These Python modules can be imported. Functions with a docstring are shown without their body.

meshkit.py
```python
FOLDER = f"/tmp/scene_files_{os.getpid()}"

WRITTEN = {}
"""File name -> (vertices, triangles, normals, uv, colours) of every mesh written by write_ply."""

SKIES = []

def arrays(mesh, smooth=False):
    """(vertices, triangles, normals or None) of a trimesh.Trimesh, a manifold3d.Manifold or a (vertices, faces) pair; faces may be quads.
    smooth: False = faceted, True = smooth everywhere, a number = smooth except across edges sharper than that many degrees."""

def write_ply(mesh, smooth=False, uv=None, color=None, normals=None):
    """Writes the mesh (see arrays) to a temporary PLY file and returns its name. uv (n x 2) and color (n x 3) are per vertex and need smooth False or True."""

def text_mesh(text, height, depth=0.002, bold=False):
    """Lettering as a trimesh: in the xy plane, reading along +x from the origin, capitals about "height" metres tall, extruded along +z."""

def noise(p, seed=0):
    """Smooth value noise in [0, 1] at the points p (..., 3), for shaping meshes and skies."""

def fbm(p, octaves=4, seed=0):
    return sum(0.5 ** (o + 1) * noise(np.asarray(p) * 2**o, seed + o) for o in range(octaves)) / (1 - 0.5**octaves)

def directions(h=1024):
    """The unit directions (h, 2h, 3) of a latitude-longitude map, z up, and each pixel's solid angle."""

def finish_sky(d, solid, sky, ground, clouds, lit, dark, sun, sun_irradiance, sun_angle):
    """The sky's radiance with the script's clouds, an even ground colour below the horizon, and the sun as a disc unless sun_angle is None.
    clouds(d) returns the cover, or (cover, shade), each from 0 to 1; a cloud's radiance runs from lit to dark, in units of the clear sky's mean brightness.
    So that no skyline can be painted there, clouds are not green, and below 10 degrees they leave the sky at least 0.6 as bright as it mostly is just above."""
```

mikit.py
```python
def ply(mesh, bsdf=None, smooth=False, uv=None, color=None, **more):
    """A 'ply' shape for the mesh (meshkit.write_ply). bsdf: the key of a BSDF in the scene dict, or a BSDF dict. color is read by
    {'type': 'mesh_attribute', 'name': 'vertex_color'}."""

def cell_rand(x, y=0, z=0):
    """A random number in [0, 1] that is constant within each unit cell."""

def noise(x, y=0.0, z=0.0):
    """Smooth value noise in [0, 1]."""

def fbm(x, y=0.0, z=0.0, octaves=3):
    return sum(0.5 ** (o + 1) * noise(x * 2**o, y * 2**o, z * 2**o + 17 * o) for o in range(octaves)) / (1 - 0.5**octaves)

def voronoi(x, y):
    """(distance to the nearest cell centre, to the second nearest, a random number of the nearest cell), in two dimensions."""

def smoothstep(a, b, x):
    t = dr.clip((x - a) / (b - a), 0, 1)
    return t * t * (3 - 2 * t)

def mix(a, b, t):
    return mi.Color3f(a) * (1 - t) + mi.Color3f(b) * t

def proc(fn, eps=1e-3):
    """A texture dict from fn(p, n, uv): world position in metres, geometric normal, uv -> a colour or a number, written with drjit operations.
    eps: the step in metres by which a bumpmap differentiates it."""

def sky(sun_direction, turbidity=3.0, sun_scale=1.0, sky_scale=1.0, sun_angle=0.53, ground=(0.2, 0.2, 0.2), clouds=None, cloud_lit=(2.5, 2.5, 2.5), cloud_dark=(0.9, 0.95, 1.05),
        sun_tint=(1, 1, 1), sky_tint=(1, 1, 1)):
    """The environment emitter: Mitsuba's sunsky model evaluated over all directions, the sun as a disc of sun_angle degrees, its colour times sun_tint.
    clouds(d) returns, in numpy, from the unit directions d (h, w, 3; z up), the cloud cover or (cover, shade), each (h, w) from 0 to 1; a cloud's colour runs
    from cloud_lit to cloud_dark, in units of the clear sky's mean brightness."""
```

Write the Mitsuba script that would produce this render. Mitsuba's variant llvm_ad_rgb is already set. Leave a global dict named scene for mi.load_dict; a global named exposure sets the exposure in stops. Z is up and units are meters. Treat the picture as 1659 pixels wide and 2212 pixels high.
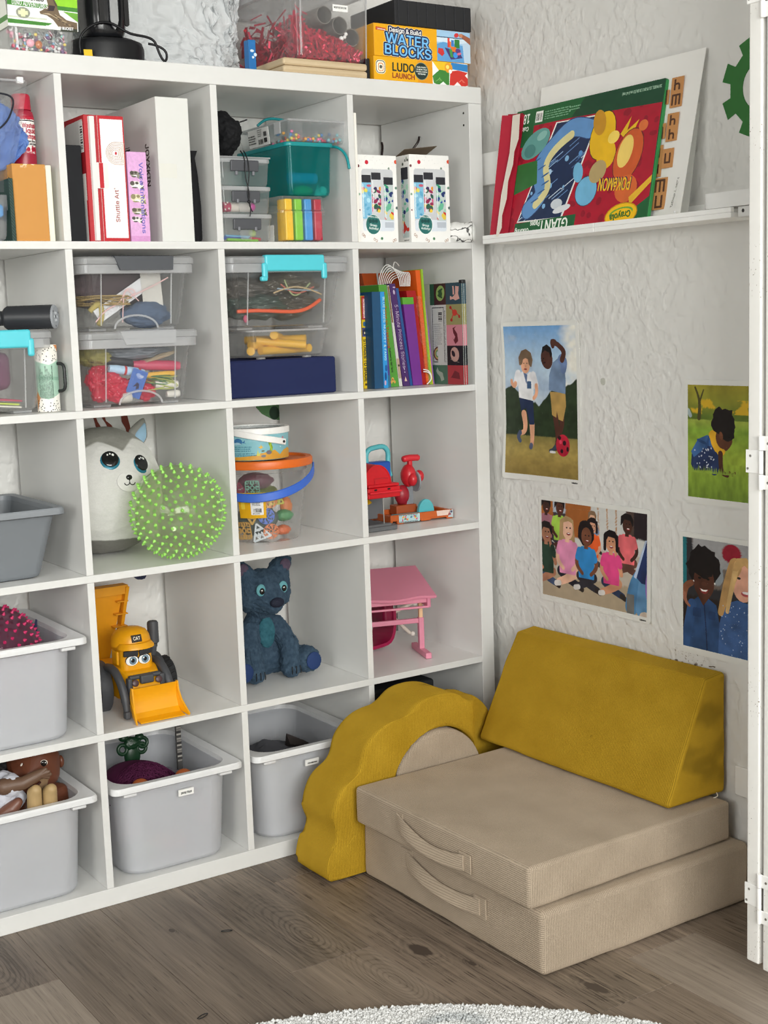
import math, random
import numpy as np, trimesh, manifold3d as m3, mitsuba as mi, drjit as dr
import shapely
from shapely.geometry import Polygon, LineString, Point, box as sbox, MultiPolygon
from shapely import affinity
import meshkit, mikit
from mikit import proc, noise, fbm, voronoi, cell_rand, smoothstep, mix

T = mi.ScalarTransform4f
rng = np.random.default_rng(7)
random.seed(7)
scene, labels = {}, {}
exposure = -0.45

# ------------------------------------------------------------------ camera
EYE = np.array([-2.1217, -2.7229, 1.2575])
FWD = np.array([0.54453212, 0.82704306, -0.13958704])
UP = np.array([0.10602204, 0.09721734, 0.98959998])
scene['camera'] = {'type': 'perspective', 'fov': 31.6614, 'fov_axis': 'x', 'near_clip': 0.05, 'far_clip': 50.0,
                   'to_world': T().look_at(origin=EYE.tolist(), target=(EYE + FWD).tolist(), up=UP.tolist())}

# ------------------------------------------------------------------ light: a daylit rear window, plus an added left window and ceiling lamp
RX0, RX1, RY0, RY1, RH = -4.3, 0.03, -4.6, 0.412, 2.55      # the room
WINDOWS = [  # (wall, centre along wall, width, sill, head, radiance)
    ('rear', -2.05, 3.0, 1.0, 2.4, (22.5, 22.5, 21.7)),
    ('left', -2.3, 1.9, 1.0, 2.4, (8.5, 8.5, 8.2)),  # added window, unseen, that brings side light onto the right wall
]
FILL_LAMP = (-1.5, -1.5, 1.0, (0.9, 0.89, 0.85))                   # x, y, size, radiance of the added, unseen ceiling panel


# ------------------------------------------------------------------ helpers
def lin(h):
    if isinstance(h, str):
        h = h.lstrip('#')
        c = np.array([int(h[i:i + 2], 16) for i in (0, 2, 4)]) / 255.0
        return np.where(c <= 0.04045, c / 12.92, ((c + 0.055) / 1.055) ** 2.4)
    return np.asarray(h, float)


def rgb(h):
    return {'type': 'rgb', 'value': [float(v) for v in lin(h)]}


def bsdf(key, d):
    scene[key] = d
    return key


def mat(color, rough=0.5, metal=0.0, spec=0.5, sheen=0.0, coat=0.0):
    """A plain material of one colour, kept under one key."""
    key = 'mat_%s_%d_%d_%d_%d_%d' % (color.lstrip('#') if isinstance(color, str) else '_'.join('%d' % (1000 * c) for c in color), rough * 100, metal * 100, spec * 100, sheen * 100, coat * 100)
    if key not in scene:
        d = {'type': 'principled', 'base_color': rgb(color), 'roughness': rough, 'metallic': metal, 'specular': spec}
        if sheen:
            d['sheen'] = sheen
        if coat:
            d['clearcoat'] = coat
            d['clearcoat_gloss'] = 0.9
        scene[key] = {'type': 'twosided', 'bsdf': d}
    return key


scene['mat_print'] = {'type': 'twosided', 'bsdf': {'type': 'principled', 'base_color': {'type': 'mesh_attribute', 'name': 'vertex_color'}, 'roughness': 0.42, 'specular': 0.35}}
scene['mat_print_matte'] = {'type': 'twosided', 'bsdf': {'type': 'principled', 'base_color': {'type': 'mesh_attribute', 'name': 'vertex_color'}, 'roughness': 0.8, 'specular': 0.2}}


def clear_plastic(key, color, cover, rough=0.5, tint=None):
    """Clear plastic of one sheet: glass-like, and hazy by the share cover."""
    scene[key] = {'type': 'blendbsdf', 'weight': cover,
                  'a': {'type': 'thindielectric', 'int_ior': 1.35, **({'specular_transmittance': rgb(tint)} if tint else {})},
                  'b': {'type': 'principledthin', 'base_color': rgb(color), 'roughness': rough, 'spec_trans': 0.0, 'diff_trans': 0.9, 'eta': 1.3}}
    return key


def uniq(key):
    if key not in labels and key not in scene:
        return key
    i = 1
    while '%s_%03d' % (key, i) in labels or '%s_%03d' % (key, i) in scene:
        i += 1
    return '%s_%03d' % (key, i)


def thing(name, label, cat, group=None, kind=None):
    key = uniq(name)
    labels[key] = {'label': label, 'category': cat}
    if group:
        labels[key]['group'] = group
    if kind:
        labels[key]['kind'] = kind
    return key


def put(key, mesh, material, smooth=35, **more):
    scene[key] = mikit.ply(mesh, material, smooth=smooth, **more)
    return key


def whole(name, label, cat, mesh, material, smooth=35, group=None, kind=None, **more):
    key = thing(name, label, cat, group, kind)
    return put(key, mesh, material, smooth, **more)


def part(parent, name, mesh, material, smooth=35, label=None, kind=None, **more):
    key = uniq(parent + '__' + name)
    put(key, mesh, material, smooth, **more)
    if label or kind:
        labels[key] = {}
        if label:
            labels[key]['label'] = label
        if kind:
            labels[key]['kind'] = kind
    return key


def struct(name, mesh, material, smooth=False, label=None):
    labels[name] = {'kind': 'structure'}
    if label:
        labels[name]['label'] = label
    return put(name, mesh, material, smooth)


def cat(*ms):
    ms = [m for x in ms for m in (x if isinstance(x, (list, tuple)) else [x])]
    return trimesh.util.concatenate(ms)


def box(x0, x1, y0, y1, z0, z1):
    m = trimesh.creation.box(extents=(x1 - x0, y1 - y0, z1 - z0))
    m.apply_translation(((x0 + x1) / 2, (y0 + y1) / 2, (z0 + z1) / 2))
    return m


def tm(man):
    m = man.to_mesh()
    return trimesh.Trimesh(m.vert_properties[:, :3], m.tri_verts, process=False)


def man(mesh):
    mesh = mesh.copy()
    mesh.merge_vertices()
    return m3.Manifold(m3.Mesh(np.asarray(mesh.vertices, np.float32), np.asarray(mesh.faces, np.uint32)))


def hull(pts):
    return trimesh.convex.convex_hull(np.asarray(pts, float))


def rbox(x0, x1, y0, y1, z0, z1, r=0.004, n=8):
    """A box with rounded edges."""
    r = min(r, (x1 - x0) / 2.01, (y1 - y0) / 2.01, (z1 - z0) / 2.01)
    s = trimesh.creation.icosphere(subdivisions=1 if n <= 8 else 2).vertices * r
    return hull(np.vstack([s + [x, y, z] for x in (x0 + r, x1 - r) for y in (y0 + r, y1 - r) for z in (z0 + r, z1 - r)]))


def cbox(x0, x1, y0, y1, z0, z1, c=0.001):
    """A box with chamfered edges: 24 corners."""
    pts = []
    for x in ((x0, 1), (x1, -1)):
        for y in ((y0, 1), (y1, -1)):
            for z in ((z0, 1), (z1, -1)):
                pts += [(x[0] + x[1] * c, y[0] + y[1] * c, z[0]), (x[0] + x[1] * c, y[0], z[0] + z[1] * c), (x[0], y[0] + y[1] * c, z[0] + z[1] * c)]
    return hull(pts)


def hex8(p):
    """The hull of given corners."""
    return hull(p)


def xf(mesh, m):
    mesh = mesh.copy()
    mesh.apply_transform(m)
    return mesh


def rotm(axis, deg, at=(0, 0, 0)):
    return trimesh.transformations.rotation_matrix(math.radians(deg), axis, at)


def move(mesh, x=0, y=0, z=0):
    mesh = mesh.copy()
    mesh.apply_translation((x, y, z))
    return mesh


def frame(o, u, v):
    """The matrix that lays the xy plane on the plane through o with right u and up v."""
    u, v = np.asarray(u, float), np.asarray(v, float)
    u = u / np.linalg.norm(u)
    v = v - u * (u @ v)
    v = v / np.linalg.norm(v)
    m = np.eye(4)
    m[:3, 0], m[:3, 1], m[:3, 2], m[:3, 3] = u, v, np.cross(u, v), o
    return m


def front(x, y, z):           # seen from the room, right = +x, up = +z
    return frame((x, y, z), (1, 0, 0), (0, 0, 1))


def side(x, y, z):            # a face that looks to -x, right = towards the room
    return frame((x, y, z), (0, -1, 0), (0, 0, 1))


def tube(pts, r, sides=8, caps=True):
    pts = np.asarray(pts, float)
    n = len(pts)
    r = np.broadcast_to(r, (n,))
    t = np.gradient(pts, axis=0)
    t /= np.linalg.norm(t, axis=1, keepdims=True) + 1e-12
    a = np.cross(t[0], [0, 0, 1.0] if abs(t[0, 2]) < 0.9 else [1.0, 0, 0])
    A = []
    for k in range(n):
        a = a - t[k] * (a @ t[k])
        a = a / (np.linalg.norm(a) + 1e-12)
        A.append(a)
    A = np.array(A)
    B = np.cross(t, A)
    ang = np.arange(sides) * 2 * np.pi / sides
    v = (pts[:, None] + r[:, None, None] * (np.cos(ang)[None, :, None] * A[:, None] + np.sin(ang)[None, :, None] * B[:, None])).reshape(-1, 3)
    f = []
    for i in range(n - 1):
        for j in range(sides):
            k = (j + 1) % sides
            f += [[i * sides + j, i * sides + k, (i + 1) * sides + k], [i * sides + j, (i + 1) * sides + k, (i + 1) * sides + j]]
    if caps:
        v = np.vstack([v, pts[0], pts[-1]])
        for j in range(sides):
            k = (j + 1) % sides
            f += [[n * sides, k, j], [n * sides + 1, (n - 1) * sides + j, (n - 1) * sides + k]]
    return trimesh.Trimesh(v, f, process=False)


def spline(pts, n=24, closed=False):
    from scipy.interpolate import CubicSpline
    pts = np.asarray(pts, float)
    if closed:
        pts = np.vstack([pts, pts[:1]])
    d = np.r_[0, np.cumsum(np.linalg.norm(np.diff(pts, axis=0), axis=1))]
    cs = CubicSpline(d, pts, bc_type='periodic' if closed else 'natural')
    t = np.linspace(0, d[-1], n + 1 if closed else n)
    return cs(t[:-1] if closed else t)


def lathe(profile, n=28):
    """profile of (r, z), turned about z."""
    p = np.asarray(profile, float)
    ang = np.arange(n) * 2 * np.pi / n
    v = np.stack([p[:, None, 0] * np.cos(ang), p[:, None, 0] * np.sin(ang), np.broadcast_to(p[:, None, 1], (len(p), n))], -1).reshape(-1, 3)
    f = []
    for i in range(len(p) - 1):
        for j in range(n):
            k = (j + 1) % n
            f += [[i * n + j, i * n + k, (i + 1) * n + k], [i * n + j, (i + 1) * n + k, (i + 1) * n + j]]
    m = trimesh.Trimesh(v, f, process=True)
    m.update_faces(m.nondegenerate_faces())
    return m


def rrect(w, d, r, n=5):
    """The corners of a rounded rectangle about the origin, anticlockwise."""
    out = []
    for cx, cy, a0 in ((w / 2 - r, d / 2 - r, 0), (-w / 2 + r, d / 2 - r, 90), (-w / 2 + r, -d / 2 + r, 180), (w / 2 - r, -d / 2 + r, 270)):
        for k in range(n + 1):
            a = math.radians(a0 + 90 * k / n)
            out.append((cx + r * math.cos(a), cy + r * math.sin(a)))
    return np.array(out)


def loft(rings, cap0=False, cap1=False):
    """Rings of the same number of points, joined."""
    rings = [np.asarray(r, float) for r in rings]
    n = len(rings[0])
    v = np.vstack(rings)
    f = []
    for i in range(len(rings) - 1):
        for j in range(n):
            k = (j + 1) % n
            f += [[i * n + j, i * n + k, (i + 1) * n + k], [i * n + j, (i + 1) * n + k, (i + 1) * n + j]]
    extra = []
    for cap, i, flip in ((cap0, 0, True), (cap1, len(rings) - 1, False)):
        if cap:
            c = len(v) + len(extra)
            extra.append(rings[i].mean(0))
            for j in range(n):
                k = (j + 1) % n
                t = [i * n + j, i * n + k, c]
                f.append(t[::-1] if flip else t)
    if extra:
        v = np.vstack([v, extra])
    return trimesh.Trimesh(v, f, process=False)


def bin_shell(w0, d0, w1, d1, h, r, wall=0.003, sheet=False):
    """A tapered open bin, its bottom centred on the origin: bottom w0 x d0, top w1 x d1. sheet: one surface, for thin glass."""
    def ring(w, d, z, rr):
        p = rrect(w, d, min(rr, w / 2.01, d / 2.01))
        return np.c_[p, np.full(len(p), z)]
    k = 0.012 if h > 0.06 else h * 0.15
    outer = [ring(w0 - 2 * k * 0.7, d0 - 2 * k * 0.7, 0, r), ring(w0 - k * 0.35, d0 - k * 0.35, k * 0.35, r), ring(w0, d0, k, r)]
    outer += [ring(w0 + (w1 - w0) * t, d0 + (d1 - d0) * t, k + (h - k) * t, r) for t in (0.33, 0.66, 1)]
    if sheet:
        return loft(outer, cap0=True)
    inner = [ring(w0 + (w1 - w0) * t - 2 * wall, d0 + (d1 - d0) * t - 2 * wall, k + (h - k) * t, r - wall * 0.5) for t in (1, 0.66, 0.33, 0)]
    inner += [ring(w0 - 2 * k * 0.7 - 2 * wall, d0 - 2 * k * 0.7 - 2 * wall, wall, r - wall)]
    return loft(outer + inner, cap0=True, cap1=True)


def ring_slab(outer, inner, z0, z1, bevel=0.0015):
    """A flat frame between two rings of points (same number), from z0 to z1: rims and lids."""
    o, i = np.asarray(outer, float), np.asarray(inner, float)
    def at(p, z):
        return np.c_[p, np.full(len(p), z)]
    oc = o.mean(0)
    ob = oc + (o - oc) * (1 - bevel / max(np.abs(o - oc).max(), 1e-6))
    return loft([at(i, z0), at(ob, z0), at(o, z0 + bevel), at(o, z1 - bevel), at(ob, z1), at(i, z1), at(i, z0)])


def extrude(poly, h):
    """A shapely polygon raised along z."""
    gs = [g for g in getattr(poly, 'geoms', [poly]) if g.area > 1e-12]
    return cat([trimesh.creation.extrude_polygon(g, h, engine='earcut') for g in gs])


def blob(center, radii, sub=3, amp=0.0, freq=10.0, seed=0, rot=None):
    m = trimesh.creation.icosphere(subdivisions=sub)
    v = m.vertices.copy()
    if amp:
        v = v * (1 + amp * (meshkit.fbm(v * freq + 31 + seed * 7.1, 3, seed) - 0.5)[:, None] * 2)
    v = v * np.asarray(radii)
    if rot is not None:
        v = v @ np.asarray(rot)[:3, :3].T
    m.vertices = v + np.asarray(center)
    return m


def bones(joints, links, refine=0.008, smooth=8):
    """One continuous figure: the hull of two spheres for each bone, joined, refined, smoothed. joints: {name: (xyz, radius)}."""
    parts = []
    for a, b in links:
        pts = []
        for p, r in (joints[a], joints[b]):
            pts.append(trimesh.creation.icosphere(subdivisions=2).vertices * r + np.asarray(p, float))
        parts.append(man(hull(np.vstack(pts))))
    m = m3.Manifold.batch_boolean(parts, m3.OpType.Add).refine_to_length(refine)
    m = tm(m)
    trimesh.smoothing.filter_taubin(m, iterations=smooth)
    return m


TXT = {}


def text(s, height, bold=False, depth=0.0004, center=False, width=None):
    k = (s, height, bold, depth)
    if k not in TXT:
        TXT[k] = meshkit.text_mesh(s, height, depth, bold)
    m = TXT[k].copy()
    if width:
        w = m.bounds[1, 0] - m.bounds[0, 0]
        m.apply_scale((width / w, 1, 1))
    if center:
        m.apply_translation((-(m.bounds[0, 0] + m.bounds[1, 0]) / 2, 0, 0))
    return m


def letter(parent, s, height, fr, color, at=(0, 0), rot=0, bold=False, center=False, lift=0.0003, width=None, name='lettering', rough=0.5):
    m = text(s, height, bold, center=center, width=width)
    m.apply_transform(rotm((0, 0, 1), rot))
    m.apply_translation((at[0], at[1], lift))
    m.apply_transform(fr)
    return part(parent, name, m, mat(color, rough), False)


def flat_print(layers, fr, lift=0.0002, edge=None, fn=None):
    """Flat print: polygons painted one over the other, each its own colour, cut so that none overlaps. Returns (mesh, colours)."""
    cover, todo = None, []
    for poly, color in reversed(layers):
        poly = poly.buffer(0)
        vis = poly if cover is None else poly.difference(cover)
        cover = poly if cover is None else cover.union(poly)
        todo.append((vis, color))
    V, F, C, n = [], [], [], 0
    for vis, color in reversed(todo):
        for g in getattr(vis, 'geoms', [vis]):
            if g.geom_type != 'Polygon' or g.area < 2e-8:
                continue
            try:
                v, f = trimesh.creation.triangulate_polygon(g, engine='earcut')
            except Exception:
                continue
            v, f = np.asarray(v, float), np.asarray(f)
            if edge:
                v3, f = trimesh.remesh.subdivide_to_size(np.c_[v, np.zeros(len(v))], f, edge)
                v = v3[:, :2]
            c = np.tile(lin(color), (len(v), 1))
            if fn is not None:
                c = fn(v, c)
            V.append(v)
            F.append(f + n)
            C.append(c)
            n += len(v)
    v = np.vstack(V)
    raw, f = v, np.vstack(F)
    e = raw[f]
    ar = np.abs(np.cross(e[:, 1] - e[:, 0], e[:, 2] - e[:, 0]))
    lng = np.max(np.linalg.norm(e - np.roll(e, 1, axis=1), axis=2), axis=1)
    f = f[ar > 1.5e-6 * lng]
    v = np.c_[v, np.full(len(v), lift)] @ fr[:3, :3].T + fr[:3, 3]
    m = trimesh.Trimesh(v, f, process=False)
    want = fr[:3, 2]
    flip = m.face_normals @ want < 0
    f[flip] = f[flip][:, ::-1]
    return trimesh.Trimesh(v, f, process=False), np.clip(np.vstack(C), 0, 1)


def printed(parent, name, layers, fr, lift=0.0002, edge=None, fn=None, matte=False, label=None):
    m, c = flat_print(layers, fr, lift, edge, fn)
    return part(parent, name, m, 'mat_print_matte' if matte else 'mat_print', False, label=label, color=c)


def ell(x, y, a, b, rot=0, n=20):
    e = affinity.scale(Point(0, 0).buffer(1, n // 4), a, b)
    return affinity.translate(affinity.rotate(e, rot, origin=(0, 0)), x, y)


def rect(x0, y0, x1, y1, r=0):
    if r:
        return sbox(x0 + r, y0 + r, x1 - r, y1 - r).buffer(r, 4)
    return sbox(x0, y0, x1, y1)


def stroke(pts, w, cap=1):
    return LineString(pts).buffer(w / 2, 4, cap_style=cap)


def mottled(amount, scale, seed=0):
    def fn(v, c):
        k = meshkit.fbm(np.c_[v * scale, np.zeros(len(v))] + 50, 3, seed) - 0.5
        return c * (1 + amount * 2 * k)[:, None]
    return fn


def textlines(x0, x1, y0, y1, n, color, seed=0, h=0.45):
    """Rows of tiny print that the photograph cannot resolve."""
    r = random.Random(seed)
    out, dy = [], (y1 - y0) / n
    for i in range(n):
        y, x = y1 - (i + 0.5) * dy, x0
        end = x1 - (x1 - x0) * 0.25 * r.random()
        while x < end:
            w = min((0.03 + 0.12 * r.random()) * (x1 - x0), end - x)
            out.append((rect(x, y - dy * h / 2, x + w, y + dy * h / 2), color))
            x += w + 0.025 * (x1 - x0)
    return out


def barcode(x0, x1, y0, y1, n, color='202020', seed=1, vertical=True):
    r = random.Random(seed)
    out, t = [], 0.0
    while t < 1:
        w = r.choice((0.4, 0.7, 1.2)) / n
        if vertical:
            out.append((rect(x0 + (x1 - x0) * t, y0, x0 + (x1 - x0) * min(t + w, 1), y1), color))
        else:
            out.append((rect(x0, y0 + (y1 - y0) * t, x1, y0 + (y1 - y0) * min(t + w, 1)), color))
        t += w + r.choice((0.4, 0.6, 1.0)) / n
    return out

# ------------------------------------------------------------------ the room
def knockdown(p, n, uv):
    a = fbm(p.x * 62 + p.y * 3, p.y * 62, p.z * 40, 3)
    return smoothstep(0.42, 0.62, a) + 0.25 * noise(p.x * 240, p.y * 240, p.z * 240)


def wall_colour(p, n, uv):
    # faint greying, and the row of scuffs above the back cushion on the right wall
    c = mix((0.71, 0.705, 0.68), (0.665, 0.66, 0.635), fbm(p.x * 3, p.y * 3, p.z * 3, 3))
    line = 0.452 - (p.y + 0.3) * 0.095
    s = dr.abs(p.z - line + 0.012 * (noise(p.y * 26, p.z * 5) - 0.5)) < 0.0022 * smoothstep(0.40, 0.75, noise(p.y * 190, p.z * 160 + 4))
    where = (p.y < -0.42) & (p.y > -0.74) & (p.x > -0.1)
    c = dr.select(s & where, mi.Color3f(0.16, 0.13, 0.11), c)
    d2 = (p.y + 0.66) ** 2 + 4 * (p.z - 0.505) ** 2
    return dr.select((d2 < 0.0025) & (noise(p.y * 420, p.z * 420) > 0.84) & (p.x > -0.1), mi.Color3f(0.3, 0.26, 0.22), c)


bsdf('mat_wall', {'type': 'twosided', 'bsdf': {'type': 'bumpmap', 'arbitrary': proc(knockdown, 0.0015), 'scale': 0.0014, 'bsdf': {
    'type': 'principled', 'base_color': proc(wall_colour), 'roughness': 0.36, 'specular': 0.4}}})
bsdf('mat_ceiling', {'type': 'twosided', 'bsdf': {'type': 'diffuse', 'reflectance': rgb((0.32, 0.315, 0.305))}})

# right wall: up to the closet opening; the closet behind the folded door
CL0, CL1 = -2.55, -1.045
struct('wall_right', cat(box(RX1, RX1 + 0.1, CL1, RY1 + 0.1, 0, RH), box(RX1, RX1 + 0.1, RY0 - 0.1, CL0, 0, RH), box(RX1, RX1 + 0.1, CL0, CL1, 2.08, RH)), 'mat_wall')
struct('wall_closet', cat(box(RX1 + 0.75, RX1 + 0.8, CL0 - 0.1, CL1 + 0.1, 0, RH), box(RX1 + 0.1, RX1 + 0.75, CL1, CL1 + 0.05, 0, RH), box(RX1 + 0.1, RX1 + 0.75, CL0 - 0.05, CL0, 0, RH)), 'mat_wall')
struct('wall_back', box(RX0, RX1, RY1, RY1 + 0.1, 0, RH), 'mat_wall')


def holed(along0, along1, c, w, z0, z1, f):
    return [f(along0, c - w / 2, 0, RH), f(c + w / 2, along1, 0, RH), f(c - w / 2, c + w / 2, 0, z0), f(c - w / 2, c + w / 2, z1, RH)]


(_, wc, ww, wz0, wz1, wrad), (_, lc, lw, lz0, lz1, lrad) = WINDOWS
ROOM = mat((0.14, 0.135, 0.13), 0.7)
struct('wall_rear', cat(holed(RX0, RX1, wc, ww, wz0, wz1, lambda a, b, z0, z1: box(a, b, RY0 - 0.1, RY0, z0, z1))), ROOM)
struct('wall_left', cat(holed(RY0 - 0.1, RY1 + 0.1, lc, lw, lz0, lz1, lambda a, b, z0, z1: box(RX0 - 0.1, RX0, a, b, z0, z1))), ROOM)
struct('ceiling', box(RX0 - 0.1, RX1 + 0.8, RY0 - 0.1, RY1 + 0.1, RH, RH + 0.1), 'mat_ceiling')

WHITE_TRIM = mat((0.80, 0.80, 0.78), 0.35)
for i, (c, w, z0, z1, rad, fr) in enumerate(((wc, ww, wz0, wz1, wrad, lambda a, b, z0, z1, d0, d1: box(a, b, RY0 - d1, RY0 - d0, z0, z1)),
                                             (lc, lw, lz0, lz1, lrad, lambda a, b, z0, z1, d0, d1: box(RX0 - d1, RX0 - d0, a, b, z0, z1)))):
    k = 'window_%d' % (i + 1)  # the second is the added left window
    g, a, b = 0.05, c - w / 2, c + w / 2
    struct(k, cat(fr(a, b, z0, z0 + g, .02, .08), fr(a, b, z1 - g, z1, .02, .08), fr(a, a + g, z0 + g, z1 - g, .02, .08), fr(b - g, b, z0 + g, z1 - g, .02, .08), fr(c - g / 2, c + g / 2, z0 + g, z1 - g, .02, .08)), WHITE_TRIM)
    for x0, x1 in ((a + g, c - g / 2), (c + g / 2, b - g)):
        if i == 0:
            v = np.array([(x0, RY0 - .05, z0 + g), (x1, RY0 - .05, z0 + g), (x1, RY0 - .05, z1 - g), (x0, RY0 - .05, z1 - g)])
            f = np.array([[0, 2, 1], [0, 3, 2]])
        else:
            v = np.array([(RX0 - .05, x0, z0 + g), (RX0 - .05, x1, z0 + g), (RX0 - .05, x1, z1 - g), (RX0 - .05, x0, z1 - g)])
            f = np.array([[0, 1, 2], [0, 2, 3]])
        part(k, 'pane', trimesh.Trimesh(v, f, process=False), mat((0.8, 0.8, 0.8), 0.5), False, emitter={'type': 'area', 'radiance': {'type': 'rgb', 'value': list(rad)}})

lx, ly, ls, lrad2 = FILL_LAMP
t = thing('ceiling_lamp', 'added fill lamp, a flat square panel on the unseen ceiling', 'lamp')  # no known fixture: added overhead for weak fill light
part(t, 'housing', box(lx - ls / 2 - .03, lx + ls / 2 + .03, ly - ls / 2 - .03, ly + ls / 2 + .03, RH - .05, RH - .002), WHITE_TRIM, False)
v = np.array([(lx - ls / 2, ly - ls / 2, RH - .052), (lx + ls / 2, ly - ls / 2, RH - .052), (lx + ls / 2, ly + ls / 2, RH - .052), (lx - ls / 2, ly + ls / 2, RH - .052)])
part(t, 'diffuser', trimesh.Trimesh(v, [[0, 2, 1], [0, 3, 2]], process=False), mat((0.8, 0.8, 0.8), 0.5), False, emitter={'type': 'area', 'radiance': {'type': 'rgb', 'value': list(lrad2)}})

# floor: a slab and planks that run to the shelf
def wood(key, base, dark, off, rings=0.0, cx=0.0, cy=0.0, knots=()):
    def fn(p, n, uv):
        x, y = p.x + off, p.y + off * 3.7
        wob = fbm(x * 9, y * 2.2, off, 3)
        g = fbm(x * 210, y * 7, off, 3)
        fine = noise(x * 900, y * 16, off)
        band = fbm(x * 26 + wob * 3, y * 1.1, off + 5, 3)
        t = 0.75 * g + 0.3 * fine + 0.75 * band - 0.42 + 0.4 * smoothstep(0.66, 0.86, noise(x * 620, y * 24, off + 2))
        if rings:
            rx, ry = (p.x - cx) * 1.0, (p.y - cy) * 0.34
            rr = dr.sqrt(rx * rx + ry * ry) + 0.045 * (fbm(p.x * 11, p.y * 5, 3 + off, 3) - 0.5)
            w = smoothstep(0.55, 0.98, 0.5 + 0.5 * dr.sin(rr * 900)) * (0.5 + noise(p.x * 200, p.y * 30, off))
            fade = 1 - smoothstep(0.03, 0.11, rr)
            t = t + rings * (w - 0.25) * fade
        for kx, ky, kr in knots:
            ex, ey = (p.x - kx) / kr, (p.y - ky) / (kr * 2.1)
            d = dr.sqrt(ex * ex + ey * ey) + 0.6 * (fbm(p.x * 60, p.y * 40, 9, 3) - 0.5)
            t = t + 1.5 * (1 - smoothstep(0.25, 0.62, d)) + 0.22 * (0.5 + 0.5 * dr.sin(d * 15)) * (1 - smoothstep(0.6, 2.3, d))
        return mix(base, dark, dr.clip(t, 0, 1))
    return bsdf(key, {'type': 'twosided', 'bsdf': {'type': 'principled', 'base_color': proc(fn), 'roughness': 0.42, 'specular': 0.35}})


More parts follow.
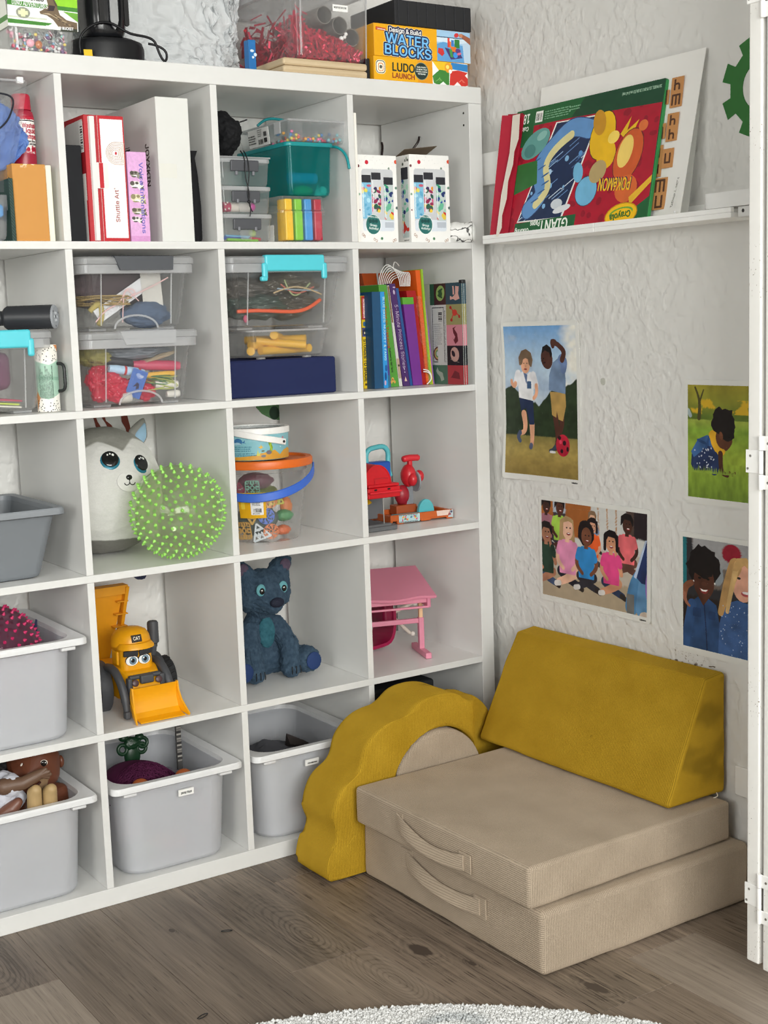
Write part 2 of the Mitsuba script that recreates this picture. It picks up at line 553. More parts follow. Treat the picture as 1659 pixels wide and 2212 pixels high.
A1, A2 = (0.225, 0.178, 0.138), (0.060, 0.046, 0.036)
W = [wood('mat_oak_a', A1, A2, 0.0), wood('mat_oak_b', (0.26, 0.205, 0.157), (0.082, 0.062, 0.047), 3.3), wood('mat_oak_c', (0.29, 0.23, 0.178), (0.105, 0.08, 0.062), 7.1),
     wood('mat_oak_d', (0.33, 0.275, 0.222), (0.17, 0.138, 0.11), 11.7)]
W_RING = wood('mat_oak_rings', (0.235, 0.185, 0.143), (0.075, 0.058, 0.044), 1.9, 0.30, -0.815, -0.39)
W_RING2 = wood('mat_oak_rings_small', (0.21, 0.165, 0.13), (0.07, 0.054, 0.042), 5.9, 0.34, -1.40, -0.10)
W_RING3 = wood('mat_oak_rings_pale', (0.275, 0.218, 0.168), (0.10, 0.076, 0.058), 4.4, 0.2, -0.78, -0.66)
W_KNOT = wood('mat_oak_knot', (0.265, 0.205, 0.155), (0.06, 0.044, 0.035), 6.2, 0, 0, 0, ((-0.667, -0.586, 0.028), (-0.62, -0.70, 0.010)))
W_KNOT2 = wood('mat_oak_knot_round', (0.30, 0.238, 0.178), (0.06, 0.045, 0.035), 9.2, 0, 0, 0, ((-0.494, -0.923, 0.022),))
W_MARK = wood('mat_oak_mark', A1, A2, 8.4, 0, 0, 0, ((-1.032, -0.196, 0.008),))
struct('floor', box(RX0 - 0.1, RX1 + 0.8, RY0 - 0.1, RY1 + 0.1, -0.06, -0.0035), mat((0.05, 0.04, 0.03), 0.8))
PW, X0 = 0.187, -0.178
JOINTS = {0: [-0.35, -1.6], 1: [-0.872, -2.1], 2: [0.2, -0.994, -2.3], 3: [-0.113, -1.4], 4: [-0.515, -1.75], 5: [-1.3], 6: [0.1, -1.1], 7: [-0.258, -1.5], 8: [-0.7, -2.0]}
SPECIAL = {(3, 1): W_KNOT, (2, 1): W_KNOT2, (4, 0): W_RING, (4, 1): W_RING3, (6, 1): W_MARK, (5, 0): W_MARK, (7, 0): W_RING2, (7, 1): W[3], (1, 1): W[3], (2, 2): W[1], (1, 0): W[2], (3, 0): W[0], (0, 1): W[1]}
for i in range(-5, 23):
    x1 = X0 + PW - i * PW
    x0 = x1 - PW
    js = JOINTS.get(i, [-0.4 - 0.37 * (i % 4), -2.2 - 0.29 * (i % 3)])
    ys = [RY1] + js + [RY0]
    if x0 > 0.9 or x1 < RX0:
        continue
    x0c, x1c = max(x0, RX0 + .001), min(x1, RX1 + .74)
    for j in range(len(ys) - 1):
        ya, yb = ys[j], ys[j + 1]
        if x1c > RX1 + .01 and ya > CL1 and x0c >= RX1:
            continue
        g = 0.0003
        m = cbox(x0c + g, x1c - g, yb + g, ya - g, -0.0035, 0, 0.0008)
        part('floor', 'plank', m, SPECIAL.get((i, j), W[(i * 7 + j * 5) % 3]), False)

# ------------------------------------------------------------------ the cube shelf
def laminate(p, n, uv):
    k = fbm(p.x * 7 + p.y * 3, p.z * 60, p.y * 9, 3)
    scuff = smoothstep(0.70, 0.78, fbm(p.x * 9, p.y * 30, p.z * 160, 3)) * smoothstep(0.1, 0.0, p.z)
    return mix((0.655, 0.657, 0.64), (0.62, 0.622, 0.608), 0.5 * k + 0.5 * scuff)


SHELF = bsdf('mat_shelf', {'type': 'twosided', 'bsdf': {'type': 'principled', 'base_color': proc(laminate), 'roughness': 0.33, 'specular': 0.45}})
S, D, TT = 0.335, 0.016, 0.039
ZS = [TT + k * (S + D) for k in range(5)]            # the floor of each row, bottom row first
XS = [-TT - S - k * (S + D) for k in range(5)]       # the left side of each column, right column first
SH = TT + 5 * S + 4 * D + TT
t = thing('cube_shelf', 'tall white cube shelf of five by five open compartments along the back wall', 'shelf unit')
part(t, 'top_panel', cbox(-SH, 0, 0, 0.39, SH - TT, SH), SHELF, False)
part(t, 'bottom_panel', cbox(-SH, 0, 0, 0.39, 0, TT), SHELF, False)
part(t, 'side_panel', cbox(-TT, 0, 0.0005, 0.39, TT + .0003, SH - TT - .0003), SHELF, False)
part(t, 'side_panel', cbox(-SH, -SH + TT, 0.0005, 0.39, TT + .0003, SH - TT - .0003), SHELF, False)
for k in range(1, 5):
    part(t, 'shelf_board', cbox(-SH + TT + .0003, -TT - .0003, 0.001, 0.39, ZS[k] - D, ZS[k], 0.0007), SHELF, False)
for r in range(5):
    for c in range(4):
        part(t, 'divider', cbox(XS[c] - D, XS[c], 0.0012, 0.39, ZS[r] + .0003, ZS[r] + S - .0003, 0.0007), SHELF, False)
HOLE = mat('2a2826', 0.8)
for z in (1.757, 1.728):
    part(t, 'peg_hole', xf(trimesh.creation.cylinder(0.0026, 0.0006, sections=14), frame((-TT - 0.0003, 0.022, z), (0, 1, 0), (0, 0, 1))), HOLE, False)

# ------------------------------------------------------------------ the play couch in the corner
def cord(key, base, pile, across, pitch=0.0042, dots=()):
    """Corduroy; across(p, n) is the coordinate that runs across the ribs."""
    def bump(p, n, uv):
        return dr.abs(dr.sin(across(p, n) * (math.pi / pitch))) + 0.4 * fbm(p.x * 300, p.y * 300, p.z * 300, 2)

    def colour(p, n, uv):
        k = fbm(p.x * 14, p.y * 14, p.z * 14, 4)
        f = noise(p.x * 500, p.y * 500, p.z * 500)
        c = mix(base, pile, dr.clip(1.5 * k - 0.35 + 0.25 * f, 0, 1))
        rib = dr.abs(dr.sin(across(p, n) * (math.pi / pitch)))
        c = c * (0.74 + 0.36 * smoothstep(0.05, 0.6, rib))       # groove shade painted into the colour between the wales
        for x, y, z, r, s in dots:
            d = dr.sqrt((p.x - x) ** 2 + (p.y - y) ** 2 + (p.z - z) ** 2) + r * 0.7 * (fbm(p.x * 90, p.y * 90, p.z * 90, 2) - 0.5)
            c = c * (1 - s * (1 - smoothstep(r * 0.5, r, d)))
        return c
    return bsdf(key, {'type': 'twosided', 'bsdf': {'type': 'bumpmap', 'arbitrary': proc(bump, 0.0005), 'scale': 0.0011, 'bsdf': {
        'type': 'principled', 'base_color': proc(colour), 'roughness': 0.85, 'specular': 0.15, 'sheen': 0.5, 'sheen_tint': 0.6}}})


def by_face(p, n):      # ribs run along y on the faces that look up or to the left, upright on the ends
    return dr.select(dr.abs(n.z) > 0.75, p.x, dr.select(dr.abs(n.x) > 0.6, p.z, p.x))


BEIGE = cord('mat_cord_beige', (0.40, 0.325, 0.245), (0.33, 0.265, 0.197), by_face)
MUST = ((0.43, 0.265, 0.02), (0.345, 0.205, 0.012))
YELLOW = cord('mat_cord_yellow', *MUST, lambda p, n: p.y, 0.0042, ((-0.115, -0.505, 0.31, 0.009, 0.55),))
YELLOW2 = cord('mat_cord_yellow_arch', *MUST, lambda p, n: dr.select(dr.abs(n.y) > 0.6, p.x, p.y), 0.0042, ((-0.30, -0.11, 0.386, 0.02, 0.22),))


def cushion(corners, r, wr=0.0025, seed=0, sub=0.016):
    """A foam block from its eight corners: rounded, finely divided, and softly wrinkled."""
    c = np.asarray(corners, float)
    mid = c.mean(0)
    s = trimesh.creation.icosphere(subdivisions=2).vertices * r
    pts = []
    for p in c:
        d = p - mid
        q = p - np.sign(d) * r
        pts.append(s + q)
    m = hull(np.vstack(pts))
    m = tm(man(m).refine_to_length(sub))
    n = m.vertex_normals
    v = m.vertices
    k = meshkit.fbm(v * [9, 9, 14] + seed * 3.7, 3, seed) - 0.5
    m.vertices = v + n * (k * 2 * wr)[:, None]
    return m


def oblong(x0, x1, y0, y1, z0, z1, rot=0.0):
    c = np.array([(x, y, z) for x in (x0, x1) for y in (y0, y1) for z in (z0, z1)])
    m = np.array([(x0 + x1) / 2, (y0 + y1) / 2, 0])
    a = math.radians(rot)
    R = np.array([[math.cos(a), -math.sin(a), 0], [math.sin(a), math.cos(a), 0], [0, 0, 1]])
    return (c - m) @ R.T + m


def strap(p0, p1, out, width, sag, n=14, thick=0.004):
    """A cloth handle from p0 to p1: stands off along out, and hangs by sag."""
    p0, p1, out = (np.asarray(x, float) for x in (p0, p1, out))
    rings = []
    for i in range(n):
        t = i / (n - 1)
        h = math.sin(math.pi * t)
        c = p0 * (1 - t) + p1 * t + out * (0.002 + 0.013 * h ** 0.8) + np.array([0, 0, -sag * h])
        up = np.array([0, 0, 1.0]) * (1 - 0.35 * h) - out * 0.55 * h
        up /= np.linalg.norm(up)
        w = width * (1 - 0.25 * h)
        o2 = np.cross(p1 - p0, up)
        o2 /= np.linalg.norm(o2)
        if o2 @ out < 0:
            o2 = -o2
        ring = [c + up * w * a + o2 * thick * b for a, b in ((.5, 0), (.45, .5), (0, .62), (-.45, .5), (-.5, 0), (-.45, -.5), (0, -.4), (.45, -.5))]
        rings.append(ring)
    return loft(rings, True, True)


t = thing('floor_cushion', 'beige corduroy foam base cushion lying on the floor, lowest block of the play couch', 'cushion')
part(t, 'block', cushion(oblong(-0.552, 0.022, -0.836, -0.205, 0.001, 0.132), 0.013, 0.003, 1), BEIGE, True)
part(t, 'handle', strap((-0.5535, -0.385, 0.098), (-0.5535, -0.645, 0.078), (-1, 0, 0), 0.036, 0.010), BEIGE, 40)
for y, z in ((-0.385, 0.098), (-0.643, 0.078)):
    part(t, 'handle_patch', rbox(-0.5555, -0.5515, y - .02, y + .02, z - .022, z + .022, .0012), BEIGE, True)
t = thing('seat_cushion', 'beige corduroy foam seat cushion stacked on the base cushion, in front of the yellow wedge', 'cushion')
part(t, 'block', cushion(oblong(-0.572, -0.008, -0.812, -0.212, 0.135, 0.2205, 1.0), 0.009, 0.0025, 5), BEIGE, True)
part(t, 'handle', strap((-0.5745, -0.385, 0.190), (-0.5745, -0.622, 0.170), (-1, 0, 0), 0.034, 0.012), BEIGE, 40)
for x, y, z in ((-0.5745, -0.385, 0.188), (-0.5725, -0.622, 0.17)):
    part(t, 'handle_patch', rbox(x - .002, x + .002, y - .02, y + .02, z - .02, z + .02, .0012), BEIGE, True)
c = []
for y in (-0.772, -0.14):
    sh = 0.0
    c += [(-0.152 - (0.012 if y > -.5 else 0), y, 0.2255), (0.020, y, 0.2255), (-0.045, y, 0.486), (0.020, y, 0.490)]
t = thing('wedge_cushion', 'mustard yellow corduroy wedge cushion standing as the couch backrest against the right wall', 'cushion')
wm = cushion(c, 0.010, 0.003, 9)
v = wm.vertices.copy()
crease = np.exp(-((v[:, 1] + 0.50 + (0.486 - v[:, 2]) * 1.1) / 0.012) ** 2) * np.clip((v[:, 2] - 0.40) / 0.06, 0, 1) * (v[:, 0] < 0.0)
v[:, 0] += 0.007 * crease
v[:, 2] += 0.012 * (v[:, 1] + 0.46) * (-0.6) * np.clip((v[:, 2] - .3) / .19, 0, 1)
wm.vertices = v
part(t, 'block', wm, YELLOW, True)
part(t, 'zip_tag', tube(spline([(-0.02, -0.783, 0.236), (-0.028, -0.792, 0.232), (-0.036, -0.789, 0.230)], 6), 0.0013, 6), mat('d8d0c0', .6), True)

# the arch: half outline measured, mirrored about x = -0.33
half = [(-0.640, 0.004), (-0.650, 0.016), (-0.651, 0.036), (-0.642, 0.066), (-0.6225, 0.098), (-0.6215, 0.112), (-0.629, 0.145), (-0.622, 0.180), (-0.596, 0.218), (-0.558, 0.244), (-0.551, 0.256), (-0.543, 0.283),
        (-0.514, 0.321), (-0.470, 0.343), (-0.440, 0.347), (-0.420, 0.353), (-0.385, 0.376), (-0.33, 0.386)]
AX = -0.33
hs = spline(half, 60)
outer = [tuple(q) for q in hs] + [(2 * AX - x, z) for x, z in hs[-2::-1]]
inr = [(AX + 0.131 * math.cos(a), 0.173 + 0.131 * math.sin(a)) for a in np.linspace(0, math.pi, 24)]
arch = Polygon(outer + [(AX + 0.131, 0.004)] + inr + [(AX - 0.131, 0.004)]).buffer(0)
arch = arch.intersection(sbox(-1, 0, 0.024, 1))
am = extrude(arch.segmentize(0.012), 0.142)
am = xf(am, frame((0, -0.204, 0), (1, 0, 0), (0, 0, -1)) @ np.diag([1, -1, -1, 1.0]))
am.apply_translation((0, -0.204 - am.bounds[0, 1], 0))
am.fix_normals()
M_ = man(am).refine_to_length(0.014)
am = tm(M_)
trimesh.smoothing.filter_taubin(am, iterations=6)
v = am.vertices.copy()
edge = np.minimum(v[:, 1] + 0.204, -0.062 - v[:, 1])
n = am.vertex_normals
k = meshkit.fbm(v * 11, 3, 3) - 0.5
v = v + n * (0.0035 * k)[:, None]
fold = np.sin((v[:, 0] * 0.8 + v[:, 2] * 1.0) * 150) * np.clip((v[:, 0] + 0.26) / 0.08, 0, 1) * (v[:, 1] < -0.19)
v[:, 1] -= 0.0035 * fold
q = np.clip((v[:, 0] + 0.235) / 0.075, 0, 1)
v[:, 1] = -0.062 + (v[:, 1] + 0.062) * (1 - 0.56 * q * q * (3 - 2 * q))
am.vertices = v
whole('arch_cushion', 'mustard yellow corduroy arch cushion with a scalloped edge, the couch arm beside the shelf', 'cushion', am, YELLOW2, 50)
hr = [(AX + 0.127 * math.cos(a), 0.173 + 0.127 * math.sin(a)) for a in np.linspace(0, math.pi, 28)]
hm = extrude(Polygon(hr + [(AX - 0.127, 0.002), (AX + 0.127, 0.002)]).segmentize(0.015), 0.128)
hm = xf(hm, frame((0, 0, 0), (1, 0, 0), (0, 0, 1)))
hm.apply_translation((0, -0.202 - hm.bounds[0, 1], 0))
hm = tm(man(hm).refine_to_length(0.014))
trimesh.smoothing.filter_taubin(hm, iterations=5)
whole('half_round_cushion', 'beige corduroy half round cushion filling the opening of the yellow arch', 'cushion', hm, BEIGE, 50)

# ------------------------------------------------------------------ rug
def pile(p, n, uv):
    d1 = dr.sqrt(((p.x + 0.835) / 0.085) ** 2 + ((p.y + 0.90) / 0.055) ** 2)
    ring = smoothstep(0.45, 0.75, d1) * (1 - smoothstep(0.85, 1.25, d1))
    r2 = smoothstep(0.58, 0.66, fbm(p.x * 6, p.y * 6, 2.0, 3))
    return mix((0.74, 0.745, 0.735), (0.46, 0.49, 0.50), dr.clip(0.75 * ring + 0.35 * r2 * smoothstep(0.05, 0.3, 0.9 - dr.sqrt((p.x + 1.341) ** 2 + (p.y + 1.602) ** 2)), 0, 1))


RUG = bsdf('mat_rug', {'type': 'twosided', 'bsdf': {'type': 'diffuse', 'reflectance': proc(pile)}})
rc, rr = np.array([-1.341, -1.602]), 0.965
t = thing('rug', 'round white fluffy rug with faint grey rings lying on the wooden floor', 'rug')
part(t, 'backing', move(lathe([(0, 0.0), (rr, 0.0), (rr + .002, .004), (rr, .009), (0, .0095)], 96), rc[0], rc[1], 0.0005), RUG, 40)
b = trimesh.creation.icosphere(subdivisions=0)
b = trimesh.Trimesh([(1, 0, 0), (-1, 0, 0), (0, 1, 0), (0, -1, 0), (0, 0, 1), (0, 0, -1)], [(0, 2, 4), (2, 1, 4), (1, 3, 4), (3, 0, 4), (2, 0, 5), (1, 2, 5), (3, 1, 5), (0, 3, 5)], process=False)
V, F = [], []
N = 52000
tv = rng.random((N, 2))
a = np.radians(6 + 128 * tv[:, 0])
rad = rr * np.sqrt(1 - 0.36 * tv[:, 1])
ok = []
for i in range(N):
    x, y = rc[0] + rad[i] * math.cos(a[i]), rc[1] + rad[i] * math.sin(a[i])
    s = 0.0020 + 0.0018 * rng.random()
    q = b.vertices * [s, s * 2.0, s * 1.3]
    w_ = rng.random() * 6.28
    q = q @ np.array([[math.cos(w_), math.sin(w_), 0], [-math.sin(w_), math.cos(w_), 0], [0, 0, 1]])
    q = q + (rng.random(q.shape) - .5) * .003
    V.append(q + [x, y, 0.0100 + 0.0045 * rng.random()])
    F.append(b.faces + 6 * i)
part(t, 'pile', trimesh.Trimesh(np.vstack(V), np.vstack(F), process=False), RUG, True, kind='stuff')

# ------------------------------------------------------------------ folded closet door at the right edge
def chipped(p, n, uv):
    c = mix((0.74, 0.735, 0.71), (0.70, 0.69, 0.66), fbm(p.x * 9, p.y * 30, p.z * 6, 3))
    chip = smoothstep(0.84, 0.86, noise(p.x * 520, p.y * 460, p.z * 330)) * smoothstep(0.60, 0.72, fbm(p.x * 20, p.y * 20, p.z * 9, 2) + 0.12 * smoothstep(1.0, 0.1, p.z))
    return mix(c, (0.2, 0.17, 0.14), chip)


DOOR = bsdf('mat_door', {'type': 'twosided', 'bsdf': {'type': 'principled', 'base_color': proc(chipped), 'roughness': 0.3, 'specular': 0.5}})
labels['door_1'] = {'kind': 'structure'}
part('door_1', 'panel', rbox(-0.243, 0.21, -1.0925, -1.0625, 0.036, 2.06, 0.004), DOOR, 40)
part('door_1', 'panel', rbox(-0.243, 0.21, -1.132, -1.101, 0.03, 2.06, 0.004), DOOR, 40)
HINGE = mat((0.80, 0.80, 0.78), 0.28, 0, 0.5)
for z in (0.987, 0.172, 1.795):
    h = part('door_1', 'hinge', cat(rbox(-0.2462, -0.2430, -1.0935, -1.0605, z - .022, z + .020, .0014),
                                    rbox(-0.2458, -0.2430, -1.124, -1.094, z + .020, z + .046, .0014),
                                    rbox(-0.2458, -0.2430, -1.124, -1.094, z - .050, z - .024, .0014)), HINGE, 40)
    for z0, z1 in ((z + .0205, z + .046), (z - .0215, z + .0195), (z - .050, z - .0225)):
        part('door_1', 'hinge_barrel', move(trimesh.creation.cylinder(0.0042, z1 - z0, sections=14), -0.247, -1.0968, (z0 + z1) / 2), HINGE, 40)
    for y, zz in ((-1.072, z + .009), (-1.066, z - .014), (-1.112, z + .033), (-1.112, z - .037)):
        s = xf(trimesh.creation.cylinder(0.0024, 0.0008, sections=12), frame((-0.2464, y, zz), (0, 1, 0), (0, 0, 1)))
        part('door_1', 'screw', s, mat('8c8a84', .4, .6), False)

# ------------------------------------------------------------------ on top of the shelf
ZT = SH
CLEAR = clear_plastic('mat_clear', 'e8ecee', 0.07)
CLEAR2 = clear_plastic('mat_clear_hazy', 'dfe2e4', 0.14)
FOG = clear_plastic('mat_fog', 'e4e6e8', 0.45)
TEALC = clear_plastic('mat_clear_teal', '2aa8a8', 0.30, 0.4, '8ad0ce')
BLACK = mat('101114', 0.45, 0, 0.35)
BLACKG = mat('141518', 0.22)
DARK = mat('34373c', 0.45)
WHITEP = mat('e9e9e6', 0.4)
PAPER = mat('e6e5e0', 0.7)


def balls(pts, radii, colors, sub=1):
    b = trimesh.creation.icosphere(subdivisions=sub)
    V = np.vstack([b.vertices * r + p for p, r in zip(pts, radii)])
    F = np.vstack([b.faces + len(b.vertices) * i for i in range(len(pts))])
    C = np.repeat(np.array([lin(c) for c in colors]), len(b.vertices), 0)
    return trimesh.Trimesh(V, F, process=False), C


scene['mat_beads'] = {'type': 'twosided', 'bsdf': {'type': 'principled', 'base_color': {'type': 'mesh_attribute', 'name': 'vertex_color'}, 'roughness': 0.18, 'specular': 0.6}}


def torus(R, r, n=24, m=8):
    a = np.linspace(0, 2 * np.pi, n + 1)
    return tube(np.c_[R * np.cos(a), R * np.sin(a), 0 * a], r, m, False)


# bucket of jewellery
bx, by = -1.097, 0.098
bk = thing('clear_bucket', 'square clear bucket of beads with a green dinosaur label on the shelf top', 'bucket')
part(bk, 'body', move(bin_shell(0.134, 0.134, 0.160, 0.160, 0.20, 0.018, sheet=True), bx, by, ZT + .001), CLEAR, 40)
part(bk, 'lid', move(rbox(-.086, .086, -.086, .086, .2012, .216, .006), bx, by, ZT + .001), mat('3a7a2a', .4), 40)
fr = frame((bx - 0.067, by - 0.0686, ZT + 0.001), (1, 0, 0), (0, -0.0125, 0.2))
lw = 0.134
L = [(rect(-.006, .050, lw + .007, .197), 'e9ebe4'), (rect(-.006, .050, lw * .78, .056), 'dfe3da'),
     (Polygon([(-.006, .058), (.075, .058), (.086, .066), (-.006, .069)]), '3e7d2c'),
     (rect(-.006, .073, .075, .077), 'c5ccb8'), (Polygon([(-.006, .105), (.09, .102), (.09, .114), (-.006, .117)]), '3e7d2c'),
     (Polygon([(.082, .114), (lw + .007, .112), (lw + .007, .197), (.07, .197)]), '8ccb2b'), (Polygon([(.082, .103), (lw + .007, .101), (lw + .007, .112), (.082, .114)]), '3e7d2c'),
     (Polygon([(.11, .100), (lw + .007, .098), (lw + .007, .075)]), '6aa53a'), (rect(-.006, .128, .066, .197), 'eef0ea'),
     (ell(.026, .087, .0145, .0145), '8b8f80'), (rect(.0215, .077, .0305, .097), 'dfe9b0'), (rect(.016, .082, .036, .092), 'dfe9b0'),
     (Polygon([(.104, .050), (lw + .005, .052), (lw + .005, .073), (.117, .078), (.103, .090), (.098, .108), (.092, .125), (.082, .150), (.076, .150), (.076, .128), (.079, .112), (.066, .098), (.060, .094),
               (.062, .088), (.075, .086), (.088, .076)]), '6b5a45'), (Polygon([(.081, .113), (.094, .112), (.09, .099), (.072, .097), (.078, .1)]), '33272c'),
     (Polygon([(.064, .090), (.08, .092), (.094, .083), (.110, .066), (.122, .062), (.1, .077), (.084, .087)]), 'b3a184'), (Polygon([(.085, .14), (.095, .112), (.099, .112), (.09, .135)]), '4a3c30'),
     (rect(.104, .0475, lw + .005, .0565), '2e3328')]
r_ = random.Random(4)
for k in range(26):
    t_ = r_.random()
    L.append((ell(.092 + .04 * t_, .086 - .028 * t_ + .01 * (r_.random() - .5), .0035, .0012, -35), r_.choice(('8d7a5f', '4c3f33', 'a08d70'))))
L = [(affinity.scale(p_, 1, .74, origin=(0, .05)), c_) for p_, c_ in L] + [(rect(-.006, .158, lw + .007, .197), '6aa53a')]
L[4:4] = [(rect(-.006, .12, .07, .16), 'eef0ea')]
printed(bk, 'label_print', L, fr, .0008, 0.006, mottled(.12, 90, 2), label='white and green dinosaur label')
letter(bk, 'CREATURES', .0095, fr, '23261f', (.003, .1025), 0, True, lift=.0014, width=.066)
letter(bk, 'DINO ADVENTURES', .0085, fr, 'f4f4ee', (.003, .0920), -2, True, lift=.0014, width=.074)
letter(bk, 'DINOSAUR BUCKET', .0055, fr, 'ffffff', (.072, .0515), 0, True, lift=.0014, width=.058)
sf = frame((bx - 0.0686, by + 0.067, ZT + .001), (0, -1, 0), (-0.0125, 0, .2))
printed(bk, 'label_print', [(rect(-.006, .050, .14, .197), 'dfe2d8'), (rect(-.006, .062, .14, .072), '3e7d2c'), (rect(-.006, .105, .14, .16), '41482f'), (rect(.04, .115, .12, .15), '6b6d55')], sf, .0008)
P, R_, C = [], [], []
for k in range(240):
    f_ = rng.random()
    P.append((bx + (rng.random() - .5) * .118, by - .052 + rng.random() * .03, ZT + .012 + .045 * f_ * rng.random() ** .6))
    R_.append(.0022 + .0022 * rng.random())
    C.append(rng.choice(['d8d8d8', 'c23a5a', '8fd0c0', 'e7a6b8', '6a4a7a', 'f0f0f0', 'a8aeb0', '7fb4d8', 'b02048', '55585c', 'e8d060', '303236', '8a8d90'], p=[.14, .1, .08, .07, .06, .1, .14, .05, .06, .08, .03, .04, .05]))
m, cc = balls(P, R_, C)
whole('beads', 'jumble of small silver, red and pastel beads filling the bottom of the dinosaur bucket', 'beads', m, 'mat_beads', True, kind='stuff', color=cc)
for nm_, x, z, r in (('left', -1.144, 1.862, .0095), ('middle', -1.083, 1.856, .009), ('right', -1.062, 1.848, .0085)):
    whole('toy_ring', 'silver toy ring among the beads of the dinosaur bucket, the %s one of three' % nm_, 'toy ring', move(xf(torus(r, .0011), rotm((1, 0, 0), 78)), x, by - .0605, z), mat('c9c9cc', .2, .8), True, group='toy rings in the bead bucket')
whole('large_bead', 'largest pink bead at the front of the clear dinosaur bucket', 'bead', blob((-1.121, by - .0565, 1.841), (.0085, .007, .0085), 2), mat('eaa8b8', .3), True)
whole('large_bead', 'orange and brown striped bead right of the pink one in the bucket', 'bead', cat(blob((-1.1035, by - .0565, 1.839), (.0075, .006, .0085), 2)), mat('b86a35', .25), True)

# tower heater with cord
hx, hy = -0.935, 0.102
t = thing('tower_heater', 'black oval tower heater with a silver strip, left of the white plastic bag', 'heater')
e = np.array([(math.cos(a), math.sin(a)) for a in np.linspace(0, 2 * np.pi, 48, endpoint=False)])
def ov(a, b, z): return np.c_[e[:, 0] * a + hx, e[:, 1] * b + hy, np.full(48, z)]
part(t, 'base', loft([ov(.078, .072, ZT + .001), ov(.083, .077, ZT + .004), ov(.084, .078, ZT + .035), ov(.080, .074, ZT + .046), ov(.066, .06, ZT + .052)], True, True), BLACK, 40)
rr_ = rrect(.095, .09, .036, 8)
def bd(s, z, dx=0): return np.c_[rr_[:, 0] * s + hx - .006 + dx, rr_[:, 1] * s + hy - .01, np.full(len(rr_), z)]
part(t, 'body', loft([bd(.5, ZT + .045), bd(.78, ZT + .052), bd(.93, ZT + .068), bd(1.0, ZT + .10), bd(1.05, ZT + .33), bd(.9, ZT + .35)], True, True), BLACKG, 40)
yb = hy - .01 - .0455
for x0, x1 in ((-.968, -.957), (-.912, -.902)):
    part(t, 'slot', xf(extrude(rect(x0, ZT + .075, x1, ZT + .32, .005), .004), frame((0, yb - .0015, 0), (1, 0, 0), (0, 0, 1))), mat('060607', .6), False)
part(t, 'silver_strip', xf(extrude(Polygon([(-.944, ZT + .32), (-.944, ZT + .085), (-.940, ZT + .072), (-.935, ZT + .066), (-.930, ZT + .072), (-.926, ZT + .085), (-.926, ZT + .32)]), .004), frame((0, yb - .002, 0), (1, 0, 0), (0, 0, 1))), mat('a9abad', .3, .7), False)
part(t, 'cord', tube(spline([(-1.011, .048, 1.828), (-1.012, .045, 1.86), (-.988, .04, 1.886), (-.961, .038, 1.895), (-.941, .038, 1.893), (-.905, .036, 1.877), (-.869, .034, 1.872), (-.853, .033, 1.866), (-.843, .03, 1.842),
                              (-.830, .028, 1.8245), (-.826, .028, 1.838), (-.838, .03, 1.852), (-.862, .04, 1.860)], 70), .0026, 8), BLACK, True)
part(t, 'warning_tag', xf(rbox(0, .019, -.0008, .0008, 0, .017, .0006), rotm((0, 1, 0), -3) @ np.eye(4)).apply_translation((-1.011, .032, 1.8185)), mat('e3b81c', .5), False, label='yellow warning tag')
whole('teal_cup', 'dark teal plastic cup behind the black heater base', 'cup', move(lathe([(0, 0), (.018, 0), (.021, .06), (.019, .06), (.017, .003)], 20), -.985, .20, ZT + .001), mat('1b6a80', .4), 40)

# plastic bag
bag = trimesh.creation.icosphere(subdivisions=7)
v = bag.vertices.copy()
p = v.copy()
sq = np.abs(p) ** 0.62 * np.sign(p)
v = sq * [0.222, 0.104, 0.200]
v[:, 2] = np.maximum(v[:, 2], -0.160)
w1 = np.abs(meshkit.fbm(np.c_[p[:, 0] * 3 + p[:, 2] * 2.0, p[:, 1] * 5, p[:, 2] * 2.2 - p[:, 0]] * 1.5 + 9, 4, 3) - .5)
w2 = np.abs(meshkit.fbm(p * [7, 7, 3.5] + 31, 4, 8) - .5) * 1.6
v *= (1.0 - 0.26 * w1 - 0.07 * w2 - 0.05 * np.abs(np.sin(p[:, 0] * 9 + p[:, 2] * 5 + 6 * w1)))[:, None]
v[:, 2] = np.maximum(v[:, 2], -0.150)
v += [-.742, .284, ZT + .151]
bag.vertices = v
r1 = np.abs(meshkit.fbm(np.c_[v[:, 0] * 16 + v[:, 2] * 11, v[:, 1] * 14, v[:, 2] * 9 - v[:, 0] * 5] + 3, 4, 12) - .5)
r2b = np.abs(meshkit.fbm(v * [26, 20, 34] + 8, 3, 15) - .5)
bag.vertices = v - bag.vertex_normals * (r1 * .075 + r2b * .022)[:, None]
bag.vertices[:, 2] = np.maximum(bag.vertices[:, 2], ZT + .001)
bsdf('mat_bag', {'type': 'principledthin', 'base_color': rgb('e6e9ea'), 'roughness': 0.3, 'spec_trans': 0.06, 'diff_trans': 0.45, 'eta': 1.4})
whole('plastic_bag', 'stuffed crumpled white plastic bag on the shelf top', 'plastic bag', bag, 'mat_bag', 50)
whole('bag_filling', 'white bundle filling the crumpled white plastic bag', 'bundle', blob((-.742, .287, ZT + .125), (.115, .06, .11), 4, .15, 2, 5), mat('e4e6e6', .8), True)
t = thing('blue_carton', 'blue carton edge standing between the plastic bag and the clear tote', 'box')
part(t, 'body', cbox(-.609, -.591, .06, .083, ZT, ZT + .076), mat('1667a8', .5), False)
printed(t, 'print', [(ell(.008, .052, .005, .003), 'cfe0ec'), (ell(.016, .044, .004, .004), 'cfe0ec'), (ell(.010, .038, .003, .003), 'cfe0ec')], front(-.609, .06, ZT))

